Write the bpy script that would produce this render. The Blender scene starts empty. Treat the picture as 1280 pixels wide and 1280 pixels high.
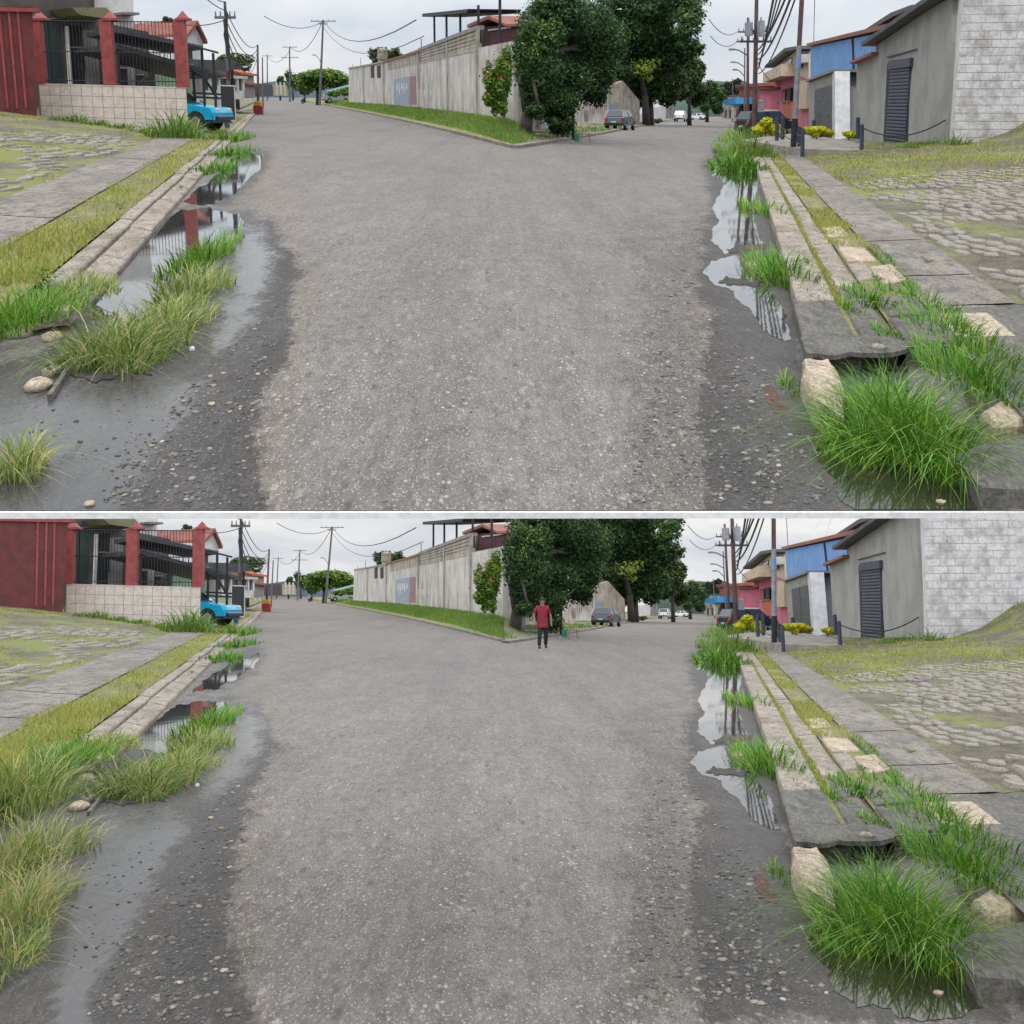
import bpy, math, random
import numpy as np
from mathutils import Matrix, Vector

rng = np.random.default_rng(11)
random.seed(11)
sc = bpy.context.scene
col = sc.collection

# ------------------------------------------------------------------ camera, sky, sun, exposure
# Two terraces of the same pair of streets: an upper one (level, ground z = 0) and a lower one that runs downhill beneath it.
F = 1800.0                      # focal length in pixels of a 1280 px wide picture
CH = 1.5                        # eye height
AT = math.atan(510.0 / F)       # the camera looks down on the upper street by this much
AB = -math.atan(113.0 / F)      # ... and along the lower one
cam = bpy.data.cameras.new('camera')
cam.sensor_width = 36.0
cam.lens = 36.0 * F / 1280.0
cam.clip_start = 0.05
cam.clip_end = 6000.0
camo = bpy.data.objects.new('camera', cam)
col.objects.link(camo)
camo.location = (0, 0, CH)
camo.rotation_euler = (math.pi / 2 - AT, 0, 0)
sc.camera = camo

SUN_EL, SUN_AZ = math.radians(58), math.radians(205)      # azimuth clockwise from +Y: behind the camera, to its left
SKY_Z = 2.15                                               # zenith radiance of the overcast sky (horizon = a third)

w = bpy.data.worlds.new('World')
sc.world = w
w.use_nodes = True
nt = w.node_tree
nt.nodes.clear()
def wn(t, **k):
    n = nt.nodes.new(t)
    for a, b in k.items():
        setattr(n, a, b)
    return n
tc = wn('ShaderNodeTexCoord')
sep = wn('ShaderNodeSeparateXYZ')
nt.links.new(tc.outputs['Generated'], sep.inputs[0])
zz = wn('ShaderNodeMapRange')                              # overcast: (1 + 2 sin e) / 3
for i, v in ((1, 0.0), (2, 1.0), (3, SKY_Z * 0.345), (4, SKY_Z * 1.04)):
    zz.inputs[i].default_value = v
nt.links.new(sep.outputs[2], zz.inputs[0])
mp = wn('ShaderNodeMapping')
mp.inputs['Scale'].default_value = (1.0, 1.0, 3.6)
nt.links.new(tc.outputs['Generated'], mp.inputs[0])
cn = wn('ShaderNodeTexNoise')
cn.inputs['Scale'].default_value = 3.6
cn.inputs['Detail'].default_value = 7.0
cn.inputs['Roughness'].default_value = 0.55
cn.inputs['Distortion'].default_value = 0.4
nt.links.new(mp.outputs[0], cn.inputs['Vector'])
cr = wn('ShaderNodeValToRGB')
cr.color_ramp.elements[0].position = 0.36
cr.color_ramp.elements[0].color = (0.70, 0.80, 0.95, 1)
cr.color_ramp.elements[1].position = 0.62
cr.color_ramp.elements[1].color = (1.22, 1.23, 1.25, 1)
nt.links.new(cn.outputs[0], cr.inputs[0])
mul = wn('ShaderNodeMix', data_type='RGBA', blend_type='MULTIPLY')
mul.inputs[0].default_value = 1.0
nt.links.new(cr.outputs[0], mul.inputs[6])
nt.links.new(zz.outputs[0], mul.inputs[7])
bg1 = wn('ShaderNodeBackground')
bg1.inputs[1].default_value = 1.0
nt.links.new(mul.outputs[2], bg1.inputs[0])
sky = wn('ShaderNodeTexSky', sky_type='NISHITA')
sky.sun_disc = False
sky.sun_elevation = SUN_EL
sky.sun_rotation = SUN_AZ
bg2 = wn('ShaderNodeBackground')
bg2.inputs[1].default_value = 0.09
nt.links.new(sky.outputs[0], bg2.inputs[0])
mx = wn('ShaderNodeMixShader')
mx.inputs[0].default_value = 0.12                          # a little open sky behind the cloud cover
nt.links.new(bg1.outputs[0], mx.inputs[1])
nt.links.new(bg2.outputs[0], mx.inputs[2])
wo = wn('ShaderNodeOutputWorld')
nt.links.new(mx.outputs[0], wo.inputs[0])

sl = bpy.data.lights.new('sun', 'SUN')
sl.energy = 1.1
sl.angle = math.radians(14)
sl.color = (1.0, 0.96, 0.9)
so = bpy.data.objects.new('sun', sl)
col.objects.link(so)
so.rotation_euler = (math.pi / 2 - SUN_EL, 0, math.pi - SUN_AZ)

sc.view_settings.view_transform = 'Standard'
sc.view_settings.look = 'None'
sc.view_settings.exposure = 0.0
sc.view_settings.gamma = 1.0
sc.view_settings.use_curve_mapping = False
sc.cycles.use_denoising = True
sc.cycles.use_adaptive_sampling = True
sc.cycles.adaptive_threshold = 0.025
sc.cycles.max_bounces = 6
sc.cycles.diffuse_bounces = 3
sc.cycles.glossy_bounces = 3
sc.cycles.transparent_max_bounces = 6

# ------------------------------------------------------------------ measuring: photograph pixel -> point in a street's frame
def ray(x, y, al=AT):
    """direction through pixel (x, y) of the 1280 px photograph, scaled to forward = 1"""
    u, v = (x - 640.0) / F, (640.0 - y) / F
    d = (u, math.cos(al) + v * math.sin(al), v * math.cos(al) - math.sin(al))
    return d[0] / d[1], d[2] / d[1]
def W(x, y, Y, al=AT):
    a, b = ray(x, y, al)
    return Vector((a * Y, Y, CH + b * Y))

MB_ = Matrix.Translation((0, 0, CH)) @ Matrix.Rotation(AB - AT, 4, 'X') @ Matrix.Translation((0, 0, -CH))   # lower street
OFF = {'L': Matrix.Translation((-0.50, 2.6, 0.016)),
       'R': Matrix.Rotation(math.radians(0.4), 4, 'Z') @ Matrix.Translation((0.0, 0.2, 0.0))}

# ------------------------------------------------------------------ terrain heights
def sstep(a, b, x):
    t = np.clip((np.asarray(x, float) - a) / (b - a), 0, 1)
    return t * t * (3 - 2 * t)
def base_z(X, Y):
    X = np.asarray(X, float); Y = np.asarray(Y, float)
    return -0.0062 * Y * np.tanh(1.6 * X / np.maximum(Y, 1.0) / 0.13)
def kerb_l(Y): return -1.4 - 0.160 * Y
def kerb_r(Y): return 0.5 + 0.1525 * Y
def mid_l(Y): return -0.160 * (Y - 52.0)
def mid_r(Y): return 0.2 + 0.128 * (Y - 52.0)
def bank_l(d, Y):
    k = 1 - sstep(62, 95, Y)
    return 0.12 + k * (0.05 * np.minimum(d, 2.0) + 0.14 * np.clip(d - 2.0, 0, 6))
def bank_r(d, Y):
    k = 1 - sstep(58, 90, Y)
    return 0.12 + k * (0.03 * np.minimum(d, 1.5) + 0.125 * np.clip(d - 1.5, 0, 7.4) + 0.95 * sstep(6.3, 8.6, d) * sstep(26, 37, Y))
def bank_m(X, Y):
    d = np.minimum(X - mid_l(Y), mid_r(Y) - X)
    left = 1 - sstep(-0.02, 0.02, X / np.maximum(Y, 1))
    return np.where((d > 0) & (Y > 50), 0.1 + left * 0.30 * np.clip(d, 0, 2.0) * sstep(53, 68, Y), -9.0)
def terr(X, Y):
    X = np.asarray(X, float); Y = np.asarray(Y, float)
    z = np.zeros_like(X + Y)
    dl = kerb_l(Y) - X
    dr = X - kerb_r(Y)
    z = np.where(dl > 0, bank_l(dl, Y), z)
    z = np.where(dr > 0, bank_r(dr, Y), z)
    z = np.maximum(z, bank_m(X, Y))
    return z + base_z(X, Y)
def G(x, y, al=AT, f=terr):
    """where the ray through the pixel first meets the ground"""
    a, b = ray(x, y, al)
    Ys = np.geomspace(2.5, 900, 700)
    s = CH + b * Ys - f(a * Ys, Ys)
    i = np.argmax(s < 0)
    if s[i] >= 0:
        return Vector((a * 850, 850, float(f(np.array(a * 850), np.array(850.0)))))
    lo, hi = Ys[max(i - 1, 0)], Ys[i]
    for _ in range(18):
        m = (lo + hi) / 2
        if CH + b * m - float(f(np.array(a * m), np.array(m))) < 0: hi = m
        else: lo = m
    return Vector((a * hi, hi, float(f(np.array(a * hi), np.array(hi)))))
def GB(x, y): return G(x, y, AT, base_z)
def GL(x, y): return G(x, y, AB, base_z)

# ------------------------------------------------------------------ mesh helpers
class MB:
    def __init__(s): s.v = []; s.f = []
    def add(s, vs, fs):
        n = len(s.v); s.v += [tuple(p) for p in vs]; s.f += [tuple(i + n for i in f) for f in fs]; return s
    def hexa(s, p):          # 8 corners: bottom ring 0-3 (ccw from above), top ring 4-7
        return s.add(p, [(3, 2, 1, 0), (4, 5, 6, 7), (0, 1, 5, 4), (1, 2, 6, 5), (2, 3, 7, 6), (3, 0, 4, 7)])
    def box(s, x0, x1, y0, y1, z0, z1):
        return s.hexa([(x0, y0, z0), (x1, y0, z0), (x1, y1, z0), (x0, y1, z0), (x0, y0, z1), (x1, y0, z1), (x1, y1, z1), (x0, y1, z1)])
    def bevbox(s, x0, x1, y0, y1, z0, z1, b=0.02):
        s.hexa([(x0, y0, z0), (x1, y0, z0), (x1, y1, z0), (x0, y1, z0), (x0, y0, z1 - b), (x1, y0, z1 - b), (x1, y1, z1 - b), (x0, y1, z1 - b)])
        n = len(s.v)
        s.v += [(x0 + b, y0 + b, z1), (x1 - b, y0 + b, z1), (x1 - b, y1 - b, z1), (x0 + b, y1 - b, z1)]
        s.f.remove((n - 4, n - 3, n - 2, n - 1))
        s.f += [(n, n + 1, n + 2, n + 3)] + [(n - 4 + i, n - 4 + (i + 1) % 4, n + (i + 1) % 4, n + i) for i in range(4)]
        return s
    def tube(s, p, q, r0, r1=None, n=8, cap=True):
        r1 = r0 if r1 is None else r1
        p, q = Vector(p), Vector(q); d = (q - p).normalized()
        a = d.orthogonal().normalized(); b = d.cross(a)
        k = len(s.v)
        for c, r in ((p, r0), (q, r1)):
            for i in range(n):
                t = 2 * math.pi * i / n
                s.v.append(tuple(c + a * (r * math.cos(t)) + b * (r * math.sin(t))))
        s.f += [(k + i, k + (i + 1) % n, k + n + (i + 1) % n, k + n + i) for i in range(n)]
        if cap: s.f += [tuple(k + n - 1 - i for i in range(n)), tuple(k + n + i for i in range(n))]
        return s
    def path(s, pts, r, n=6, taper=None):
        for i in range(len(pts) - 1):
            r0 = r if taper is None else r + (taper - r) * i / (len(pts) - 1)
            r1 = r if taper is None else r + (taper - r) * (i + 1) / (len(pts) - 1)
            s.tube(pts[i], pts[i + 1], r0, r1, n)
        return s
    def prism(s, poly, d):   # planar polygon (list of 3D points) extruded by vector d
        n = len(poly); d = Vector(d); k = len(s.v)
        s.v += [tuple(p) for p in poly] + [tuple(Vector(p) + d) for p in poly]
        s.f += [tuple(k + n - 1 - i for i in range(n)), tuple(k + n + i for i in range(n))]
        s.f += [(k + i, k + (i + 1) % n, k + n + (i + 1) % n, k + n + i) for i in range(n)]
        return s
    def blob(s, c, rx, ry, rz, nu=10, nv=6, jit=0.0, seed=0, flat=None):
        r_ = random.Random(seed); k = len(s.v); c = Vector(c)
        for j in range(nv + 1):
            ph = math.pi * j / nv
            for i in range(nu):
                th = 2 * math.pi * i / nu
                m = 1 + r_.uniform(-jit, jit)
                z = math.cos(ph) * rz * m
                if flat is not None: z = max(z, flat)
                s.v.append((c.x + rx * m * math.sin(ph) * math.cos(th), c.y + ry * m * math.sin(ph) * math.sin(th), c.z + z))
        for j in range(nv):
            for i in range(nu):
                s.f.append((k + j * nu + i, k + (j + 1) * nu + i, k + (j + 1) * nu + (i + 1) % nu, k + j * nu + (i + 1) % nu))
        return s
    def mesh(s, name, mat, smooth=False):
        me = bpy.data.meshes.new(name)
        me.from_pydata(s.v, [], s.f)
        if mat: me.materials.append(mat)
        if smooth: me.polygons.foreach_set('use_smooth', [True] * len(me.polygons))
        me.update()
        return me
    def build(s, name, mat, parent=None, smooth=False, **k):
        return obj(name, s.mesh(name, mat, smooth), parent, **k)

SET = [None]                      # which street set is being built
SETS = {'L': [], 'R': []}
def obj(name, data, parent=None, label=None, cat=None, group=None, kind=None, loc=None):
    o = bpy.data.objects.new(name, data)
    col.objects.link(o)
    if parent is not None:
        o.parent = parent
        if parent.type == 'EMPTY': o.matrix_parent_inverse = Matrix.Translation(-Vector(parent.location))
    elif SET[0]: SETS[SET[0]].append(o)
    if loc is not None: o.location = loc
    if label: o['label'] = label
    if cat: o['category'] = cat
    if group: o['group'] = group
    if kind: o['kind'] = kind
    return o
def thing(name, label, cat, group=None, loc=(0, 0, 0), kind=None):
    o = obj(name, None, None, label, cat, group, kind)
    o.location = loc
    return o
def children(o): return [c for c in o.children]
def copy_tree(o, parent=None):
    c = o.copy(); col.objects.link(c)
    if parent is not None:
        c.parent = parent; c.matrix_parent_inverse = o.matrix_parent_inverse.copy()
    for ch in children(o): copy_tree(ch, c)
    return c
def np_mesh(name, verts, faces_flat, sizes, mat, tint=None, smooth=False, attrs=None):
    me = bpy.data.meshes.new(name)
    verts = np.asarray(verts, np.float32); faces_flat = np.asarray(faces_flat, np.int32); sizes = np.asarray(sizes, np.int32)
    me.vertices.add(len(verts)); me.vertices.foreach_set('co', verts.ravel())
    me.loops.add(len(faces_flat)); me.loops.foreach_set('vertex_index', faces_flat)
    me.polygons.add(len(sizes))
    st = np.zeros(len(sizes), np.int32); st[1:] = np.cumsum(sizes)[:-1]
    me.polygons.foreach_set('loop_start', st)
    if smooth: me.polygons.foreach_set('use_smooth', np.ones(len(sizes), bool))
    for nm, arr in (attrs or {}).items():
        a = me.attributes.new(nm, 'FLOAT', 'POINT'); a.data.foreach_set('value', np.asarray(arr, np.float32))
    if tint is not None:
        a = me.attributes.new('tint', 'FLOAT', 'POINT'); a.data.foreach_set('value', np.asarray(tint, np.float32))
    if mat: me.materials.append(mat)
    me.update(calc_edges=True)
    return me
def grid_mesh(name, P, mat, attrs=None, smooth=True):
    """P: (rows, cols, 3)"""
    r, c = P.shape[:2]
    i = np.arange(r * c).reshape(r, c)
    q = np.stack([i[:-1, :-1], i[:-1, 1:], i[1:, 1:], i[1:, :-1]], -1).reshape(-1)
    return np_mesh(name, P.reshape(-1, 3), q, np.full((r - 1) * (c - 1), 4), mat, attrs=attrs, smooth=smooth)

# ------------------------------------------------------------------ materials
class N:
    def __init__(s, name):
        s.m = bpy.data.materials.new(name); s.m.use_nodes = True
        s.t = s.m.node_tree; s.b = s.t.nodes['Principled BSDF']
    def n(s, t, ins=None, **k):
        x = s.t.nodes.new(t)
        for a, b in k.items(): setattr(x, a, b)
        for a, b in (ins or {}).items(): s.put(x.inputs[a], b)
        return x
    def put(s, inp, v):
        if hasattr(v, 'is_linked') or isinstance(v, bpy.types.NodeSocket): s.t.links.new(v, inp)
        else: inp.default_value = v
    def co(s, scale=(1, 1, 1)):
        t = s.n('ShaderNodeTexCoord').outputs['Object']
        return s.n('ShaderNodeMapping', {'Vector': t, 'Scale': scale}).outputs[0]
    def noise(s, vec, scale, detail=5, rough=0.55, dist=0.0):
        return s.n('ShaderNodeTexNoise', {'Vector': vec, 'Scale': scale, 'Detail': detail, 'Roughness': rough, 'Distortion': dist}).outputs[0]
    def mix(s, f, a, b, bt='MIX'):
        x = s.n('ShaderNodeMix', data_type='RGBA', blend_type=bt)
        s.put(x.inputs[0], f); s.put(x.inputs[6], a); s.put(x.inputs[7], b)
        return x.outputs[2]
    def rng(s, v, a, b, c=0.0, d=1.0, smooth=False):
        x = s.n('ShaderNodeMapRange', {0: v, 1: a, 2: b, 3: c, 4: d})
        if smooth: x.interpolation_type = 'SMOOTHSTEP'
        return x.outputs[0]
    def math(s, op, a, b=0.0, clamp=False):
        x = s.n('ShaderNodeMath', {0: a, 1: b}, operation=op); x.use_clamp = clamp
        return x.outputs[0]
    def attr(s, nm): return s.n('ShaderNodeAttribute', attribute_name=nm).outputs['Fac']
    def bump(s, h, strength=0.4, dist=0.02, norm=None):
        x = s.n('ShaderNodeBump', {'Height': h, 'Strength': strength, 'Distance': dist})
        if norm is not None: s.put(x.inputs['Normal'], norm)
        return x.outputs[0]
    def set(s, **k):
        for a, b in k.items(): s.put(s.b.inputs[{'color': 'Base Color', 'rough': 'Roughness', 'metal': 'Metallic', 'normal': 'Normal', 'spec': 'Specular IOR Level', 'trans': 'Transmission Weight', 'ior': 'IOR', 'alpha': 'Alpha', 'coat': 'Coat Weight'}[a]], b)
        return s.m
def c4(c): return (c[0], c[1], c[2], 1.0)
def srgb(r, g, b):
    f = lambda v: (v / 255 / 12.92) if v <= 10 else ((v / 255 + 0.055) / 1.055) ** 2.4
    return (f(r), f(g), f(b))

def surf(name, c, c2=None, scale=2.0, rough=0.8, bump=0.15, streak=0.0, sc_col=(0.05, 0.045, 0.04), grain=30.0, edge=(0.42, 0.62), metal=0.0, bdist=0.02):
    """weathered paint, plaster, metal: two mottled colours, fine grain, rain streaks"""
    q = N(name)
    v = q.co()
    c2 = c2 or tuple(x * 0.75 for x in c)
    f = q.rng(q.noise(v, scale, 6, 0.6), edge[0], edge[1])
    k = q.mix(f, c4(c), c4(c2))
    g = q.noise(v, grain, 3, 0.6)
    k = q.mix(0.35, k, q.mix(q.rng(g, 0.3, 0.7), (0.55, 0.55, 0.55, 1), (1.3, 1.3, 1.3, 1)), 'MULTIPLY')
    if streak:
        sv = q.co((1.0, 1.0, 0.12))
        sn = q.math('MULTIPLY', q.rng(q.noise(sv, 1.5, 7, 0.7), 0.46, 0.74), q.rng(q.noise(v, 0.45, 3, 0.5), 0.36, 0.6, 0.15, 1.0))
        k = q.mix(q.math('MULTIPLY', sn, streak), k, c4(sc_col))
    return q.set(color=k, rough=rough, metal=metal, normal=q.bump(g, bump, bdist))
def plain(name, c, rough=0.5, metal=0.0, spec=0.5):
    q = N(name); g = q.noise(q.co(), 12.0, 3)
    k = q.mix(q.rng(g, 0.3, 0.7), c4(tuple(x * 0.86 for x in c)), c4(tuple(min(1, x * 1.1) for x in c)))
    return q.set(color=k, rough=rough, metal=metal, spec=spec)
def leafmat(name, ramp, rough=0.5, trans=0.25):
    q = N(name)
    r = q.n('ShaderNodeValToRGB', {0: q.attr('tint')})
    els = r.color_ramp.elements
    while len(els) < len(ramp): els.new(0.5)
    for e, (p, c) in zip(els, ramp): e.position = p; e.color = c4(c)
    q.set(color=r.outputs[0], rough=rough, spec=0.3)
    tr = q.n('ShaderNodeBsdfTranslucent', {0: r.outputs[0]})
    ms = q.n('ShaderNodeMixShader', {0: trans, 1: q.b.outputs[0], 2: tr.outputs[0]})
    q.t.links.new(ms.outputs[0], q.t.nodes['Material Output'].inputs[0])
    return q.m

def road_material():
    q = N('asphalt')
    v = q.co((1, 0.34, 1))
    wet0, tan0, grav0 = q.attr('wet'), q.attr('tan'), q.attr('gravel')
    rag = q.noise(v, 3.0, 8, 0.7)
    rag2 = q.noise(v, 26.0, 4, 0.6)
    ragm = q.math('ADD', q.math('MULTIPLY', q.math('SUBTRACT', rag, 0.5), 1.9), q.math('MULTIPLY', q.math('SUBTRACT', rag2, 0.5), 1.3))
    wet = q.rng(q.math('ADD', wet0, q.math('MULTIPLY', ragm, 0.8)), 0.36, 0.62)
    grav = q.rng(q.math('ADD', grav0, ragm), 0.35, 0.7)
    tan = q.rng(q.math('ADD', tan0, ragm), 0.3, 0.8)
    big = q.noise(q.co((1, 0.25, 1)), 0.55, 5, 0.6)
    mid = q.noise(v, 7.0, 5, 0.65)
    fine = q.noise(v, 85.0, 3, 0.7)
    dry = q.mix(q.rng(big, 0.3, 0.7), c4((0.144, 0.127, 0.110)), c4((0.200, 0.178, 0.157)))
    dry = q.mix(q.math('MULTIPLY', tan, 0.6), dry, c4((0.215, 0.165, 0.115)))
    dry = q.mix(q.math('MULTIPLY', grav, 0.8), dry, c4((0.098, 0.083, 0.070)))
    dry = q.mix(q.rng(mid, 0.35, 0.7, 0.0, 0.30), dry, c4((0.12, 0.11, 0.10)))
    # dark worn patches (oil, repairs)
    pt = q.rng(q.noise(q.co((1, 0.30, 1)), 1.3, 3, 0.5), 0.66, 0.72)
    dry = q.mix(q.math('MULTIPLY', pt, 0.35), dry, c4((0.10, 0.094, 0.09)))
    st = q.noise(q.co((1.6, 0.05, 1)), 1.1, 4, 0.55)                     # long faint wheel tracks
    dry = q.mix(q.rng(st, 0.42, 0.66, 0.0, 0.35), dry, c4((0.105, 0.096, 0.088)))
    gn = q.noise(q.co((1, 0.22, 1)), 16.0, 5, 0.75)
    dry = q.mix(0.9, dry, q.mix(q.rng(gn, 0.34, 0.66), c4((0.72, 0.72, 0.72)), c4((1.26, 1.26, 1.26))), 'MULTIPLY')
    gm = q.noise(q.co((1, 0.16, 1)), 5.0, 4, 0.7)
    dry = q.mix(0.9, dry, q.mix(q.rng(gm, 0.36, 0.64), c4((0.88, 0.87, 0.86)), c4((1.11, 1.11, 1.11))), 'MULTIPLY')
    vs = q.n('ShaderNodeTexVoronoi', {'Vector': q.co((1, 0.2, 1)), 'Scale': 17.0})
    ss = q.n('ShaderNodeSeparateColor', {0: vs.outputs['Color']})
    dry = q.mix(q.math('MULTIPLY', q.rng(vs.outputs['Distance'], 0.32, 0.18), q.rng(ss.outputs[0], 0.80, 0.86, 0.0, 0.5)), dry, c4((0.34, 0.31, 0.275)))
    dry = q.mix(q.math('MULTIPLY', q.rng(vs.outputs['Distance'], 0.38, 0.2), q.rng(ss.outputs[1], 0.84, 0.9, 0.0, 0.6)), dry, c4((0.055, 0.05, 0.045)))
    ck = q.n('ShaderNodeTexVoronoi', {'Vector': q.n('ShaderNodeVectorMath', {0: q.co((1, 0.3, 1)), 1: q.n('ShaderNodeVectorMath', {0: q.n('ShaderNodeTexNoise', {'Vector': v, 'Scale': 3.0, 'Detail': 5.0}).outputs[1], 'Scale': 0.5}, operation='SCALE').outputs[0]}, operation='ADD').outputs[0], 'Scale': 0.55}, feature='DISTANCE_TO_EDGE')
    crk = q.math('MULTIPLY', q.rng(ck.outputs['Distance'], 0.0, 0.012, 1.0, 0.0), q.rng(big, 0.48, 0.6))
    dry = q.mix(q.math('MULTIPLY', crk, 0.55), dry, c4((0.05, 0.046, 0.042)))
    # aggregate
    vo = q.n('ShaderNodeTexVoronoi', {'Vector': v, 'Scale': 44.0, 'Randomness': 1.0})
    sel = q.n('ShaderNodeSeparateColor', {0: vo.outputs['Color']})
    stone = q.math('MULTIPLY', q.rng(vo.outputs['Distance'], 0.46, 0.30), q.rng(sel.outputs[0], 0.42, 0.55))
    pale = q.mix(sel.outputs[1], c4((0.19, 0.175, 0.16)), c4((0.46, 0.43, 0.39)))
    rare = q.rng(sel.outputs[2], 0.55, 1.0, 0.12, 0.85)
    k = q.mix(q.math('MULTIPLY', stone, rare), dry, pale)
    vo2 = q.n('ShaderNodeTexVoronoi', {'Vector': v, 'Scale': 105.0})
    s2 = q.n('ShaderNodeSeparateColor', {0: vo2.outputs['Color']})
    pit = q.math('MULTIPLY', q.rng(vo2.outputs['Distance'], 0.5, 0.2), q.rng(s2.outputs[0], 0.74, 0.8))
    k = q.mix(q.math('MULTIPLY', pit, 0.7), k, c4((0.05, 0.047, 0.045)))
    gr = q.math('MULTIPLY', q.rng(vo2.outputs['Distance'], 0.5, 0.25), q.rng(s2.outputs[1], 0.62, 0.9, 0.0, 0.75))
    k = q.mix(gr, k, c4((0.42, 0.395, 0.365)))
    k = q.mix(0.75, k, q.mix(q.rng(fine, 0.3, 0.7), c4((0.6, 0.6, 0.6)), c4((1.35, 1.35, 1.35))), 'MULTIPLY')
    wetk = q.mix(0.60, k, c4((0.022, 0.021, 0.020)))
    k = q.mix(wet, k, wetk)
    film = q.rng(q.math('ADD', q.attr('film'), q.math('MULTIPLY', ragm, 0.8)), 0.40, 0.85)
    k = q.mix(q.math('MULTIPLY', film, 0.5), k, c4((0.032, 0.031, 0.030)))
    rw = q.n('ShaderNodeMix', {0: film, 2: 0.62, 3: 0.16}).outputs[0]
    rough = q.n('ShaderNodeMix', {0: wet, 2: 0.86, 3: rw}).outputs[0]
    h = q.math('ADD', q.math('MULTIPLY', stone, 0.8), q.math('ADD', q.math('MULTIPLY', pit, -0.9), q.math('ADD', q.math('MULTIPLY', fine, 0.6), gr)))
    bs = q.math('MULTIPLY', q.math('ADD', 0.35, q.math('MULTIPLY', grav, 0.45)), q.math('SUBTRACT', 1.0, q.math('MULTIPLY', film, 0.82)))
    bn = q.n('ShaderNodeBump', {'Height': h, 'Strength': bs, 'Distance': 0.006}).outputs[0]
    return q.set(color=k, rough=rough, normal=bn, spec=q.n('ShaderNodeMix', {0: wet, 2: 0.30, 3: q.n('ShaderNodeMix', {0: film, 2: 0.10, 3: 0.12}).outputs[0]}).outputs[0])

def water_material(name, c=(0.030, 0.029, 0.026), rough=0.03, wave=0.03):
    q = N(name)
    v = q.co((1, 0.45, 1))
    n1 = q.noise(v, 6.0, 4, 0.6)
    k = q.mix(q.rng(q.noise(v, 2.5, 5), 0.35, 0.7), c4(c), c4(tuple(x * 1.9 for x in c)))
    return q.set(color=k, rough=rough, ior=1.33, spec=0.75, normal=q.bump(n1, wave, 0.01))

M = {}
M['road'] = road_material()
M['water'] = water_material('puddle_water')
M['film'] = water_material('thin_water_film', (0.055, 0.053, 0.050), 0.10, 0.10)
M['murk'] = water_material('murky_water', (0.026, 0.027, 0.014), 0.05, 0.05)

def ground_material(name, c1, c2, c3, s1=1.2, s2=9.0, bump=0.5, mossy=None, msc=1.0, mth=(0.5, 0.62), stretch=0.24):
    q = N(name)
    v = q.co((1, stretch, 1))
    k = q.mix(q.rng(q.noise(v, s1, 6, 0.6), 0.35, 0.65), c4(c1), c4(c2))
    n2 = q.noise(v, s2, 6, 0.7)
    k = q.mix(q.rng(n2, 0.45, 0.68), k, c4(c3))
    fine = q.noise(v, 60, 4, 0.7)
    k = q.mix(0.9, k, q.mix(q.rng(fine, 0.3, 0.7), c4((0.45, 0.45, 0.45)), c4((1.5, 1.5, 1.5))), 'MULTIPLY')
    crk = q.n('ShaderNodeTexVoronoi', {'Vector': q.co((1, stretch, 1)), 'Scale': 5.0}, feature='DISTANCE_TO_EDGE').outputs['Distance']
    k = q.mix(q.math('MULTIPLY', q.rng(crk, 0.0, 0.03, 0.6, 0.0), q.rng(n2, 0.45, 0.6)), k, c4((0.05, 0.045, 0.035)))
    if mossy:
        mm = q.rng(q.noise(v, msc, 7, 0.65), mth[0], mth[1])
        k = q.mix(q.math('MULTIPLY', mm, 0.9), k, q.mix(q.rng(fine, 0.3, 0.7), c4(tuple(x * 0.6 for x in mossy)), c4(mossy)))
    return q.set(color=k, rough=0.92, spec=0.25, normal=q.bump(q.math('ADD', n2, fine), bump, 0.02))
M['walk'] = ground_material('worn_concrete_walk', (0.185, 0.162, 0.136), (0.285, 0.25, 0.21), (0.11, 0.097, 0.083), bump=0.45)
M['yard'] = ground_material('earth_between_stones', (0.125, 0.108, 0.075), (0.20, 0.175, 0.125), (0.075, 0.066, 0.05), mossy=(0.23, 0.25, 0.07), msc=0.9, mth=(0.47, 0.56))
M['soil'] = ground_material('verge_soil', (0.17, 0.16, 0.07), (0.24, 0.225, 0.10), (0.12, 0.11, 0.06), mossy=(0.26, 0.28, 0.075), msc=1.6)
M['bank'] = ground_material('grassy_bank_soil', (0.22, 0.21, 0.085), (0.28, 0.265, 0.12), (0.16, 0.155, 0.07), mossy=(0.20, 0.25, 0.06), msc=0.8)
M['kerb'] = ground_material('kerb_concrete', (0.265, 0.222, 0.175), (0.37, 0.315, 0.255), (0.165, 0.14, 0.115), s1=2.0, bump=0.4, mossy=(0.15, 0.16, 0.06), msc=2.2, mth=(0.60, 0.72))
M['kerb_wet'] = ground_material('damp_kerb_concrete', (0.115, 0.108, 0.092), (0.185, 0.168, 0.14), (0.07, 0.066, 0.058), s1=2.0, bump=0.35)
M['cobble'] = ground_material('cobble_stone', (0.285, 0.255, 0.215), (0.41, 0.37, 0.315), (0.18, 0.158, 0.13), s1=3.0, bump=0.5)
M['stone_tan'] = ground_material('tan_stone', (0.40, 0.315, 0.23), (0.49, 0.40, 0.30), (0.29, 0.23, 0.17), s1=6.0, bump=0.35)
M['mud'] = ground_material('wet_mud', (0.055, 0.05, 0.042), (0.085, 0.075, 0.062), (0.04, 0.036, 0.03), s1=5.0, bump=0.6)
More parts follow.
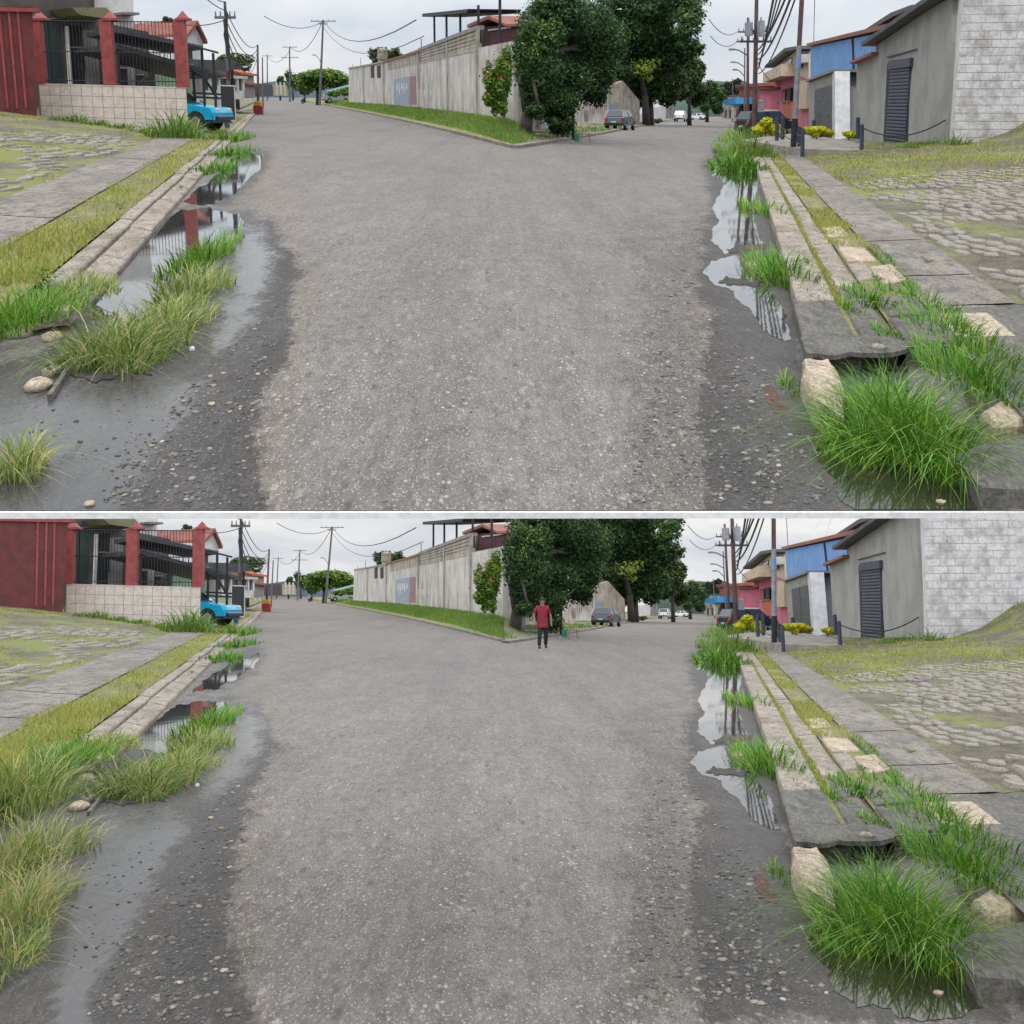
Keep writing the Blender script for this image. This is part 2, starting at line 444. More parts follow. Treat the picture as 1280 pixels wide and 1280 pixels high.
def pebble_material(name, ramp, rough=0.75):
    q = N(name)
    r = q.n('ShaderNodeValToRGB', {0: q.attr('tint')}); els = r.color_ramp.elements
    while len(els) < len(ramp): els.new(0.5)
    for e, (p, c) in zip(els, ramp): e.position = p; e.color = c4(c)
    f = q.noise(q.co(), 160.0, 3, 0.7)
    return q.set(color=q.mix(0.7, r.outputs[0], q.mix(q.rng(f, 0.3, 0.7), c4((0.6, 0.6, 0.6)), c4((1.35, 1.35, 1.35))), 'MULTIPLY'), rough=rough, normal=q.bump(f, 0.3, 0.003))
M['pebble'] = pebble_material('loose_pebbles', [(0.0, (0.075, 0.07, 0.065)), (0.45, (0.15, 0.135, 0.12)), (0.8, (0.25, 0.23, 0.205)), (0.95, (0.33, 0.27, 0.20)), (1.0, (0.45, 0.43, 0.40))])
M['pebble_dark'] = pebble_material('dark_pebbles', [(0.0, (0.03, 0.029, 0.028)), (0.6, (0.065, 0.062, 0.058)), (1.0, (0.13, 0.12, 0.11))], 0.45)
M['redstone'] = ground_material('reddish_scrap', (0.10, 0.05, 0.04), (0.15, 0.08, 0.065), (0.06, 0.035, 0.03), s1=8.0)
M['dirt'] = ground_material('dirt', (0.20, 0.165, 0.12), (0.26, 0.22, 0.165), (0.13, 0.11, 0.08), bump=0.5, mossy=(0.13, 0.17, 0.05), msc=0.5)
M['lip'] = surf('slab_edge_concrete', (0.72, 0.71, 0.69), (0.62, 0.61, 0.59), rough=0.9, bump=0.05)

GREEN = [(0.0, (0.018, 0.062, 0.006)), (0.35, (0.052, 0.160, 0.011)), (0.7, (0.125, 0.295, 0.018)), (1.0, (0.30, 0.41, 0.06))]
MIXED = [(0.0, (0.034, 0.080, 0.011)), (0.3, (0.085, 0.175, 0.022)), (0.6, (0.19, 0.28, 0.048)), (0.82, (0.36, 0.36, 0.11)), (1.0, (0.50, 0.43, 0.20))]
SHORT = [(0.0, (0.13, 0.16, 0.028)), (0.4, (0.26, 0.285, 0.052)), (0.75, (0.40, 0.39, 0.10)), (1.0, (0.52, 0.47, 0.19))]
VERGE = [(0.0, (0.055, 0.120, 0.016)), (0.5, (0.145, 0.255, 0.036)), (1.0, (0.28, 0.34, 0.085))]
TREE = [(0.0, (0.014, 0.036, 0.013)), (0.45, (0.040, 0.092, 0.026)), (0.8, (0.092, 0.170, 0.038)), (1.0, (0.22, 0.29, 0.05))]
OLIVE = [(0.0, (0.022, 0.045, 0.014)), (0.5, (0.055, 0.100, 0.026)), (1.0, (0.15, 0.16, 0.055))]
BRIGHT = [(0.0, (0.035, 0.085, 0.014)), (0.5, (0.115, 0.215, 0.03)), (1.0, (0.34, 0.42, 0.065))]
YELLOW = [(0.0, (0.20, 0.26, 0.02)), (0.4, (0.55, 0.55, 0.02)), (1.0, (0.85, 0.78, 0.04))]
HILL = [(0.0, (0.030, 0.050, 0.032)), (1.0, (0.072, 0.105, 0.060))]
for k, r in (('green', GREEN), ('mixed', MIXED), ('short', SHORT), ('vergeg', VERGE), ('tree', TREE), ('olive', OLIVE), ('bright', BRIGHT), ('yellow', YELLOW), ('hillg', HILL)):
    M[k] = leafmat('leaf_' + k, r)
M['bark'] = surf('bark', (0.060, 0.048, 0.038), (0.035, 0.029, 0.024), 5.0, 0.95, 0.6, grain=18)
M['barkpale'] = surf('bark_pale', (0.20, 0.17, 0.13), (0.12, 0.10, 0.08), 5.0, 0.95, 0.6, grain=18)

# ------------------------------------------------------------------ more measuring helpers
def proj(X, Y, Z, al=AT):
    c, s = math.cos(al), math.sin(al)
    X, Y, Zp = np.asarray(X, float), np.asarray(Y, float), np.asarray(Z, float) - CH
    fw = Y * c - Zp * s
    return 640 + F * X / fw, 640 - F * (Y * s + Zp * c) / fw
def base_hit(xs, ys, al):
    xs = np.asarray(xs, float); ys = np.asarray(ys, float)
    u, v = (xs - 640) / F, (640 - ys) / F
    dy = math.cos(al) + v * math.sin(al)
    a, b = u / dy, (v * math.cos(al) - math.sin(al)) / dy
    Y = CH / np.maximum(-b - 0.0062 * np.tanh(1.6 * a / 0.13), 1e-5)
    return a * Y, Y, CH + b * Y
def inpoly(px, py, poly):
    px = np.asarray(px, float); py = np.asarray(py, float)
    r = np.zeros(px.shape, bool); n = len(poly)
    for i in range(n):
        x0, y0 = poly[i]; x1, y1 = poly[(i + 1) % n]
        if y0 == y1: continue
        c = ((y0 > py) != (y1 > py)) & (px < (x1 - x0) * (py - y0) / (y1 - y0) + x0)
        r ^= c
    return r
def sdist(px, py, poly):
    d = np.full(np.shape(px), 1e9)
    n = len(poly)
    for i in range(n):
        a = np.array(poly[i], float); b = np.array(poly[(i + 1) % n], float)
        ab = b - a; t = np.clip(((px - a[0]) * ab[0] + (py - a[1]) * ab[1]) / max(ab @ ab, 1e-9), 0, 1)
        d = np.minimum(d, np.hypot(px - a[0] - t * ab[0], py - a[1] - t * ab[1]))
    return np.where(inpoly(px, py, poly), d, -d)
def rand_in(poly, n):
    p = np.array(poly, float); lo, hi = p.min(0), p.max(0); out = []
    while len(out) < n:
        q = lo + rng.random((n * 2, 2)) * (hi - lo)
        out += list(q[inpoly(q[:, 0], q[:, 1], poly)])
    return np.array(out[:n])
def shift_poly(poly, s):
    """a patch of ground seen on the upper street -> where it lies in the picture of the lower one"""
    out = []
    for x, y in poly:
        X, Y, Z = base_hit(x, y, AT)
        v = OFF[s] @ Vector((float(X), float(Y), float(Z)))
        px, py = proj(v.x, v.y, v.z, AB)
        out.append((float(px), float(py)))
    return out

# ------------------------------------------------------------------ the patches of damp, gravel and water (traced on the photograph)
WET_T = [[(-60, 660), (-60, 470), (60, 440), (90, 395), (112, 368), (160, 318), (232, 256), (290, 262), (340, 276), (352, 300), (370, 335), (364, 375), (372, 405), (352, 455), (326, 500), (316, 555), (328, 600), (336, 660)],
         [(228, 262), (262, 225), (292, 196), (318, 186), (340, 192), (332, 214), (306, 240), (290, 254)],
         [(880, 660), (886, 590), (872, 520), (880, 450), (890, 400), (868, 360), (879, 325), (872, 290), (892, 262), (884, 240), (880, 205), (898, 188), (945, 196), (952, 240), (980, 300), (1010, 350), (998, 440), (1024, 520), (1060, 570), (1260, 600), (1260, 660)]]
TAN_T = [[(320, 660), (300, 560), (320, 490), (350, 440), (360, 340), (330, 270), (300, 250), (320, 200), (352, 196), (372, 260), (392, 330), (398, 420), (378, 480), (358, 560), (372, 660)],
         [(800, 640), (820, 540), (850, 430), (840, 340), (860, 280), (880, 240), (900, 300), (905, 420), (900, 540), (880, 640)]]
GRAV_T = [[(255, 640), (262, 540), (300, 470), (330, 440), (352, 400), (330, 300), (352, 300), (372, 340), (366, 410), (330, 500), (322, 560), (340, 640)],
          [(780, 655), (770, 590), (800, 520), (785, 450), (812, 380), (800, 320), (778, 296), (830, 280), (872, 262), (900, 320), (900, 420), (930, 520), (980, 600), (1010, 655)]]
PUD_T = [('water', [(112, 372), (150, 330), (190, 290), (226, 262), (262, 259), (300, 268), (292, 300), (262, 330), (225, 372), (170, 405), (126, 400)]),
         ('film', [(292, 272), (330, 284), (345, 320), (338, 370), (312, 410), (285, 440), (255, 458), (262, 420), (276, 370), (286, 320)]),
         ('water', [(230, 252), (246, 236), (268, 220), (286, 202), (308, 191), (330, 194), (326, 212), (304, 232), (280, 248), (252, 257)]),
         ('film', [(-50, 655), (-50, 500), (70, 482), (150, 470), (225, 462), (262, 470), (246, 515), (205, 560), (175, 610), (150, 655)]),
         ('water', [(884, 206), (893, 195), (905, 193), (915, 205), (942, 214), (946, 240), (934, 258), (944, 288), (957, 304), (932, 313), (906, 318), (888, 300), (899, 276), (891, 262), (900, 244), (906, 230), (890, 220)]),
         ('water', [(878, 341), (888, 327), (924, 320), (930, 340), (958, 350), (968, 372), (984, 395), (989, 425), (964, 420), (942, 394), (918, 364), (890, 353)]),
         ('murk', [(1006, 545), (1050, 548), (1120, 560), (1190, 596), (1230, 645), (1075, 645), (1046, 600)])]
WET_B = [[(-60, 1400), (-60, 1000), (60, 985), (100, 960), (150, 935), (225, 878), (285, 872), (326, 884), (342, 925), (330, 962), (306, 1010), (296, 1060), (288, 1120), (284, 1170), (304, 1220), (322, 1290), (330, 1400)],
         [(236, 868), (262, 842), (290, 816), (318, 808), (330, 815), (320, 838), (290, 858)]]
TAN_B = [[(300, 1400), (268, 1180), (280, 1090), (300, 1020), (330, 960), (330, 900), (310, 870), (330, 820), (350, 830), (352, 940), (335, 1020), (318, 1100), (322, 1200), (360, 1400)]]
GRAV_B = [[(180, 1400), (200, 1230), (230, 1100), (270, 1020), (310, 980), (330, 930), (345, 930), (320, 1010), (300, 1080), (292, 1160), (330, 1290), (340, 1400)]]
PUD_B = [('water', [(150, 938), (186, 902), (222, 881), (262, 876), (286, 880), (272, 902), (238, 926), (204, 946)]),
         ('film', [(278, 882), (318, 882), (334, 905), (328, 940), (300, 976), (262, 1000), (246, 992), (268, 940)]),
         ('water', [(240, 866), (262, 846), (288, 823), (324, 815), (318, 836), (290, 852), (268, 863)]),
         ('film', [(40, 1400), (66, 1250), (88, 1150), (92, 1070), (130, 1018), (215, 1010), (236, 1030), (192, 1112), (150, 1180), (120, 1230), (100, 1400)])]
for src, dst in ((WET_T, WET_B), (TAN_T, TAN_B), (GRAV_T, GRAV_B)):
    for p in src:
        if min(q[0] for q in p) > 640:
            dst.append(shift_poly(p, 'R'))
for k, p in PUD_T:
    if min(q[0] for q in p) > 640: PUD_B.append((k, shift_poly(p, 'R')))

def fractal(poly, seed, amp=0.16, levels=4):
    r_ = random.Random(seed); p = [Vector(q) for q in poly]
    for _ in range(levels):
        o = []
        for i in range(len(p)):
            a, b = p[i], p[(i + 1) % len(p)]; d = b - a
            o += [a, (a + b) / 2 + Vector((-d.y, d.x * 0.55)) * r_.uniform(-amp, amp)]
        p = o
    return p

def build_road(name, al, y_top, y_end, wet, tan, grav, puds, mat):
    xs = np.concatenate([np.arange(-420, -60, 30), np.arange(-60, 1341, 6), np.arange(1350, 1701, 30)])
    k = np.linspace(0, 1, 150) ** 1.9            # rows: from 860 m away (k = 0) to the near edge (k = 1)
    a_ = (xs - 640) / F / (math.cos(al) + (640 - y_top) / F * math.sin(al))
    Xh, Yh = a_ * 860, np.full(len(xs), 860.0)
    hor = proj(Xh, Yh, base_z(Xh, Yh), al)[1]
    XX = np.repeat(xs[None], len(k), 0); YY = hor[None] + (y_end - hor[None]) * k[:, None]
    X, Y, Z = base_hit(XX, YY, al)
    P = np.stack([X, Y, Z], -1)[::-1]
    def fld(polys, wd):
        f = np.zeros(XX.shape)
        for p in polys:
            f = np.maximum(f, np.clip(0.5 + sdist(XX, YY, p) / wd, 0, 1))
        return f[::-1].ravel()
    at = {'wet': fld(wet, 36.0), 'tan': fld(tan, 60.0), 'gravel': fld(grav, 120.0), 'film': fld([p for k, p in puds if k == 'film'], 44.0)}
    return obj('road', grid_mesh('road', P, mat, at), kind='structure')

Y_EDGE_PX = 638.0
road_t = build_road('road_upper', AT, 130.0, Y_EDGE_PX, WET_T, TAN_T, GRAV_T, PUD_T, M['road'])
road_b = build_road('road_lower', AB, 755.0, 1420.0, WET_B, TAN_B, GRAV_B, PUD_B, M['road'])
road_b.matrix_world = MB_

# the pale cut edge of the upper terrace
e0 = base_hit(np.arange(-420, 1701, 20), np.full(107, Y_EDGE_PX), AT)
lip = MB()
for i in range(len(e0[0]) - 1):
    a = Vector((e0[0][i], e0[1][i], e0[2][i])); b = Vector((e0[0][i + 1], e0[1][i + 1], e0[2][i + 1]))
    lip.hexa([a + Vector((0, -0.02, -0.027)), b + Vector((0, -0.02, -0.027)), b + Vector((0, 0.4, -0.027)), a + Vector((0, 0.4, -0.027)),
              a + Vector((0, -0.02, -0.003)), b + Vector((0, -0.02, -0.003)), b + Vector((0, 0.4, -0.003)), a + Vector((0, 0.4, -0.003))])
lip.build('terrace_edge', M['lip'], kind='structure')

# the sky of the lower street: a glowing vault from under the upper terrace down to the far end; its unseen overhead part is added to light the street
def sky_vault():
    q = N('glowing_sky_vault')
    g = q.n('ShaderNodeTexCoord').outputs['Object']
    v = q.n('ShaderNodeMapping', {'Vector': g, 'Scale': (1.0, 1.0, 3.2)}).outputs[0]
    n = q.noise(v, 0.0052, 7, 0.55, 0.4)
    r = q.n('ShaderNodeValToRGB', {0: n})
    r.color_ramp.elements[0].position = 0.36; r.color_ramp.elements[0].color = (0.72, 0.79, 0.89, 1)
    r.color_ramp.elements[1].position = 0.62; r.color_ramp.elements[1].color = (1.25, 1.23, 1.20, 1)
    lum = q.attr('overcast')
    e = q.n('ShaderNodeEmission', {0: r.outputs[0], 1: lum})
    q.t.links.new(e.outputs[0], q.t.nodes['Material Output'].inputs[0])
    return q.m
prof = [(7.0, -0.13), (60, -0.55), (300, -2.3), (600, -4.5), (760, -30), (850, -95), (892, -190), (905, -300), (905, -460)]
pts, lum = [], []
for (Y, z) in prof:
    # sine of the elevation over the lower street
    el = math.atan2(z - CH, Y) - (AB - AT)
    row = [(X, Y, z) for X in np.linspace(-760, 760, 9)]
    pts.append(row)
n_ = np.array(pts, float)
lumv = np.array([0.96, 0.96, 0.90, 0.72, 0.54, 0.42, 0.37, 0.35, 0.345]) * SKY_Z  # glow set by hand; the unseen overhead rows brighten the lower street
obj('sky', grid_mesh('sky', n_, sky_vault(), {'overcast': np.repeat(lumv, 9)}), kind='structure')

# ------------------------------------------------------------------ puddles
for lvl, puds, al in (('t', PUD_T, AT), ('b', PUD_B, AB)):
    for i, (kind, poly) in enumerate(puds):
        if kind == 'film': continue            # thin films are wet road, see the road material
        p = fractal(poly, i * 7 + 3, 0.24, 5)
        ys_ = [q.y for q in p]
        p = [q for q in p if q.y < (Y_EDGE_PX if lvl == 't' else 9999)]
        X, Y, Z = base_hit([q.x for q in p], [q.y for q in p], al)
        me = bpy.data.meshes.new('puddle')
        zo = 0.003
        me.from_pydata(list(zip(X.tolist(), Y.tolist(), (Z + zo).tolist())), [], [tuple(range(len(p)))])
        me.materials.append(M[kind]); me.update()
        o = obj('puddle', me, kind='structure')
        if lvl == 'b': o.matrix_world = MB_

# ------------------------------------------------------------------ scatter: pebbles, grass, leaves
def stone_protos(n, seed, nu=6, nv=3, jit=0.3):
    r_ = np.random.default_rng(seed); out = []
    for _ in range(n):
        v = []
        for j in range(nv + 1):
            ph = math.pi * j / nv
            for i in range(nu):
                th = 2 * math.pi * i / nu
                m = 1 + r_.uniform(-jit, jit) * (0 if j in (0, nv) else 1)
                v.append((math.sin(ph) * math.cos(th) * m, math.sin(ph) * math.sin(th) * m, math.cos(ph) * 0.8))
        out.append(np.array(v))
    f = []
    for j in range(nv):
        for i in range(nu):
            f.append((j * nu + i, (j + 1) * nu + i, (j + 1) * nu + (i + 1) % nu, j * nu + (i + 1) % nu))
    return np.array(out), np.array(f)
SP, SF = stone_protos(12, 5)
def pebbles(polys, counts, al, lo, hi, mat, name='gravel', lvl='t', sink=0.35, flat=0.55, power=2.5):
    V, Fc, Tn = [], [], []
    k = 0
    for poly, n in zip(polys, counts):
        q = rand_in(poly, n)
        if lvl == 't': q = q[q[:, 1] < 630]
        q = q[np.sin(q[:, 0] * .045 + 1.5 * np.sin(q[:, 1] * .031)) * np.sin(q[:, 1] * .05 + q[:, 0] * .02) + rng.random(len(q)) * 1.5 > .35]
        X, Y, Z = base_hit(q[:, 0], q[:, 1], al)
        hor = 131 if lvl == 't' else 755
        s = (lo + (hi - lo) * rng.random(len(q)) ** power) * (0.35 + 0.65 * np.clip((q[:, 1] - hor) / 500, 0, 1)) * 0.5 * Y / 1870
        for j in range(len(q)):
            p = SP[rng.integers(12)]
            a = rng.random() * 6.28; c, sn = math.cos(a), math.sin(a)
            ex = rng.uniform(0.8, 1.5)
            x = (p[:, 0] * ex * c - p[:, 1] * sn) * s[j]; y = (p[:, 0] * ex * sn + p[:, 1] * c) * s[j] * 1.6
            z = p[:, 2] * s[j] * flat * 1.3
            V.append(np.stack([X[j] + x, Y[j] + y, Z[j] + z + s[j] * (flat * 1.0 - sink)], -1))
            Fc.append(SF + k); k += len(p); Tn.append(np.full(len(p), rng.random()))
    o = obj(name, np_mesh(name, np.concatenate(V), np.concatenate(Fc).ravel(), np.full(sum(len(f) for f in Fc), 4), mat, tint=np.concatenate(Tn), smooth=True), kind='stuff')
    if lvl == 'b': o.matrix_world = MB_
    return o

def blades_np(roots, h, wd, bend, tint, segs=3, spread_dir=None, droop=0.2):
    n = len(roots)
    az = rng.random(n) * 2 * np.pi
    dx, dy = np.cos(az), np.sin(az)
    if spread_dir is not None:
        dx = dx * 0.75 + spread_dir[:, 0]; dy = dy * 0.75 + spread_dir[:, 1]
        l = np.hypot(dx, dy) + 1e-6; dx /= l; dy /= l
    fa = rng.random(n) * np.pi                # which way the flat of the blade looks
    sx, sy = np.cos(fa) * wd, np.sin(fa) * wd * 0.4
    V = np.zeros((n, 2 * segs + 1, 3)); T = np.zeros((n, 2 * segs + 1))
    for i in range(segs + 1):
        t = i / segs
        cx = roots[:, 0] + dx * bend * h * t * t * 1.0
        cy = roots[:, 1] + dy * bend * h * t * t * 1.0
        cz = roots[:, 2] + h * (t - droop * bend * t ** 2.6 * 1.2)
        w_ = (1 - t) ** 0.7 * 0.5
        if i < segs:
            V[:, 2 * i] = np.stack([cx - sx * w_, cy - sy * w_, cz], -1)
            V[:, 2 * i + 1] = np.stack([cx + sx * w_, cy + sy * w_, cz], -1)
        else:
            V[:, 2 * i] = np.stack([cx, cy, cz], -1)
    T[:] = tint[:, None]
    m = 2 * segs + 1
    f = []; sz = []
    for i in range(segs - 1):
        f.append(np.array([2 * i, 2 * i + 1, 2 * i + 3, 2 * i + 2])); sz.append(4)
    f.append(np.array([2 * segs - 2, 2 * segs - 1, 2 * segs])); sz.append(3)
    fl = np.concatenate(f); off = (np.arange(n) * m)[:, None]
    return V.reshape(-1, 3), (fl[None] + off).ravel(), np.tile(sz, n), T.ravel()
def grass_obj(name, roots, h, wd, bend, tint, mat, segs=3, spread=None, droop=0.2, **k):
    v, f, s, t = blades_np(np.asarray(roots, float), h, wd, bend, np.clip(tint, 0, 1), segs, spread, droop)
    return obj(name, np_mesh(name, v, f, s, mat, tint=t), **k)

def tuft(center, rx, ry, h, n, mat='green', wd=0.008, bend=(0.2, 0.8), tm=(0.45, 0.22), label='', group='grass tufts along the gutter', cat='grass tuft', name='grass_tuft', straw=0.06):
    """one clump of long grass: blades lean out from its middle"""
    c = Vector(center)
    a = rng.random(n) * 6.283; r = np.sqrt(rng.random(n))
    ux, uy = r * np.cos(a), r * np.sin(a)
    # ragged outline
    k = 1 + 0.22 * np.sin(a * 3 + rng.random() * 6) + 0.15 * np.sin(a * 5 + rng.random() * 6)
    X, Y = c.x + ux * rx * k, c.y + uy * ry * k
    roots = np.stack([X, Y, np.full(n, c.z - 0.01)], -1)
    hh = h * (0.40 + 0.75 * rng.random(n)) * (1.08 - 0.35 * r)
    be = bend[0] + (bend[1] - bend[0]) * (0.75 * rng.random(n) ** 0.8 + 0.45 * r)
    be = np.where(rng.random(n) < 0.14, be * 1.7, be)
    tint = tm[0] + tm[1] * rng.standard_normal(n)
    tint = np.where(rng.random(n) < straw, 0.97, tint)
    be = np.where(r > 0.7, be * 1.35, be)
    hh = np.where(rng.random(n) < 0.10, hh * 1.25, hh)
    low = rng.random(n) < 0.22                      # dead thatch around the foot
    hh = np.where(low, h * (0.18 + 0.25 * rng.random(n)), hh); be = np.where(low, 0.6 + 1.2 * rng.random(n), be)
    tint = np.where(low, np.where(rng.random(n) < 0.45, 0.93, 0.08), tint)
    sp = np.stack([ux, uy * ry / rx * 0.6], -1) * 1.0 + rng.standard_normal((n, 2)) * 0.25
    return grass_obj(name, roots, hh, np.full(n, wd) * (0.45 + 1.2 * rng.random(n) ** 1.5), be, tint, M[mat], 5, sp, 0.5, label=label, cat=cat, group=group)

def leaf_cloud(lobes, n, size, seed, up=0.5, jitter=0.25):
    """leaves on and inside ellipsoid lobes (cx, cy, cz, rx, ry, rz, weight); pointed quads folded at the midrib"""
    r_ = np.random.default_rng(seed)
    lob = np.array(lobes, float)
    wts = lob[:, 6] / lob[:, 6].sum()
    pick = r_.choice(len(lob), n, p=wts)
    L = lob[pick]
    d = r_.standard_normal((n, 3)); d /= np.linalg.norm(d, axis=1)[:, None]
    rr = 0.5 + 0.5 * r_.random(n) ** 0.6 + jitter * r_.standard_normal(n) * 0.5
    P = L[:, :3] + d * L[:, 3:6] * rr[:, None]
    nr = d * 0.6 + r_.standard_normal((n, 3)) * 0.55 + np.array([0, 0, up]); nr /= np.linalg.norm(nr, axis=1)[:, None]
    t1 = np.cross(nr, r_.standard_normal((n, 3))); t1 /= np.linalg.norm(t1, axis=1)[:, None] + 1e-9
    t2 = np.cross(nr, t1)
    s = size * (0.6 + 0.8 * r_.random(n))[:, None]
    V = np.stack([P - t1 * s, P - t2 * s * 0.45 + nr * s * 0.12, P + t1 * s - nr * s * 0.15, P + t2 * s * 0.45 + nr * s * 0.12], 1).reshape(-1, 3)
    f = np.arange(n * 4)
    lt = r_.standard_normal(len(lob)) * 0.12           # each clump a little lighter or darker
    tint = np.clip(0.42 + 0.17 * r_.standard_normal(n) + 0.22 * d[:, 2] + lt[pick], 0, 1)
    return V, f, np.full(n, 4), np.repeat(tint, 4)
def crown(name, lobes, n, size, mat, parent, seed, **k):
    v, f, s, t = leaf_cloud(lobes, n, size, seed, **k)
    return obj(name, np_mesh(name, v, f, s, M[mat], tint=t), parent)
def lobes_px(specs, sub=9, seed=0, rdepth=0.8, kr=(0.28, 0.48)):
    """each spec (x, y, rx, ry, Y) in pixels becomes a cluster of smaller lobes, so that gaps and clumps show"""
    r_ = random.Random(seed); out = []
    for (x, y, rx, ry, Y) in specs:
        s = Y / 1870.0
        c = W(x, y, Y)
        for i in range(sub):
            th, ph = r_.uniform(0, 6.283), math.acos(r_.uniform(-1, 1)); q = r_.uniform(0.45, 0.85)
            o = Vector((math.sin(ph) * math.cos(th) * rx * s, math.sin(ph) * math.sin(th) * rx * s * rdepth, math.cos(ph) * ry * s)) * q
            k = r_.uniform(*kr)
            out.append((c.x + o.x, c.y + o.y, c.z + o.z, rx * s * k, rx * s * k * rdepth, ry * s * k, k ** 2 * rx * ry))
    return out

# ------------------------------------------------------------------ pavements beside the streets
def strip_sheet(name, side, d0, d1, y0, y1, nd, mat, lift=0.0, rows=60, lower=False, dn=None):
    """a strip of ground d0..d1 metres from the kerb line"""
    ys = np.geomspace(y0, y1, rows); ds = np.linspace(0, 1, nd) ** 1.5 * (d1 - d0) + d0
    Y, D = np.meshgrid(ys, ds, indexing='ij')
    if side == 'L': X = kerb_l(Y) - D
    else: X = kerb_r(Y) + D
    Z = (bank_l(D, Y) if side == 'L' else bank_r(D, Y)) + base_z(X, Y) + lift
    nz = 0.018 * np.sin(X * 3.1 + Y * 0.7) * np.sin(X * 1.3 - Y * 0.45) * np.clip(D - 1.0, 0, 1)
    P = np.stack([X, Y, Z + nz], -1)
    if side == 'L': P = P[:, ::-1]
    s_ = SET[0]
    if name == 'footpath_panel': SET[0] = None
    o = obj(name, grid_mesh(name, P, mat), kind=None if name == 'footpath_panel' else 'structure')
    SET[0] = s_
    return o
for s in 'LR':
    SET[0] = s
    y0 = 5.6 if s == 'L' else 8.7
    far = 420
    if s == 'L':
        strip_sheet('verge', s, 0.42, 1.06, y0, far, 5, M['soil'])
        strip_sheet('path_bed', s, 1.05, 2.06, y0, 120, 6, M['yard'], -0.004)
        fp = thing('footpath', None, None, kind='structure')
        for i, (ya, yb) in enumerate(((y0, 12.6), (12.6, 16.2), (16.2, 22.5), (22.5, 31), (31, 44), (44, 120))):
            strip_sheet('footpath_panel', s, 1.06, 2.05, ya + .012, yb - .012, 6, M['walk'], 0.012 + 0.004 * (i % 3), 14).parent = fp
        strip_sheet('cobbled_yard', s, 2.05, 34.0, y0, far, 34, M['yard'])
    else:
        strip_sheet('verge', s, 0.57, 0.90, y0, far, 5, M['soil'], -0.006)
        strip_sheet('kerb_bed', s, 0.28, 0.58, y0, far, 4, M['soil'], -0.035)
        strip_sheet('path_bed', s, 0.89, 1.57, 10.4, 75, 6, M['yard'], -0.004)
        fp = thing('footpath', None, None, kind='structure')
        for i, (ya, yb) in enumerate(((10.42, 12.4), (12.4, 15.8), (15.8, 20.5), (20.5, 28), (28, 40), (40, 75))):
            strip_sheet('footpath_panel', s, 0.90, 1.55, ya + .012, yb - .012, 6, M['walk'], 0.012 + 0.004 * (i % 3), 14).parent = fp
        strip_sheet('damp_pavement', s, 0.88, 3.4, 5.35, 10.47, 8, M['kerb_wet'], -0.004, 16)
        strip_sheet('cobbled_slope', s, 1.56, 34.0, 10.4, 150, 34, M['yard'])

# kerb stones
def kerb_block(s, d0, d1, y0, y1, h0, h1, zb=-0.12, b=0.012):
    """block between d0..d1 from the kerb line, top height h0 at the street side, h1 at the back"""
    m = MB(); P = []
    for zz_, ins in ((zb, 0), (None, 0), (None, b)):
        for (d, y) in ((d0 + ins, y0 + ins), (d1 - ins, y0 + ins), (d1 - ins, y1 - ins), (d0 + ins, y1 - ins)):
            X = kerb_l(y) - d if s == 'L' else kerb_r(y) + d
            z = zz_ if zz_ is not None else (h0 if d < (d0 + d1) / 2 else h1) - (b if ins == 0 else 0)
            P.append((X, y, float(base_z(X, y)) + z))
    f = [(0, 1, 5, 4), (1, 2, 6, 5), (2, 3, 7, 6), (3, 0, 4, 7), (4, 5, 9, 8), (5, 6, 10, 9), (6, 7, 11, 10), (7, 4, 8, 11), (8, 9, 10, 11)]
    if s == 'L': f = [g[::-1] for g in f]
    return m.add(P, f)
r_ = random.Random(4)
SET[0] = 'L'
kl = thing('kerb', None, None, kind='structure')
y = 10.4
while y < 90:
    ln = r_.uniform(2.6, 4.2) * (1 if y < 40 else 2)
    dz = r_.uniform(-0.012, 0.012)
    kerb_block('L', 0.0, 0.235 + r_.uniform(-0.01, 0.01), y, y + ln - 0.03, 0.055 + dz, 0.10 + dz).build('kerb_stone', M['kerb'], kl)
    kerb_block('L', 0.255, 0.415, y + 0.6, y + ln + 0.57, 0.125 + dz, 0.14 + dz).build('kerb_stone', M['kerb'], kl)
    y += ln
for y, ln in ((90, 60), (150, 150)):
    kerb_block('L', 0.0, 0.4, y, y + ln - 0.05, 0.09, 0.13).build('kerb_stone', M['kerb'], kl)
SET[0] = 'R'
kr = thing('kerb', None, None, kind='structure')
y = 8.62; i = 0
while y < 90:
    ln = (2.5 if i == 0 else r_.uniform(2.4, 4.0)) * (1 if y < 40 else 2)
    dz = r_.uniform(-0.01, 0.01)
    wet = y < 10.5
    kerb_block('R', 0.0 - (0.03 if wet else 0), 0.30, y, y + ln - 0.03, 0.115 + dz, 0.125 + dz).build('kerb_stone', M['kerb_wet' if wet else 'kerb'], kr)
    y += ln; i += 1
y = 8.8
while y < 60:
    ln = r_.uniform(0.9, 1.9) * (1 if y < 30 else 2)
    g = r_.uniform(0.02, 0.10)
    wet = y < 11.2
    kerb_block('R', 0.335 + r_.uniform(-0.01, 0.01), 0.545 + r_.uniform(-0.015, 0.015), y, y + ln - g, 0.125 + r_.uniform(-0.02, 0.01), 0.13).build('kerb_stone', M['kerb_wet' if wet else 'kerb'], kr)
    y += ln
kerb_block('R', 0.0, 0.3, 90, 300, 0.1, 0.12).build('kerb_stone', M['kerb'], kr)
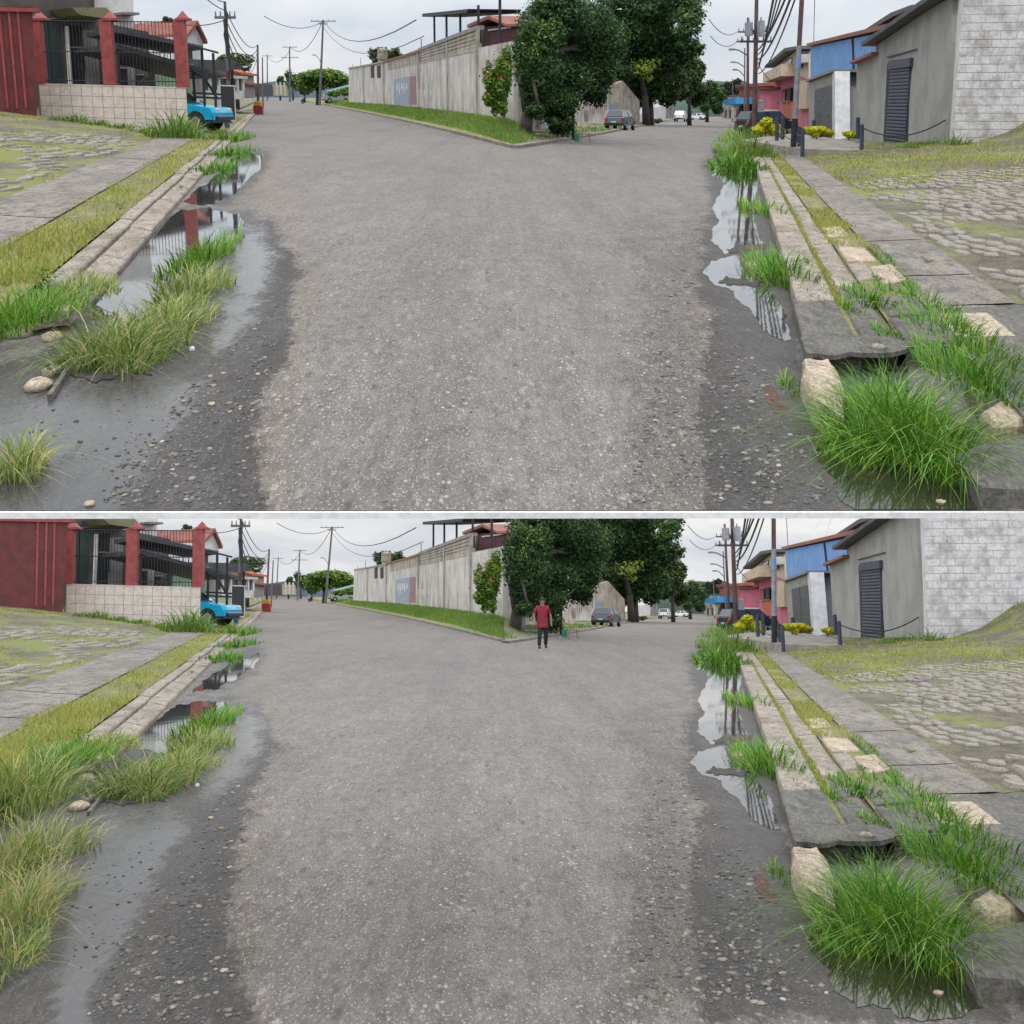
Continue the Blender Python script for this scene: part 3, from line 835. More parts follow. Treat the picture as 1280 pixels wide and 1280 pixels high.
# flat slabs laid between the stone row and the footpath
for (d0, d1, y0_, y1_, wet) in ((0.57, 0.72, 12.3, 13.6, 0), (0.74, 0.95, 12.0, 13.3, 0), (0.58, 0.86, 13.8, 15.2, 0), (0.60, 0.92, 15.3, 16.4, 0), (0.56, 0.80, 16.5, 17.9, 0),
                                (0.58, 0.90, 8.75, 9.9, 1), (0.60, 0.88, 10.0, 11.0, 1), (0.92, 1.30, 9.0, 10.1, 0), (0.98, 1.42, 10.4, 11.6, 0), (1.2, 1.6, 10.9, 12.0, 0)):
    kerb_block('R', d0, d1, y0_, y1_, 0.15 + r_.uniform(-0.01, 0.012), 0.165 + r_.uniform(-0.01, 0.015)).build('paving_slab', M['kerb_wet' if wet else 'stone_tan' if r_.random() < 0.35 else 'kerb'], kr)

# cobbles
protos = []
for k in range(9):
    n = r_.choice((5, 6, 6, 7)); m = MB()
    ang = sorted((2 * math.pi * (i + r_.uniform(-0.3, 0.3)) / n) for i in range(n))
    ring = [(math.cos(a) * r_.uniform(0.86, 1.08), math.sin(a) * r_.uniform(0.86, 1.08)) for a in ang]
    P = [(x, y, -0.9) for x, y in ring] + [(x, y, 0.25) for x, y in ring] + [(x * 0.82, y * 0.82, 0.5 + 0.12 * r_.uniform(-1, 1)) for x, y in ring]
    f = [(i, (i + 1) % n, n + (i + 1) % n, n + i) for i in range(n)] + [(n + i, n + (i + 1) % n, 2 * n + (i + 1) % n, 2 * n + i) for i in range(n)] + [tuple(range(2 * n, 3 * n))]
    protos.append(m.add(P, f).mesh('cobble', M['cobble']))
def cobbles(s, parent_name, region, y0, y1, d0, d1, sx, sy, limit, gaps):
    SET[0] = s
    root = thing(parent_name, None, None, kind='structure')
    c = []
    y = y0
    while y < y1:
        d = d0 + r_.uniform(0, sx)
        while d < d1:
            wx = sx * r_.uniform(0.7, 1.35)
            Y = y + r_.uniform(-0.3, 0.3) * sy
            X = kerb_l(Y) - d - wx / 2 if s == 'L' else kerb_r(Y) + d + wx / 2
            z = float(terr(np.array(X), np.array(Y)))
            px, py = proj(X, Y, z)
            hole = math.sin(X * 2.3 + 1.7 * math.sin(Y * 0.5)) * math.sin(Y * 0.55 + X) > gaps
            if inpoly(np.array([px]), np.array([py]), region)[0] and not hole:
                c.append((float(py), X, Y, z, wx))
            d += wx * 1.06
        y += sy
    c.sort(reverse=True)
    for (py, X, Y, z, wx) in c[:limit]:
        o = obj('cobble', r_.choice(protos), root, loc=(X, Y, z - 0.004))
        o.scale = (wx * 0.485, sy * 0.50 * r_.uniform(0.8, 1.1), 0.055 * r_.uniform(0.6, 1.5))
        o.rotation_euler = (r_.uniform(-0.05, 0.03), r_.uniform(-0.10, 0.10), r_.choice((0, math.pi)) + r_.uniform(-0.2, 0.2) * 0.4)
    rest = MB()
    for (py, X, Y, z, wx) in c[limit:]:
        n = 6; hx, hy = wx * 0.48, sy * 0.5
        ring = [(X + hx * math.cos(1.047 * i + 0.5) * r_.uniform(0.85, 1.1), Y + hy * math.sin(1.047 * i + 0.5) * r_.uniform(0.85, 1.1)) for i in range(n)]
        rest.prism([(x, q, z - 0.06) for x, q in ring], (0, 0, 0.078 + r_.uniform(-0.012, 0.015)))
    if rest.v: rest.build('cobbles_beyond', M['cobble'], root, kind='stuff')
    return root
cobbles('R', 'cobbles', [(1050, 232), (1180, 215), (1400, 205), (1400, 420), (1262, 405), (1130, 330)], 10.6, 38, 1.6, 10.0, 0.15, 0.50, 300, 0.5)
cobbles('L', 'cobbles', [(-200, 330), (-200, 170), (60, 165), (150, 172), (170, 185), (120, 215), (40, 262)], 12, 44, 2.15, 8.0, 0.22, 1.0, 300, 0.12)

# ------------------------------------------------------------------ short grass on verges, banks and between stones
def scatter_px(poly, n, al=AT):
    q = rand_in(poly, n)
    return np.array([tuple(G(x, y, al)) for x, y in q])
def scatter_ground(s, d0, d1, y0, y1, n, keep=None):
    """random points on a street's bank, denser close by as seen from the street"""
    Y = 1.0 / (1.0 / y1 + rng.random(n) * (1.0 / y0 - 1.0 / y1)); D = d0 + rng.random(n) * (d1 - d0)
    X = kerb_l(Y) - D if s == 'L' else kerb_r(Y) + D
    if keep is not None:
        m = keep(X, Y, D); X, Y, D = X[m], Y[m], D[m]
    return np.stack([X, Y, terr(X, Y)], -1)
def patch_noise(X, Y, f=1.0):
    return np.sin(X * 1.9 * f + 1.3 * np.sin(Y * 0.43 * f)) * np.sin(Y * 0.52 * f + 0.9 * np.sin(X * 1.1 * f)) + 0.35 * np.sin(X * 5.1 * f + Y * 1.7 * f)
def turf(name, P, h, wd, tm, mat, bend=0.5, segs=2, **k):
    n = len(P)
    hh = h * (0.5 + 0.8 * rng.random(n)) * (0.75 + 0.35 * patch_noise(P[:, 0] * 2, P[:, 1] * 2).clip(-1, 1))
    tt = tm[0] + tm[1] * rng.standard_normal(n) + 0.12 * patch_noise(P[:, 0], P[:, 1])
    ww = wd * (0.7 + 0.6 * rng.random(n)) * np.maximum(1.0, P[:, 1] / 22.0)
    return grass_obj(name, P, hh, ww, bend * (0.4 + rng.random(n)), tt, M[mat], segs, None, 0.2, kind='stuff', **k)
SET[0] = 'L'
P = scatter_ground('L', 0.40, 1.15, 5.7, 95, 19000, lambda X, Y, D: ((patch_noise(X, Y, 1.2) > -0.35) | (rng.random(len(X)) < 0.25)) & (D + 0.12 * np.sin(Y * 1.3) < 1.12))
turf('grass', P, 0.085, 0.012, (0.52, 0.20), 'short')
P = scatter_ground('L', 1.1, 9.0, 13, 70, 34000, lambda X, Y, D: ((patch_noise(X, Y, 0.75) > 0.18) & (D > 2.0) & (rng.random(len(X)) < .8)) | (rng.random(len(X)) < 0.03))
turf('grass', P, 0.06, 0.016, (0.50, 0.2), 'short')
# darker weeds along the foot of the tiled wall
SET[0] = 'R'
P = scatter_ground('R', 0.52, 0.93, 12.5, 60, 9000, lambda X, Y, D: (patch_noise(X, Y, 1.0) > -0.25 + 0.9 * (Y < 17)) & (D + 0.06 * np.sin(Y * 2.3) < 0.9))
turf('grass', P, 0.09, 0.010, (0.45, 0.2), 'short')
P = scatter_ground('R', 0.285, 0.345, 10.8, 40, 1600)
turf('grass', P, 0.05, 0.010, (0.40, 0.2), 'short')
P = scatter_ground('R', 0.88, 1.0, 10.2, 20, 1500, lambda X, Y, D: patch_noise(X, Y, 1.6) > -0.2)
turf('grass', P, 0.09, 0.009, (0.45, 0.2), 'vergeg')
bankpoly = [(985, 196), (1100, 180), (1190, 172), (1240, 150), (1264, 122), (1300, 90), (1420, 70), (1420, 236), (1270, 226), (1180, 228), (1085, 242), (1010, 212)]
P = scatter_ground('R', 1.6, 14.0, 17, 62, 60000, lambda X, Y, D: inpoly(*proj(X, Y, terr(X, Y)), bankpoly) & ((patch_noise(X, Y, 0.6) > -0.55) | (rng.random(len(X)) < 0.3)))
turf('grass', P, 0.075, 0.016, (0.50, 0.2), 'short')
P = scatter_ground('R', 1.9, 9.0, 10, 40, 9000, lambda X, Y, D: (patch_noise(X, Y, 1.5) > 0.72) | (rng.random(len(X)) < 0.02))
turf('grass', P, 0.05, 0.011, (0.55, 0.22), 'short')

# ------------------------------------------------------------------ grass clumps, stones and scrap at the gutter
SET[0] = 'L'
def tuft_px(x, y, rx, ry_m, hpx, n, f=GB, **k):
    c = f(x, y); s = c.y / 1870.0
    return tuft(c, rx * s, ry_m, hpx * s, n, wd=max(0.0065, 1.7 * s), **k)
gl = 'grass clumps in the gutter beside the tiled wall'
tuft_px(146, 450, 66, 0.55, 98, 1500, mat='mixed', tm=(0.42, 0.2), bend=(0.25, 0.95), label='large straggly grass clump, nearest beside the dark puddle', group=gl, straw=0.16)
tuft_px(206, 418, 46, 0.9, 80, 1100, mat='mixed', tm=(0.55, 0.2), bend=(0.25, 0.9), label='yellowing grass clump between the dark puddle and road', group=gl, straw=0.2)
tuft_px(236, 372, 32, 1.2, 62, 900, mat='mixed', tm=(0.5, 0.2), bend=(0.2, 0.8), label='middle grass clump along the dark puddle', group=gl, straw=0.14)
tuft_px(258, 322, 22, 1.6, 44, 700, mat='green', tm=(0.6, 0.2), bend=(0.2, 0.7), label='bright green grass clump at the far puddle end', group=gl)
tuft_px(266, 215, 13, 2.6, 24, 350, mat='green', tm=(0.5, 0.2), label='small grass clump on the kerb beside the second puddle', group=gl)
tuft_px(289, 194, 13, 3.2, 22, 350, mat='green', tm=(0.5, 0.2), label='grass clump in the gutter past the second puddle', group=gl)
tuft_px(288, 177, 14, 4.0, 24, 400, mat='green', tm=(0.5, 0.2), label='dark grass clump farthest up the gutter', group=gl)
tuft_px(222, 172, 26, 2.5, 44, 700, f=G, mat='vergeg', tm=(0.35, 0.2), label='bushy weeds at the end of the tiled wall', group=gl)
tuft_px(30, 400, 46, 0.9, 66, 900, f=G, mat='green', tm=(0.62, 0.2), bend=(0.2, 0.7), label='bright grass clump on the verge above the drain', group=gl)
tuft_px(95, 368, 40, 0.9, 42, 700, f=G, mat='mixed', tm=(0.55, 0.2), label='dry grass clump at the broken kerb end', group=gl, straw=0.2)
tuft_px(25, 590, 30, 0.25, 110, 420, mat='mixed', tm=(0.6, 0.2), bend=(0.5, 1.1), label='thin pale grass wisp hanging over the wet road', group=gl, straw=0.25)['only_upper'] = 1
# weeds along the wall foot
WL_ = ('tall thin weed against the tiled wall', 'weeds at the tiled wall end by the red gate', 'low weeds at the middle of the tiled wall', 'weeds under the second red column', 'spreading weeds near the bushy end weeds', 'short sparse weeds by the fifth tile column')
for i, (x, y, rx, hp) in enumerate(((95, 152, 12, 16), (62, 140, 8, 12), (120, 156, 14, 12), (150, 160, 16, 12), (182, 166, 18, 14), (75, 150, 8, 9))):
    tuft_px(x, y, rx, 1.2, hp, 160, f=G, mat='vergeg', tm=(0.4, 0.2), label=WL_[i], group='weeds at the foot of the tiled wall', name='weed', cat='weed')
def rock(name, x, y, rx, ry, rz, mat, label, cat='stone', group=None, f=GB, seed=0, sink=0.3, jit=0.16, rot=0.0):
    c = f(x, y); s = c.y / 1870.0
    m = MB().blob((0, 0, 0), rx * s, ry * s, rz * s, 12, 7, jit, seed)
    o = m.build(name, M[mat], None, True, label=label, cat=cat, group=group)
    o.location = c + Vector((0, 0, rz * s * (1 - 2 * sink) * 0.9)); o.rotation_euler = (0, 0, rot)
    return o
def slab_rock(name, poly, h, mat, label, cat='stone', group=None, f=GB, z0=0.0, seed=0, tilt=0.0):
    """a flat broken piece traced on the ground"""
    r2 = random.Random(seed)
    if mat != 'mud': poly = [tuple(q) for q in fractal(poly, seed + 9, 0.13, 2)]
    if mat == 'mud': poly = [tuple(q) for q in fractal(poly, seed + 5, 0.3, 3)]
    P = [f(x, y) for x, y in poly]; c = sum(P, Vector()) / len(P)
    ring = [p - c for p in P]; n = len(ring); ins = 0.9
    V = [(p.x, p.y, 0) for p in ring] + [(p.x, p.y, h * 0.8) for p in ring] + [(p.x * ins, p.y * ins, h + r2.uniform(-.1, .1) * h) for p in ring]
    fc = [(i, (i + 1) % n, n + (i + 1) % n, n + i) for i in range(n)] + [(n + i, n + (i + 1) % n, 2 * n + (i + 1) % n, 2 * n + i) for i in range(n)] + [tuple(range(2 * n, 3 * n))]
    area = sum(ring[i].x * ring[(i + 1) % n].y - ring[(i + 1) % n].x * ring[i].y for i in range(n))
    if area < 0: fc = [g[::-1] for g in fc]
    o = MB().add(V, fc).build(name, M[mat], None, label=label, cat=cat, group=group)
    o.location = c + Vector((0, 0, z0)); o.rotation_euler = (tilt, 0, 0)
    return o
gs = 'broken stones around the kerb drain'
slab_rock('broken_slab', [(36, 408), (60, 400), (92, 402), (88, 414), (60, 416), (40, 420)], 0.10, 'kerb', 'flat broken kerb slab lying over the open drain', 'slab', gs, tilt=-0.02, z0=0.03)
rock('stone', 26, 420, 15, 30, 8, 'kerb', 'rounded grey stone at the drain edge', group=gs, seed=2)
rock('stone', 65, 424, 12, 26, 7, 'stone_tan', 'tan stone under the broken kerb slab', group=gs, seed=3)
rock('stone', 48, 486, 17, 34, 10, 'stone_tan', 'smooth tan stone standing in the wet gutter', group=gs, seed=4)
rock('stone', 66, 468, 13, 30, 8, 'kerb', 'brownish stone at the low drain edge', group=gs, seed=5)
m = MB(); p0, p1 = GB(98, 448), GB(62, 500)
m.hexa([p0 + Vector((-0.012, 0, 0)), p0 + Vector((0.012, 0, 0)), p1 + Vector((0.012, 0, 0)), p1 + Vector((-0.012, 0, 0)), p0 + Vector((-0.012, 0, 0.03)), p0 + Vector((0.012, 0, 0.03)), p1 + Vector((0.012, 0, 0.03)), p1 + Vector((-0.012, 0, 0.03))])
m.build('concrete_strip', M['kerb_wet'], None, label='thin dark concrete strip edging the open drain', cat='concrete')
slab_rock('mud_bank', [(60, 440), (95, 430), (180, 455), (190, 470), (120, 480), (80, 470)], 0.004, 'mud', 'dark mud around the roots of the large grass clump', 'mud', None)
rock('pebble', 265, 506, 5, 8, 3, 'stone_tan', 'orange pebble alone on the wet asphalt', 'pebble', 'odd pebbles on the wet road', seed=21)
rock('pebble', 112, 631, 7, 11, 4, 'stone_tan', 'pale tan pebble at the lowest edge of the wet road', 'pebble', 'odd pebbles on the wet road', seed=22)['only_upper'] = 1
rock('pebble', 240, 438, 4, 7, 4, 'lip', 'white pebble beside the large grass clump', 'pebble', 'odd pebbles on the wet road', seed=23)
rock('bottle_cap', 122, 455, 3, 4, 4, 'mud', 'small blue cap caught in the grass roots', 'cap', None, seed=24)

SET[0] = 'R'
gr_ = 'grass clumps along the broken kerb'
c = GB(1140, 578); 
tuft(c + Vector((0.02, 0.35, 0)), 0.30, 0.75, 0.52, 2300, 'green', 0.0085, (0.25, 1.0), (0.52, 0.2), 'huge bright green grass clump over the open kerb inlet', gr_)
tuft(G(1205, 470) + Vector((0, 0, 0)), 0.16, 1.0, 0.26, 800, 'green', 0.0075, (0.25, 0.9), (0.48, 0.2), 'loose grass spreading behind the huge clump', gr_)
tuft_px(1190, 415, 36, 1.2, 48, 600, f=G, mat='green', tm=(0.5, 0.2), label='grass clump on the footpath edge beside the wet slab', group=gr_)
tuft_px(1240, 452, 26, 1.0, 40, 400, f=G, mat='green', tm=(0.5, 0.2), label='grass clump at the picture edge behind the huge clump', group=gr_)
tuft_px(1150, 378, 26, 1.0, 34, 320, f=G, mat='green', tm=(0.5, 0.2), label='narrow grass clump in the footpath joint', group=gr_)
tuft_px(980, 352, 30, 1.9, 60, 800, mat='green', tm=(0.5, 0.2), label='round green grass clump in the gutter beside the puddle', group=gr_)
tuft_px(962, 270, 15, 2.8, 32, 420, mat='green', tm=(0.5, 0.2), label='small round grass clump against the kerb', group=gr_)
tuft_px(990, 486, 17, 0.4, 32, 130, mat='green', tm=(0.6, 0.2), label='little grass sprig beside the tan kerb stone', group=gr_)
tuft_px(1083, 374, 18, 0.8, 34, 260, f=G, mat='green', tm=(0.5, 0.2), label='grass clump between the kerb stone row and slabs', group=gr_)
tuft_px(1060, 383, 9, 0.5, 18, 110, f=G, mat='green', tm=(0.55, 0.2), label='tiny grass sprig in the kerb joint', group=gr_)
tuft_px(1108, 416, 14, 0.4, 16, 130, f=G, mat='green', tm=(0.5, 0.2), label='small sprawling weed on the damp slab', group=gr_)
tuft_px(922, 212, 24, 3.2, 34, 650, mat='green', tm=(0.42, 0.2), label='dark grass clump standing in the far gutter water', group=gr_)
tuft_px(932, 196, 18, 6.0, 42, 650, f=G, mat='vergeg', tm=(0.5, 0.2), label='tall feathery grass at the far kerb', group=gr_)
tuft_px(928, 180, 15, 7.0, 36, 500, f=G, mat='vergeg', tm=(0.55, 0.2), label='tall pale grass farthest along the kerb', group=gr_)
# stones and scrap
slab_rock('kerb_stone', [(1002, 474), (1034, 472), (1050, 500), (1054, 545), (1034, 545), (1012, 520), (1000, 496)], 0.12, 'stone_tan', 'broken tan kerb stone lying beside the huge grass clump', 'stone')
slab_rock('slab', [(999, 447), (1030, 440), (1128, 446), (1132, 462), (1060, 466), (1008, 468)], 0.035, 'kerb_wet', 'cracked damp concrete slab bridging the kerb inlet', 'slab', z0=0.10, seed=3)
m = MB(); 
a_, b_, c_, d_ = GB(1010, 468), GB(1135, 462), GB(1135, 490), GB(1030, 500)
m.prism([a_ + Vector((0, 0, .004)), b_ + Vector((0, 0, .004)), c_ + Vector((0, 0, .004)), d_ + Vector((0, 0, .004))], (0, 0, 0.004))
m.build('drain_hole', plain('drain_black', (0.006, 0.006, 0.005), 0.6), None, kind='structure')
slab_rock('slab', [(1184, 592), (1300, 560), (1420, 600), (1420, 633), (1224, 633)], 0.10, 'kerb_wet', 'dark damp concrete slab at the lowest corner', 'slab', seed=8)
slab_rock('slab', [(1222, 545), (1256, 530), (1300, 530), (1300, 552), (1240, 560)], 0.12, 'stone_tan', 'pale broken slab beyond the huge grass clump', 'slab', seed=9)
slab_rock('slab', [(1206, 500), (1300, 485), (1300, 525), (1230, 540)], 0.11, 'kerb_wet', 'grey damp slab behind the huge grass clump', 'slab', seed=10)
slab_rock('metal_scrap', [(955, 484), (962, 482), (984, 512), (980, 518), (968, 516)], 0.005, 'redstone', 'reddish rusty strip lying on the wet road', 'scrap')
slab_rock('plank', [(925, 309), (957, 305), (958, 310), (926, 314)], 0.008, 'redstone', 'dark board lying across the puddle', 'board')
slab_rock('stone', [(931, 334), (940, 328), (949, 331), (948, 337), (936, 338)], 0.05, 'kerb', 'flat pale stone between the puddle and round clump', 'stone')
slab_rock('mud_bank', [(898, 354), (908, 346), (930, 349), (958, 352), (945, 360), (912, 358)], 0.010, 'mud', 'ragged mud heap between the two puddles', 'mud')
slab_rock('mud_bank', [(908, 312), (925, 308), (945, 312), (930, 318), (912, 318)], 0.008, 'mud', 'thin mud bar crossing the puddle below the board', 'mud')
rock('stone', 1098, 436, 9, 14, 5, 'kerb', 'small loose stone on the damp slab', f=G, seed=31)
rock('stone', 1176, 628, 7, 10, 3, 'stone_tan', 'tan pebble in the murky water below the clump', seed=32)
SET[0] = None

# loose gravel, both terraces
G1 = [(120, 640), (150, 560), (250, 470), (300, 420), (345, 380), (352, 420), (330, 480), (318, 560), (330, 640)]
G2 = [(790, 640), (790, 560), (820, 470), (810, 390), (850, 330), (890, 380), (940, 440), (990, 520), (1020, 590), (1060, 640)]
G3 = [(340, 640), (360, 480), (400, 420), (640, 400), (800, 420), (790, 640)]
G4 = [(30, 640), (30, 520), (120, 490), (240, 470), (250, 560), (180, 640)]
pebbles([G1, G2], [900, 1900], AT, 1.4, 11, M['pebble'], lvl='t', power=3.2, sink=0.5)
pebbles([G1, G2, G4], [700, 1100, 160], AT, 1.3, 8, M['pebble_dark'], lvl='t', sink=0.5)
pebbles([G3], [420], AT, 2.0, 7, M['pebble'], lvl='t', sink=0.62, power=4)
H1 = [(110, 1270), (150, 1180), (215, 1100), (262, 1010), (320, 960), (318, 1020), (292, 1090), (284, 1170), (304, 1280)]
H4 = [(60, 1270), (90, 1100), (130, 1020), (220, 1015), (200, 1110), (110, 1270)]
H3 = [(x, y + 626) for x, y in G3]
H2 = shift_poly(G2, 'R')
pebbles([H1, H2], [900, 1900], AB, 1.4, 11, M['pebble'], lvl='b', power=3.2, sink=0.5)
pebbles([H1, H2, H4], [700, 1100, 160], AB, 1.3, 8, M['pebble_dark'], lvl='b', sink=0.5)
pebbles([H3], [420], AB, 2.0, 7, M['pebble'], lvl='b', sink=0.62, power=4)

# ------------------------------------------------------------------ upright planes measured on the photograph
class Wall:
    """a vertical plane through two points given as (pixel x, pixel y, depth)"""
    def __init__(s, A, B):
        p, q = W(*A), W(*B); s.p = p.copy()
        s.u = Vector((q.x - p.x, q.y - p.y, 0)); s.len = s.u.length; s.u.normalize()
        s.n = Vector((s.u.y, -s.u.x, 0))
        if s.n.dot(Vector((0, 0, CH)) - p) < 0: s.n = -s.n
        s.p.z = 0
    def sz(s, x, y):
        a, b = ray(x, y); d = Vector((a, 1, b)); o = Vector((0, 0, CH))
        t = (s.p - o).dot(s.n) / d.dot(s.n); P = o + d * t
        return (P - s.p).dot(s.u), P.z
    def pt(s, a, z, n=0.0):
        return s.p + s.u * a + s.n * n + Vector((0, 0, z))
    def px(s, x, y, n=0.0):
        a, z = s.sz(x, y); return s.pt(a, z, n)
    def box(s, m, a0, a1, z0, z1, n0, n1):
        P = [s.pt(a0, z0, n1), s.pt(a1, z0, n1), s.pt(a1, z0, n0), s.pt(a0, z0, n0), s.pt(a0, z1, n1), s.pt(a1, z1, n1), s.pt(a1, z1, n0), s.pt(a0, z1, n0)]
        if (s.u.cross(-s.n)).z < 0: P = [P[i] for i in (1, 0, 3, 2, 5, 4, 7, 6)]
        return m.hexa(P)
    def pbox(s, m, x0, y0, x1, y1, n0, n1):
        """box over the pixel rectangle (upright in the scene)"""
        a0, z0 = s.sz(x0, y1); a1, _ = s.sz(x1, y1); xm = (x0 + x1) / 2
        _, zt = s.sz(xm, y0); _, zb = s.sz(xm, y1)
        return s.box(m, min(a0, a1), max(a0, a1), zb, zt, n0, n1)
    def poly(s, m, pts, n0, n1):
        P = [s.px(x, y, n0) for x, y in pts]
        nn = sum(((P[i] - P[0]).cross(P[i + 1] - P[0]) for i in range(1, len(P) - 1)), Vector())
        if nn.dot(s.n) > 0: P = P[::-1]
        return m.prism(P, s.n * (n1 - n0))
def B1(): return MB()
def sag(p, q, drop, n=10):
    return [p.lerp(q, i / n) - Vector((0, 0, drop * 4 * (i / n) * (1 - i / n))) for i in range(n + 1)]
M['redpaint'] = surf('dark_red_paint', srgb(104, 40, 38), srgb(84, 31, 30), 3, 0.6, 0.1, 0.25, (0.06, 0.02, 0.02))
M['redcol'] = surf('brick_red_paint', srgb(150, 66, 62), srgb(126, 52, 50), 4, 0.6, 0.1, 0.2, (0.08, 0.03, 0.03))
M['tile'] = surf('pale_wall_tile', srgb(208, 195, 184), srgb(192, 178, 166), 5, 0.45, 0.05, 0.2, (0.22, 0.17, 0.13))
M['grout'] = plain('grout', srgb(120, 108, 98), 0.9)
M['blackmetal'] = surf('black_metal', (0.012, 0.014, 0.019), (0.022, 0.024, 0.03), 6, 0.75, 0.05)
M['darkwall'] = surf('dim_interior_plaster', srgb(92, 84, 78), srgb(66, 60, 58), 1.0, 0.9, 0.15, 0.4)  # dim look of the porch interior put into the wall colour
M['greywall'] = surf('grey_plaster', srgb(140, 136, 130), srgb(118, 114, 108), 1.2, 0.9, 0.15, 0.35)
M['greendoor'] = surf('dark_green_metal', (0.022, 0.045, 0.040), (0.014, 0.028, 0.027), 3, 0.5, 0.05)
M['whitepaint'] = surf('white_paint', srgb(205, 203, 200), srgb(182, 180, 176), 2, 0.6, 0.05, 0.25, (0.2, 0.18, 0.15))
M['palegreen'] = surf('pale_green_wall', srgb(122, 146, 122), srgb(98, 118, 98), 1.5, 0.85, 0.1, 0.25)
M['slate'] = surf('dark_sheet_roof', (0.030, 0.032, 0.038), (0.055, 0.057, 0.064), 1.5, 0.55, 0.1)
M['glass'] = plain('dark_glass', (0.035, 0.042, 0.05), 0.08, 0.0, 0.8)
M['rooftile'] = surf('red_clay_tile', srgb(150, 92, 78), srgb(122, 74, 64), 2.5, 0.85, 0.2, 0.3)
M['orange'] = surf('orange_wall', srgb(190, 104, 78), srgb(160, 84, 64), 1.5, 0.85, 0.1, 0.2)
M['olivesoffit'] = surf('olive_soffit', srgb(120, 116, 84), srgb(98, 96, 70), 2, 0.9, 0.1)
M['polegrey'] = surf('grey_pole', srgb(96, 94, 96), srgb(76, 74, 78), 3, 0.6, 0.05)
M['polebrown'] = surf('brown_pole', srgb(98, 72, 70), srgb(76, 58, 58), 3, 0.7, 0.1)
M['wire'] = plain('cable', (0.03, 0.03, 0.032), 0.6)
M['oldwall'] = surf('weathered_white_wall', srgb(200, 195, 188), srgb(156, 150, 143), 0.6, 0.92, 0.25, 0.65, (0.075, 0.070, 0.062), edge=(0.40, 0.64))
M['oldblock'] = surf('weathered_block', srgb(172, 164, 150), srgb(134, 126, 114), 0.8, 0.92, 0.3, 0.55, (0.07, 0.063, 0.055))
M['voiddark'] = plain('dark_recess', (0.018, 0.017, 0.016), 0.9)
M['mural'] = surf('faded_blue_paint', srgb(128, 146, 166), srgb(150, 156, 162), 1.2, 0.85, 0.1, 0.4, (0.12, 0.12, 0.12))
M['muralred'] = surf('faded_red_paint', srgb(150, 110, 112), srgb(128, 100, 102), 1.2, 0.85, 0.1, 0.3)
M['maroon'] = surf('maroon_wall', srgb(104, 62, 62), srgb(84, 52, 54), 1.5, 0.85, 0.1, 0.3)
M['carblue'] = plain('turquoise_car_paint', (0.01, 0.36, 0.58), 0.25, 0.1)
M['carnavy'] = plain('navy_car_paint', (0.012, 0.03, 0.065), 0.3, 0.1)
M['chrome'] = plain('dull_chrome', (0.5, 0.5, 0.5), 0.25, 0.9)
M['tyre'] = plain('tyre_rubber', (0.012, 0.012, 0.012), 0.85)
M['rim'] = plain('wheel_rim', (0.35, 0.35, 0.36), 0.35, 0.7)
M['lamp'] = plain('lamp_glass', (0.55, 0.52, 0.46), 0.15)
M['lampred'] = plain('tail_lamp_red', (0.35, 0.02, 0.02), 0.2)
M['platew'] = plain('number_plate', (0.5, 0.48, 0.4), 0.5)
M['concrete'] = surf('bare_concrete', srgb(150, 142, 130), srgb(120, 112, 102), 1.5, 0.9, 0.2, 0.2)
M['yellowp'] = plain('yellow_paint', srgb(200, 150, 40), 0.5)
M['redp'] = plain('red_plastic', srgb(150, 50, 48), 0.5)
M['bluep'] = plain('blue_plastic', srgb(50, 80, 120), 0.5)

# ------------------------------------------------------------------ vehicles (x forward, origin on the ground under the middle)
PROF = {  # lower body line, cabin base x0 x1, cabin top x0 x1, belt, roof (fractions of length / metres)
    'sedan': dict(body=[(-2.1, .32), (-2.12, .62), (-2.05, .86), (-1.35, .90), (0.75, .92), (1.2, .86), (2.0, .76), (2.10, .60), (2.08, .34)], cab=(-1.45, 0.95, -0.95, 0.25), belt=.90, roof=1.42, w=1.66, wb=(-1.28, 1.32), r=.30),
    'hatch': dict(body=[(-1.9, .34), (-1.95, .60), (-1.88, .98), (-1.2, 1.02), (0.8, 1.02), (1.5, .90), (1.85, .76), (1.92, .56), (1.9, .32)], cab=(-1.86, 1.15, -1.5, 0.35), belt=1.0, roof=1.58, w=1.70, wb=(-1.2, 1.25), r=.31),
    'suv': dict(body=[(-2.2, .42), (-2.25, .7), (-2.2, 1.12), (-1.5, 1.16), (0.9, 1.16), (1.75, 1.06), (2.15, .92), (2.25, .62), (2.2, .40)], cab=(-2.16, 1.3, -1.85, 0.55), belt=1.14, roof=1.76, w=1.82, wb=(-1.35, 1.42), r=.36)}
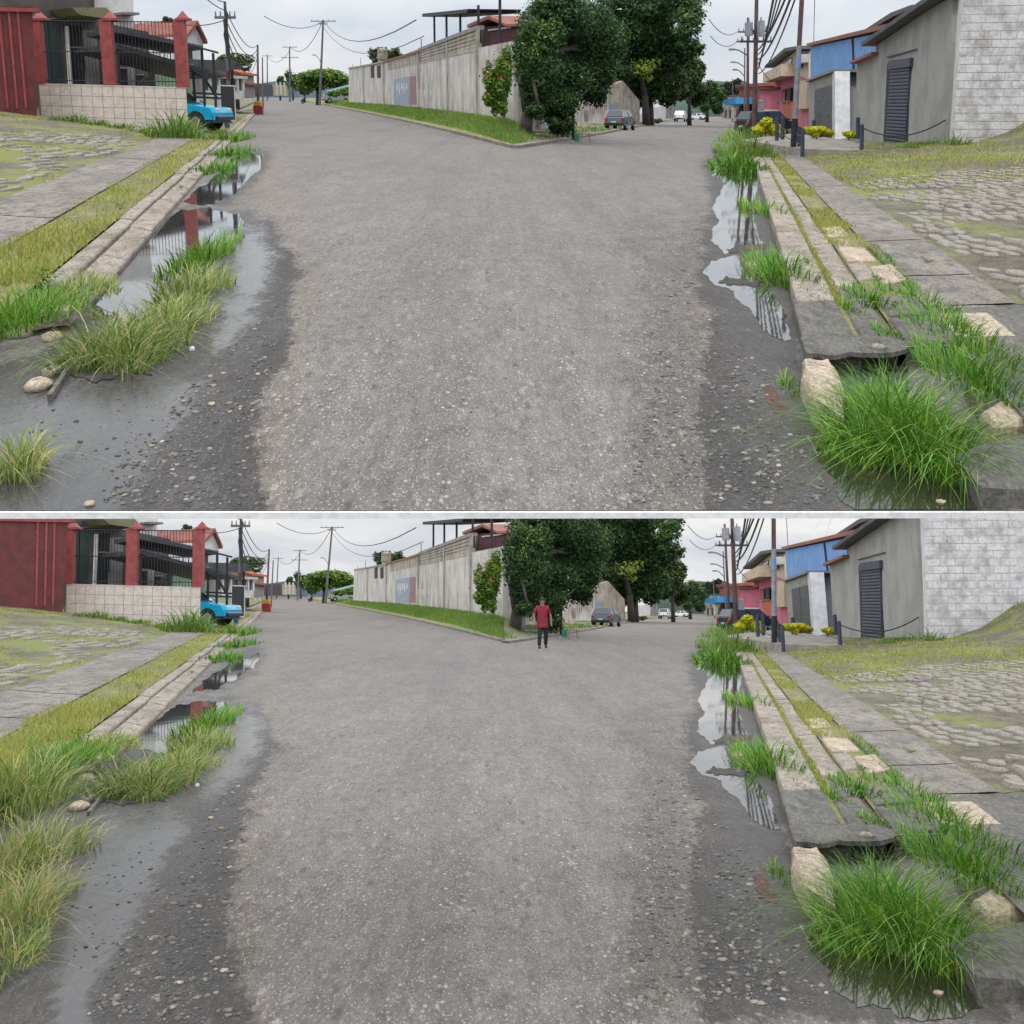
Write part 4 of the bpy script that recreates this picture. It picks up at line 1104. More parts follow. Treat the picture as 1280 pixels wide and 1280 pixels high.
def make_car(name, label, kind, paint, lower=None, group=None, roofmat=None, loc=(0, 0, 0), rz=0.0, tilt=0.0, scale=1.0):
    q = PROF[kind]; w = q['w'] / 2
    t = thing(name, label, 'car', group)
    def ring(k, ins):
        cx = 0; cz = 0.65
        return [(cx + (x - cx) * ins, k, cz + (z - cz) * (0.5 + 0.5 * ins)) for x, z in q['body']]
    m = MB(); rings = [ring(-w, .93), ring(-w * .9, 1.0), ring(w * .9, 1.0), ring(w, .93)]
    n = len(q['body']); base = []
    for rg in rings: base.append(len(m.v)); m.v += rg
    for a, b in zip(base, base[1:]):
        m.f += [(a + i, a + (i + 1) % n, b + (i + 1) % n, b + i) for i in range(n)]
    m.f += [tuple(base[0] + n - 1 - i for i in range(n)), tuple(base[-1] + i for i in range(n))]
    body = m.build('body', paint, t)
    c0, c1, d0, d1 = q['cab']; bz, rz_ = q['belt'] - 0.02, q['roof']; wt = w * .74; wb = w * .94
    m = MB().hexa([(c0, -wb, bz), (c1, -wb, bz), (c1, wb, bz), (c0, wb, bz), (d0, -wt, rz_), (d1, -wt, rz_), (d1, wt, rz_), (d0, wt, rz_)])
    cab = m.build('cabin', roofmat or paint, t)
    def pane(nm, quad, off):
        c = sum((Vector(p) for p in quad), Vector()) / 4
        qd = [c + (Vector(p) - c) * 0.86 for p in quad]; off = Vector(off)
        MB().prism([p + off * 0.2 for p in qd], off).build(nm, M['glass'], t)
    pane('windscreen', [(c1, -wb, bz + .03), (c1, wb, bz + .03), (d1, wt, rz_), (d1, -wt, rz_)], (.02, 0, .012))
    pane('rear_window', [(c0, wb, bz + .03), (c0, -wb, bz + .03), (d0, -wt, rz_), (d0, wt, rz_)], (-.02, 0, .012))
    for s in (-1, 1):
        for f0, f1 in ((0.03, 0.47), (0.53, 0.97)):
            a = c0 + (c1 - c0) * f0; b = c0 + (c1 - c0) * f1; e = d0 + (d1 - d0) * f0; g = d0 + (d1 - d0) * f1
            quad = [(a, s * wb, bz), (b, s * wb, bz), (g, s * wt, rz_), (e, s * wt, rz_)]
            if s < 0: quad = quad[::-1]
            pane('side_window', quad, (0, s * .02, .006))
        for xw in q['wb']:
            r = q['r']
            arch = MB().tube((xw, s * (w * .80), r * 1.02), (xw, s * (w + .004), r * 1.02), r * 1.2, n=18).build('wheel_arch', M['tyre'], t)
            wh = MB().tube((xw, s * (w * .78), r), (xw, s * (w + .02), r), r, n=18).build('wheel', M['tyre'], t)
            MB().tube((xw, s * (w + .005), r), (xw, s * (w + .035), r), r * .58, r * .5, n=14).build('rim', M['rim'], wh)
        fx = q['body'][-2][0]; bx_ = q['body'][1][0]; hz = q['body'][-3][1]; tz = q['body'][2][1]
        MB().bevbox(fx - .12, fx - .01, s * w * .62 - .16, s * w * .62 + .16, hz - .16, hz - .02, .02).build('headlight', M['lamp'], t)
        MB().bevbox(bx_ - .01, bx_ + .13, s * w * .80 - .12, s * w * .80 + .10, tz - .28, tz - .03, .02).build('tail_light', M['lampred'], t)
        MB().bevbox(c1 - .25, c1 - .08, s * (w + .02) - .04, s * (w + .02) + .12 * s, bz + .02, bz + .15, .02).build('mirror', paint, t)
    zb = q['body'][0][1]
    MB().bevbox(q['body'][-2][0] - .1, q['body'][-2][0] + .06, -w * .92, w * .92, zb + .02, zb + .17, .03).build('bumper', lower or M['tyre'], t)
    MB().bevbox(bx_ - .06, bx_ + .1, -w * .92, w * .92, zb + .02, zb + .20, .03).build('bumper', lower or M['tyre'], t)
    MB().box(bx_ - .075, bx_ - .05, -.2, .2, zb + .24, zb + .36).build('number_plate', M['platew'], t)
    if lower:
        MB().box(-1.9, 1.98, -w * .985, w * .985, zb - .08, zb + .20).build('sill', lower, t)
    t.location = loc; t.rotation_euler = (0, tilt, rz); t.scale = (scale,) * 3
    return t

# ------------------------------------------------------------------ street furniture
def utility_pole(x, ytop, ybase, Y, label, r=0.14, mat='polegrey', arms=(), group='utility poles', xtop=None, ground=True, transformers=0, band=None):
    b = W(x, ybase, Y); t0 = W(x if xtop is None else xtop, ytop, Y)
    if ground: b.z = float(terr(np.array(b.x), np.array(b.y))) - 0.05
    t = thing('utility_pole', label, 'pole', group, loc=b)
    MB().tube(b, t0, r, r * 0.65, 10).build('shaft', M[mat], t)
    ax = Vector((1, 0, 0))
    for (ya, half) in arms:
        c = W(x if xtop is None else xtop, ya, Y); c.x = b.x + (t0.x - b.x) * (c.z - b.z) / (t0.z - b.z)
        arm = MB().box(c.x - half, c.x + half, c.y - .12, c.y - .02, c.z - .06, c.z + .06).build('crossarm', M[mat], t)
        for k in (-.9, -.45, .45, .9):
            MB().tube(c + Vector((half * k, -.07, .06)), c + Vector((half * k, -.07, .28)), .05, .03, 6).build('insulator', M['greywall'], arm)
    if band:
        p0, p1 = W(x, band[0], Y).z, W(x, band[1], Y).z
        f = lambda z: b.lerp(t0, (z - b.z) / (t0.z - b.z))
        MB().tube(f(p1), f(p0), r * 1.06, r * 1.0, 10).build('painted_band', M[band[2]], t)
    return t, t0
def cable(p, q, drop, label, r=0.03, group='overhead cables'):
    m = MB().path(sag(Vector(p), Vector(q), drop), r, 5)
    return m.build('power_cable', M['wire'], None, label=label, cat='cable', group=group)
def street_lamp_arm(pole, p, dx, dz, dy=0.0):
    q = p + Vector((dx, dy, dz))
    a = MB().path([p, p.lerp(q, .6) + Vector((0, 0, abs(dz) * .2)), q], .05, 6).build('lamp_arm', M['polegrey'], pole)
    MB().bevbox(q.x - .35 if dx < 0 else q.x - .1, q.x + .1 if dx < 0 else q.x + .35, q.y - .12, q.y + .12, q.z - .1, q.z + .06, .03).build('lamp_head', M['greywall'], a)
def trunk_path(m, pts, r0, r1, n=9):
    for i in range(len(pts) - 1):
        a = r0 + (r1 - r0) * i / (len(pts) - 1); b = r0 + (r1 - r0) * (i + 1) / (len(pts) - 1)
        m.tube(pts[i], pts[i + 1], a, b, n)
        m.blob(pts[i + 1], b * 1.02, b * 1.02, b * 1.02, n, 4)
    return m
def tree(label, specs, n, leaf, mat, trunk, r, seed, bark='bark', sub=10, group=None, name='tree', cat='tree', limbs=4, Y=None, kr=(0.28, 0.48), **k):
    """trunk: pixel points from the foot up, at depth Y; limbs reach from its top into the crown"""
    Yd = Y or specs[0][4]
    tp = [W(x, y, Yd) for x, y in trunk]
    tp[0].z = min(tp[0].z, float(terr(np.array(tp[0].x), np.array(tp[0].y)))) - 0.05
    t = thing(name, label, cat, group, loc=tp[0])
    m = MB(); trunk_path(m, tp, r, r * 0.6)
    lob = lobes_px(specs, sub, seed, kr=kr)
    r2 = random.Random(seed)
    for i in range(limbs):
        l = lob[r2.randrange(len(lob))]; e = Vector(l[:3]); s0 = tp[-1]
        mid = s0.lerp(e, .5) + Vector((r2.uniform(-.3, .3), r2.uniform(-.3, .3), r2.uniform(0, .5)))
        trunk_path(m, [s0, mid, e], r * .5, r * .12, 7)
    m.build('trunk', M[bark], t, True)
    crown('crown', lob, n, leaf, mat, t, seed, **k)
    return t

# ================================================================== the street with the tiled wall
SET[0] = 'L'
Fw = Wall((48, 142, 50), (232, 160, 50))
fence = thing('garden_wall', 'low wall of pale square tiles with red columns and black railing', 'wall', loc=Fw.px(140, 150))
m = MB(); Fw.poly(m, [(49, 105.5), (232, 110.5), (232, 175), (49, 150)], -0.22, 0.0)
m.build('wall_core', M['grout'], fence)
a0, zt0 = Fw.sz(48.5, 105); a1, zt1 = Fw.sz(232.5, 110)
nt_ = 14; tw = (a1 - a0) / nt_; th = 0.345
tme = MB().bevbox(0.008, tw - 0.008, 0, 1, 0, 1).mesh('tile', M['tile'])
for i in range(nt_):
    for j in range(5):
        ac = a0 + (i + .5) * tw; ztop = zt0 + (zt1 - zt0) * (i + .5) / nt_ - j * th
        P = Fw.pt(ac, 0)
        if ztop < float(terr(np.array(P.x), np.array(P.y))) - 0.02: continue
        mm = MB(); Fw.box(mm, a0 + i * tw + .006, a0 + (i + 1) * tw - .006, ztop - th + .006, ztop - .006, 0.0, 0.018)
        mm.build('tile', M['tile'], fence)
capm = MB(); Fw.poly(capm, [(48, 104), (233, 109), (233, 110.6), (48, 105.6)], -0.24, 0.03); capm.build('coping', M['tile'], fence)
for (x, w_, yb) in ((48.5, 16, 104.5), (137, 14.5, 106), (228, 13.5, 109)):
    c = MB(); Fw.pbox(c, x - w_ / 2, 24, x + w_ / 2, yb, -0.36, 0.05); co = c.build('column', M['redcol'], fence)
    c = MB(); Fw.pbox(c, x - w_ / 2 - 2, 22.5, x + w_ / 2 + 2, 25.5, -0.40, 0.09); c.build('column_cap', M['redcol'], co)
    a, z = Fw.sz(x - 0.6, 22.5); hw = w_ / 2 * 50 / 1870
    P = [Fw.pt(a - hw, z, .05), Fw.pt(a + hw, z, .05), Fw.pt(a + hw, z, -.36), Fw.pt(a - hw, z, -.36), Fw.pt(a, z + .24, -.15)]
    MB().add(P, [(0, 1, 4), (1, 2, 4), (2, 3, 4), (3, 0, 4)]).build('finial', M['redcol'], co)
m = MB()
for x in np.arange(60, 226, 4.3):
    p, q = Fw.px(x, 106 + (x - 48) * .027, -.14), Fw.px(x, 25.5, -.14)
    q.x, q.y = p.x, p.y; m.tube(p, q, .011, n=5, cap=False)
for y_ in (25.5, 64, 100):
    m.tube(Fw.px(52, y_, -.14), Fw.px(228, y_ + 2, -.14), .018, n=5)
m.build('railing', M['blackmetal'], fence)

Rw = Wall((-60, 137, 47.5), (46, 140, 48.5))
rh = thing('gate_wall', 'tall dark red metal gate and wall beside the tiled wall', 'wall', loc=Rw.px(20, 137))
m = MB(); Rw.poly(m, [(-160, 8), (40, 8), (47, 148), (-160, 148)], -0.3, 0); m.build('wall', M['redpaint'], rh)
for x in (8, 20, 31):
    m = MB(); Rw.pbox(m, x, 14, x + 3, 136, 0, .06); m.build('rib', M['redcol'], rh)
m = MB(); Rw.pbox(m, -160, 8, 50, 13, -.4, .12); m.build('top_beam', M['redcol'], rh)

Hw = Wall((40, 150, 57), (190, 150, 60))
hs = thing('house', 'dark grey house behind the railing with green door', 'house', loc=Hw.px(110, 150))
m = MB(); Hw.poly(m, [(-60, -40), (118, -40), (118, 26), (186, 40), (186, 160), (-60, 160)], -3.0, 0); m.build('wall', M['darkwall'], hs)
for (x0, y0, x1, y1, mt, nm, n1) in ((53, 24, 65, 104, 'greendoor', 'door', .06), (66, 24, 79, 104, 'greendoor', 'door', .05), (88, 60, 106, 88, 'glass', 'window', .05), (89, 90, 106, 104, 'voiddark', 'opening', .04),
                                     (107, 38, 126, 112, 'greywall', 'plaster_panel', .03), (147, 86, 158, 116, 'voiddark', 'door', .05), (171, 94, 178, 116, 'voiddark', 'door', .05), (160, 70, 170, 116, 'greywall', 'plaster_panel', .03), (86, 32, 104, 58, 'voiddark', 'opening', .03)):
    m = MB(); Hw.pbox(m, x0, y0, x1, y1, 0, n1); o = m.build(nm, M[mt], hs)
    if nm in ('window', 'door'):
        m = MB(); Hw.pbox(m, x0 - 1, y0 - 1.5, x1 + 1, y0, 0, n1 + .05); m.build('lintel', M['greywall'], o)
m = MB(); p, q = Hw.px(87, 112, .12), Hw.px(82, 33, .12); m.tube(p, q, .09, n=8); m.build('downpipe', M['whitepaint'], hs)
m = MB(); Hw.poly(m, [(62, 13), (104, 13), (118, 26), (108, 27), (72, 22)], 0, 2.2); m.build('eave', M['olivesoffit'], hs)
m = MB(); Hw.poly(m, [(118, -30), (172, -30), (172, 38), (118, 24)], -2.5, -.4); m.build('upper_storey', M['whitepaint'], hs)
m = MB(); Hw.pbox(m, 148, 16, 168, 19, -.4, .5); m.build('antenna_dish', M['greywall'], hs)
Gw = Wall((180, 120, 66), (236, 120, 66))
m = MB(); Gw.poly(m, [(178, 76), (240, 80), (240, 130), (178, 130)], -.3, 0); m.build('garage_wall', M['palegreen'], hs)
m = MB(); Gw.pbox(m, 186, 84, 194, 112, 0, .05); m.build('garage_door', M['voiddark'], hs)

cp = thing('carport', 'dark sheet metal carport with two sloping roofs over the blue car', 'carport', loc=W(225, 140, 54))
C1 = Wall((140, 60, 52.5), (255, 60, 54)); C2 = Wall((140, 80, 53), (275, 100, 55))
m = MB(); C1.poly(m, [(143, 34), (252, 57), (252, 62.5), (143, 40)], -4.5, 0); m.build('roof', M['slate'], cp)
m = MB(); C2.poly(m, [(145, 55), (283, 93), (283, 97), (145, 61)], -5.5, 0); m.build('roof', M['slate'], cp)
for (x, yt, yb, wl) in ((258, 57, 132, C1), (272, 66, 136, C1), (152, 58, 112, C2), (246, 85, 130, C2)):
    m = MB(); p, q = wl.px(x, yb, -.2), wl.px(x, yt, -.2); q.x, q.y = p.x, p.y; m.tube(p, q, .055, n=6); m.build('post', M['blackmetal'], cp)
m = MB(); m.path([C2.px(222, 88, .05), C2.px(240, 88, .05), C2.px(254, 97, .05), C2.px(263, 110, .05), C2.px(270, 122, .05)], .055, 6); m.build('arch_brace', M['blackmetal'], cp)
for p_, q_ in ((C2.px(240, 116, 0), C2.px(276, 118, 0)), (C2.px(240, 121, 0), C2.px(276, 123, 0)), (C1.px(235, 56, 0), C1.px(273, 66, 0)), (C2.px(172, 106, 0), C2.px(196, 90, 0))):
    MB().tube(p_, q_, .035, n=6).build('rail', M['blackmetal'], cp)
m = MB()
for x in np.arange(150, 215, 7): m.tube(C2.px(x, 58 + (x - 145) * .27, 0), C2.px(x, 48 + (x - 145) * .22, 0), .015, n=4)
m.build('upper_railing', M['blackmetal'], cp, kind='stuff')

def gable_house(label, wl, x0, x1, yeave, yridge, ybase, depth, wallm, roofm, windows=(), over=.3, name='house', group=None, ridge_in=0.0):
    """long side faces the street; the roof slopes up from the eave to a ridge depth/2 behind"""
    t = thing(name, label, 'house', group, loc=wl.px((x0 + x1) / 2, ybase))
    a0, ze = wl.sz(x0, yeave); a1, _ = wl.sz(x1, yeave); _, zb = wl.sz((x0 + x1) / 2, ybase)
    _, zr = wl.sz((x0 + x1) / 2, yridge); zr = ze + (zr - ze) * 1.0
    m = MB()
    P0 = [wl.pt(a0, zb), wl.pt(a0, ze), wl.pt(a0, zr, -depth / 2), wl.pt(a0, ze, -depth), wl.pt(a0, zb, -depth)]
    m.prism(P0, wl.u * (a1 - a0)); m.build('wall', M[wallm], t)
    for sgn in (0, 1):
        f = [wl.pt(a0 - over, ze - .06, over), wl.pt(a1 + over, ze - .06, over), wl.pt(a1 + over, zr + .06, -depth / 2), wl.pt(a0 - over, zr + .06, -depth / 2)]
        if sgn: f = [wl.pt(a0 - over, ze - .06, -depth - over), wl.pt(a1 + over, ze - .06, -depth - over), wl.pt(a1 + over, zr + .06, -depth / 2), wl.pt(a0 - over, zr + .06, -depth / 2)]
        m = MB(); m.prism(f, (0, 0, .12)); ro = m.build('roof', M[roofm], t)
        if not sgn:
            n = max(4, int((a1 - a0) / .35)); mm = MB()
            for i in range(n + 1):
                k = i / n; mm.tube(f[0].lerp(f[1], k) + Vector((0, 0, .13)), f[3].lerp(f[2], k) + Vector((0, 0, .13)), .07, n=5)
            mm.build('tile_ridges', M[roofm], ro, kind='stuff')
    for (wx0, wy0, wx1, wy1, mt) in windows:
        m = MB(); wl.pbox(m, wx0, wy0, wx1, wy1, 0, .06); o = m.build('window', M[mt], t)
        m = MB(); wl.pbox(m, wx0 - .7, wy1, wx1 + .7, wy1 + 1, 0, .12); m.build('sill', M['greywall'], o)
    return t
h2 = gable_house('white two storey house with red tiled roof behind the carport', Wall((160, 80, 84), (250, 80, 86)), 150, 243, 43, 30, 112, 7, 'whitepaint', 'rooftile', ((213, 60, 221, 72, 'glass'), (226, 62, 233, 73, 'glass')))
Gb = Wall((233, 60, 82.5), (255, 60, 83.5))
m = MB(); Gb.poly(m, [(231, 46), (243, 30), (254, 54), (254, 112), (231, 112)], -5, 0); m.build('gable_wall', M['whitepaint'], h2)
for pa, pb in (((231, 46), (243, 30)), ((243, 30), (255, 55))):
    m = MB(); p, q = Gb.px(*pa, .3), Gb.px(*pb, .3); m.prism([p, q, q - Gb.n * 5, p - Gb.n * 5], (0, 0, .18)); m.build('gable_roof', M['rooftile'], h2)
m = MB(); Gb.pbox(m, 233, 62, 240, 74, 0, .06); m.build('balcony_window', M['glass'], h2)
Nb = Wall((230, 100, 76), (305, 100, 84))
sh = thing('shelter', 'dark flat roofed shelter next to the blue car', 'shelter', loc=Nb.px(270, 120))
m = MB(); Nb.poly(m, [(236, 74), (296, 76), (301, 83), (301, 87), (240, 88)], -4, 0); m.build('roof', M['slate'], sh)
m = MB(); Nb.poly(m, [(238, 88), (262, 87), (262, 122), (238, 122)], -.3, -1); m.build('back_wall', M['greywall'], sh)
for x in (240, 262, 298):
    m = MB(); p, q = Nb.px(x, 124, -.3), Nb.px(x, 86, -.3); q.x, q.y = p.x, p.y; m.tube(p, q, .08, n=6); m.build('post', M['blackmetal'], sh)
Kw = Wall((262, 122, 92), (308, 122, 96))
ki = thing('kiosk', 'small white kiosk with wide dark windows behind the pole', 'kiosk', loc=Kw.px(285, 122))
m = MB(); Kw.pbox(m, 263, 96, 306, 123, -2.5, -.15); m.build('body', M['glass'], ki)
m = MB(); Kw.pbox(m, 261, 94.5, 308, 98, -2.7, .1); m.build('roof', M['whitepaint'], ki)
m = MB(); Kw.pbox(m, 263, 113, 306, 124, -2.6, -.02); m.build('counter', M['whitepaint'], ki)
for x in (263, 274, 286, 297, 304):
    m = MB(); Kw.pbox(m, x, 97, x + 2, 114, -.2, 0); m.build('post', M['whitepaint'], ki)
gable_house('orange house with clay roof beyond the kiosk', Wall((296, 110, 128), (320, 110, 140)), 298, 317, 92, 81, 118, 8, 'concrete', 'orange', ((300, 98, 305, 106, 'glass'),))
gable_house('low house in shade at the far street side', Wall((300, 110, 108), (322, 112, 125)), 302, 318, 104, 99, 122, 6, 'greywall', 'rooftile')
tree('olive grey tree rising behind the orange house', [(296, 78, 26, 15, 150), (282, 84, 16, 12, 150)], 1500, .20, 'olive', [(296, 118), (296, 92)], .25, 41)
tree('small dark treetop above the red tiled roof', [(209, 27, 9, 6, 100)], 350, .14, 'tree', [(209, 90), (209, 34)], .15, 42)

# blue sedan
c = G(232, 157); c.y = 54.5; c.x = W(226, 150, 54.5).x; c.z = float(terr(np.array(c.x), np.array(c.y)))
make_car('parked_car', 'old turquoise sedan with navy sides nosing out of the carport', 'sedan', M['carblue'], M['carnavy'], loc=c + Vector((-0.35, 0, 0.05)), rz=math.radians(-12))
Bw = Wall((276, 150, 58), (295, 151, 59.5))
bs_ = thing('panel_sign', 'tall black panel in a white frame beside the blue car', 'panel', loc=Bw.px(286, 150))
m = MB(); Bw.pbox(m, 277, 108, 294, 150, -.06, 0); m.build('panel', M['blackmetal'], bs_)
for (x0, y0, x1, y1) in ((276, 107, 277, 151), (294, 107, 295, 151), (276, 106.5, 295, 108), (276, 150, 295, 151.2)):
    m = MB(); Bw.pbox(m, x0, y0, x1, y1, -.07, .02); m.build('frame', M['whitepaint'], bs_)
p = G(284, 160); b_ = thing('bucket', 'blue bucket holding a tan block beside the black panel', 'bucket', loc=p)
MB().tube(p, p + Vector((0, 0, .22)), .10, .125, 12).build('pail', M['bluep'], b_)
MB().bevbox(p.x - .1, p.x + .1, p.y - .1, p.y + .1, p.z + .2, p.z + .38, .02).build('block', M['concrete'], b_)
for x in (307, 313):
    p = G(x, 127); MB().bevbox(p.x - .1, p.x + .1, p.y - .1, p.y + .1, p.z - .02, p.z + .42, .05).build('bollard', M['whitepaint'], None, label='short white bollard %s on the pavement below the kiosk' % ('nearer the panel' if x == 307 else 'nearer the road'), cat='bollard', group='white bollards below the kiosk')
p = W(322, 118, 118); p.z = float(terr(np.array(p.x), np.array(p.y)))
ct = thing('waste_bin', 'red and yellow bin standing by the far pole', 'bin', loc=p)
MB().bevbox(p.x - .35, p.x + .35, p.y - .3, p.y + .3, p.z, p.z + .7, .05).build('body', M['redp'], ct)
MB().bevbox(p.x - .3, p.x + .3, p.y - .25, p.y + .25, p.z + .71, p.z + 1.0, .05).build('lid', M['yellowp'], ct)

# poles and cables on this side
po1, pt1 = utility_pole(286, 2, 112, 72, 'utility pole with thick cable bundle next to the kiosk', .10, 'polegrey', ((22, .5),), xtop=281, band=(88, 100, 'redpaint'))
m = MB()
for k in range(5):
    m.path([pt1 + Vector((.12 * math.sin(k * 2), -.1, -.2 - .3 * k)), pt1 + Vector((.10 * math.cos(k), -.12, -1.5)), pt1 + Vector((.14, -.1, -2.6 - .2 * k))], .03, 5)
m.build('cable_bundle', M['wire'], po1)
po2, pt2 = utility_pole(322, 56, 124, 118, 'brown utility pole beyond the kiosk', .11, 'polebrown')
po3, pt3 = utility_pole(328, 72, 121, 165, 'thin utility pole farthest along the pavement', .10, 'polegrey')
for i, (z, d) in enumerate(((0, .8), (-.5, 1.0), (-.9, 1.3), (-1.3, 1.6))):
    cable(pt1 + Vector((0, 0, z - .3)), pt2 + Vector((0, 0, z * .5)), d, 'black cable %s from the bundle pole to the brown pole' % ('topmost', 'second', 'third', 'lowest')[i], .025, 'cables past the kiosk')
for i, (x, y) in enumerate(((262, -12), (240, -20), (225, 30))):
    cable(pt1 + Vector((0, 0, -.4 * i)), W(x, y, 66), .15, ('black cable going up from the bundle pole', 'steep cable reaching over the red roof', 'cable from the bundle pole to the red column')[i], .022, 'cables past the kiosk')
po4, pt4 = utility_pole(362, 58, 119, 330, 'far utility pole with two crossarms beyond the round tree', .22, 'polegrey', ((59, 1.6), (72, 1.9)))
po5, pt5 = utility_pole(399, 25, 119, 230, 'tall leaning utility pole rising above the round tree', .20, 'polegrey', ((26.5, 1.9), (30, .7)), xtop=404)
lp = W(401, 78, 230); street_lamp_arm(po5, lp, -.9, 1.1)
po6, pt6 = utility_pole(334, 68, 118, 420, 'distant pole at the end of the road', .2, 'polegrey', ((70, 1.5),))
cable(pt5, pt4, 2.5, 'cable between the two far crossarm poles', .05, 'cables over the road end')
cable(pt5 + Vector((0, 0, -.2)), W(330, 20, 190), 1.2, 'cable from the leaning pole across the road', .045, 'cables over the road end')
cable(pt5 + Vector((0, 0, -.1)), W(520, 25, 90), 2.0, 'cable from the leaning pole to the long wall', .04, 'cables over the road end')
cable(pt5 + Vector((0, 0, -1.0)), W(530, 45, 92), 2.2, 'lower cable from the leaning pole to the long wall', .03, 'cables over the road end')
cable(pt4 + Vector((0, 0, -.8)), pt6 + Vector((0, 0, -.5)), 2.0, 'cable running on to the most distant pole', .05, 'cables over the road end')

# round clipped tree and the end of the road
tree('round clipped shade tree with pale green top', [(404, 99, 30, 11, 235), (388, 102, 18, 10, 235), (420, 101, 18, 10, 235), (404, 95, 20, 8, 235)], 7000, .30, 'bright', [(397, 122), (397, 108)], .35, 43, sub=14, up=1.4, kr=(.4, .6))
for i, (x, y, rx, ry) in enumerate(((350, 106, 8, 10), (366, 103, 11, 14), (437, 103, 6, 9), (380, 110, 14, 8))):
    tree(('slim dark tree at the far road end', 'dark tree behind the far crossarm pole', 'dark shrubby tree at the end of the long wall', 'low dark tree behind the round clipped tree')[i], [(x, y, rx, ry, 420 if i < 2 else 300)], 700, .42, 'tree', [(x, 118), (x, 110)], .3, 50 + i, group='dark trees at the road end')
hb = thing('hedge', 'bright green hedge in front of the parked car', 'hedge', loc=W(428, 120, 205))
crown('foliage', lobes_px([(424, 117, 16, 4, 205), (432, 114, 8, 5, 205)], 8, 61), 700, .24, 'bright', hb, 61)
p = W(420, 118, 222); p.z = float(terr(np.array(p.x), np.array(p.y)))
make_car('parked_car', 'grey car parked behind the hedge under the round tree', 'hatch', plain('grey_car_paint', (.22, .24, .25), .3), loc=p, rz=math.radians(20))
aw = Wall((405, 112, 226), (437, 108, 226)); t = thing('awning', 'pale teal awning sheet over the parked car', 'awning', loc=aw.px(420, 112))
m = MB(); aw.poly(m, [(408, 113), (434, 106), (437, 108), (410, 115)], -4, 0); m.build('sheet', plain('teal_sheet', srgb(150, 178, 176), .6), t)
for x in (410, 434): m = MB(); m.tube(aw.px(x, 121, -1), aw.px(x, 109, -1), .06, n=6); m.build('post', M['polegrey'], t)
ew = Wall((326, 118, 400), (362, 118, 420)); t = thing('shop_shelter', 'dark shelter and yellowish gate at the road end', 'shelter', loc=ew.px(345, 118))
m = MB(); ew.pbox(m, 320, 105, 341, 120, -6, 0); m.build('shed', M['slate'], t)
m = MB(); ew.pbox(m, 342, 106, 360, 119.5, -.3, 0); m.build('gate', surf('ochre_gate', srgb(176, 164, 132), srgb(150, 138, 112)), t)
for x in (345, 350, 355): m = MB(); ew.pbox(m, x, 103, x + 1.5, 119.5, 0, .2); m.build('gate_post', M['whitepaint'], t)
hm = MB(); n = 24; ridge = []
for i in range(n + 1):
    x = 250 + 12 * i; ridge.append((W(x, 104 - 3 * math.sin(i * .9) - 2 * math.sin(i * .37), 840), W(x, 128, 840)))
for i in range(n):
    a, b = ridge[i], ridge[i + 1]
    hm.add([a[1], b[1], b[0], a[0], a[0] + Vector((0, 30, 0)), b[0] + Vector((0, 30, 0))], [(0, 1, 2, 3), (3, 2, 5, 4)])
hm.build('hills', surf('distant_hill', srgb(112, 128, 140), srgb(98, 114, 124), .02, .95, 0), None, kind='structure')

# ---- long weathered wall, verge in front of it
ys = np.geomspace(50.5, 420, 60); ds = np.linspace(0, 1, 12)
def mid_split(Y): return np.minimum(mid_l(Y) + 3.65, mid_l(Y) + (mid_r(Y) - mid_l(Y)) * .55)
def verge_z(X, Y): return base_z(X, Y) + .1 + .30 * np.clip(X - mid_l(Y), 0, 2.0) * sstep(53, 68, Y) * (1 - sstep(2.6, 3.7, X - mid_l(Y))) * sstep(0.0, 2.0, mid_r(Y) - X)
ys = np.geomspace(52.3, 420, 60)
Yg, Dg = np.meshgrid(ys, ds, indexing='ij'); Xg = mid_l(Yg) + 0.02 + Dg * (mid_split(Yg) - mid_l(Yg) - .02)
Zg = verge_z(Xg, Yg)
Pg = np.stack([Xg, Yg, Zg], -1)
obj('verge', grid_mesh('verge', Pg, M['bank']), kind='structure')
mk = thing('kerb', None, None, kind='structure')
y = 52.3
while y < 300:
    ln = 6 if y < 110 else 30
    P = []
    for (d, yy) in ((0, y), (.3, y), (.3, y + ln - .06), (0, y + ln - .06)):
        X = mid_l(yy) + d; P.append(Vector((X, yy, float(base_z(X, yy)))))
    MB().hexa([p + Vector((0, 0, -.1)) for p in P] + [p + Vector((0, 0, .11)) for p in P]).build('kerb_stone', M['walk'], mk)
    y += ln
n = 30000
Yv = 1 / (1 / 260 + rng.random(n) * (1 / 53 - 1 / 260)); Dv = .3 + rng.random(n) * 2.3; Xv = mid_l(Yv) + Dv
mk_ = (Xv < mid_split(Yv) - .05 + 1.2 * rng.random(n) ** 2) & (Xv < mid_r(Yv) - .4); Xv, Yv, Dv = Xv[mk_], Yv[mk_], Dv[mk_]; n = len(Xv)
Pv = np.stack([Xv, Yv, verge_z(Xv, Yv)], -1)
hv = .20 * (.5 + .9 * rng.random(n)) * np.clip(Dv, .4, 1.0)
grass_obj('grass', Pv, hv, .02 * np.maximum(1, Yv / 40), .5 * np.ones(n), .5 + .2 * rng.standard_normal(n) + .12 * patch_noise(Xv, Yv, .5), M['vergeg'], 2, None, .2, kind='stuff')
LW = Wall((436, 122, 195), (598, 142, 77))
lw = thing('boundary_wall', 'long weathered white block wall along the grassy verge', 'wall', loc=LW.px(540, 138))
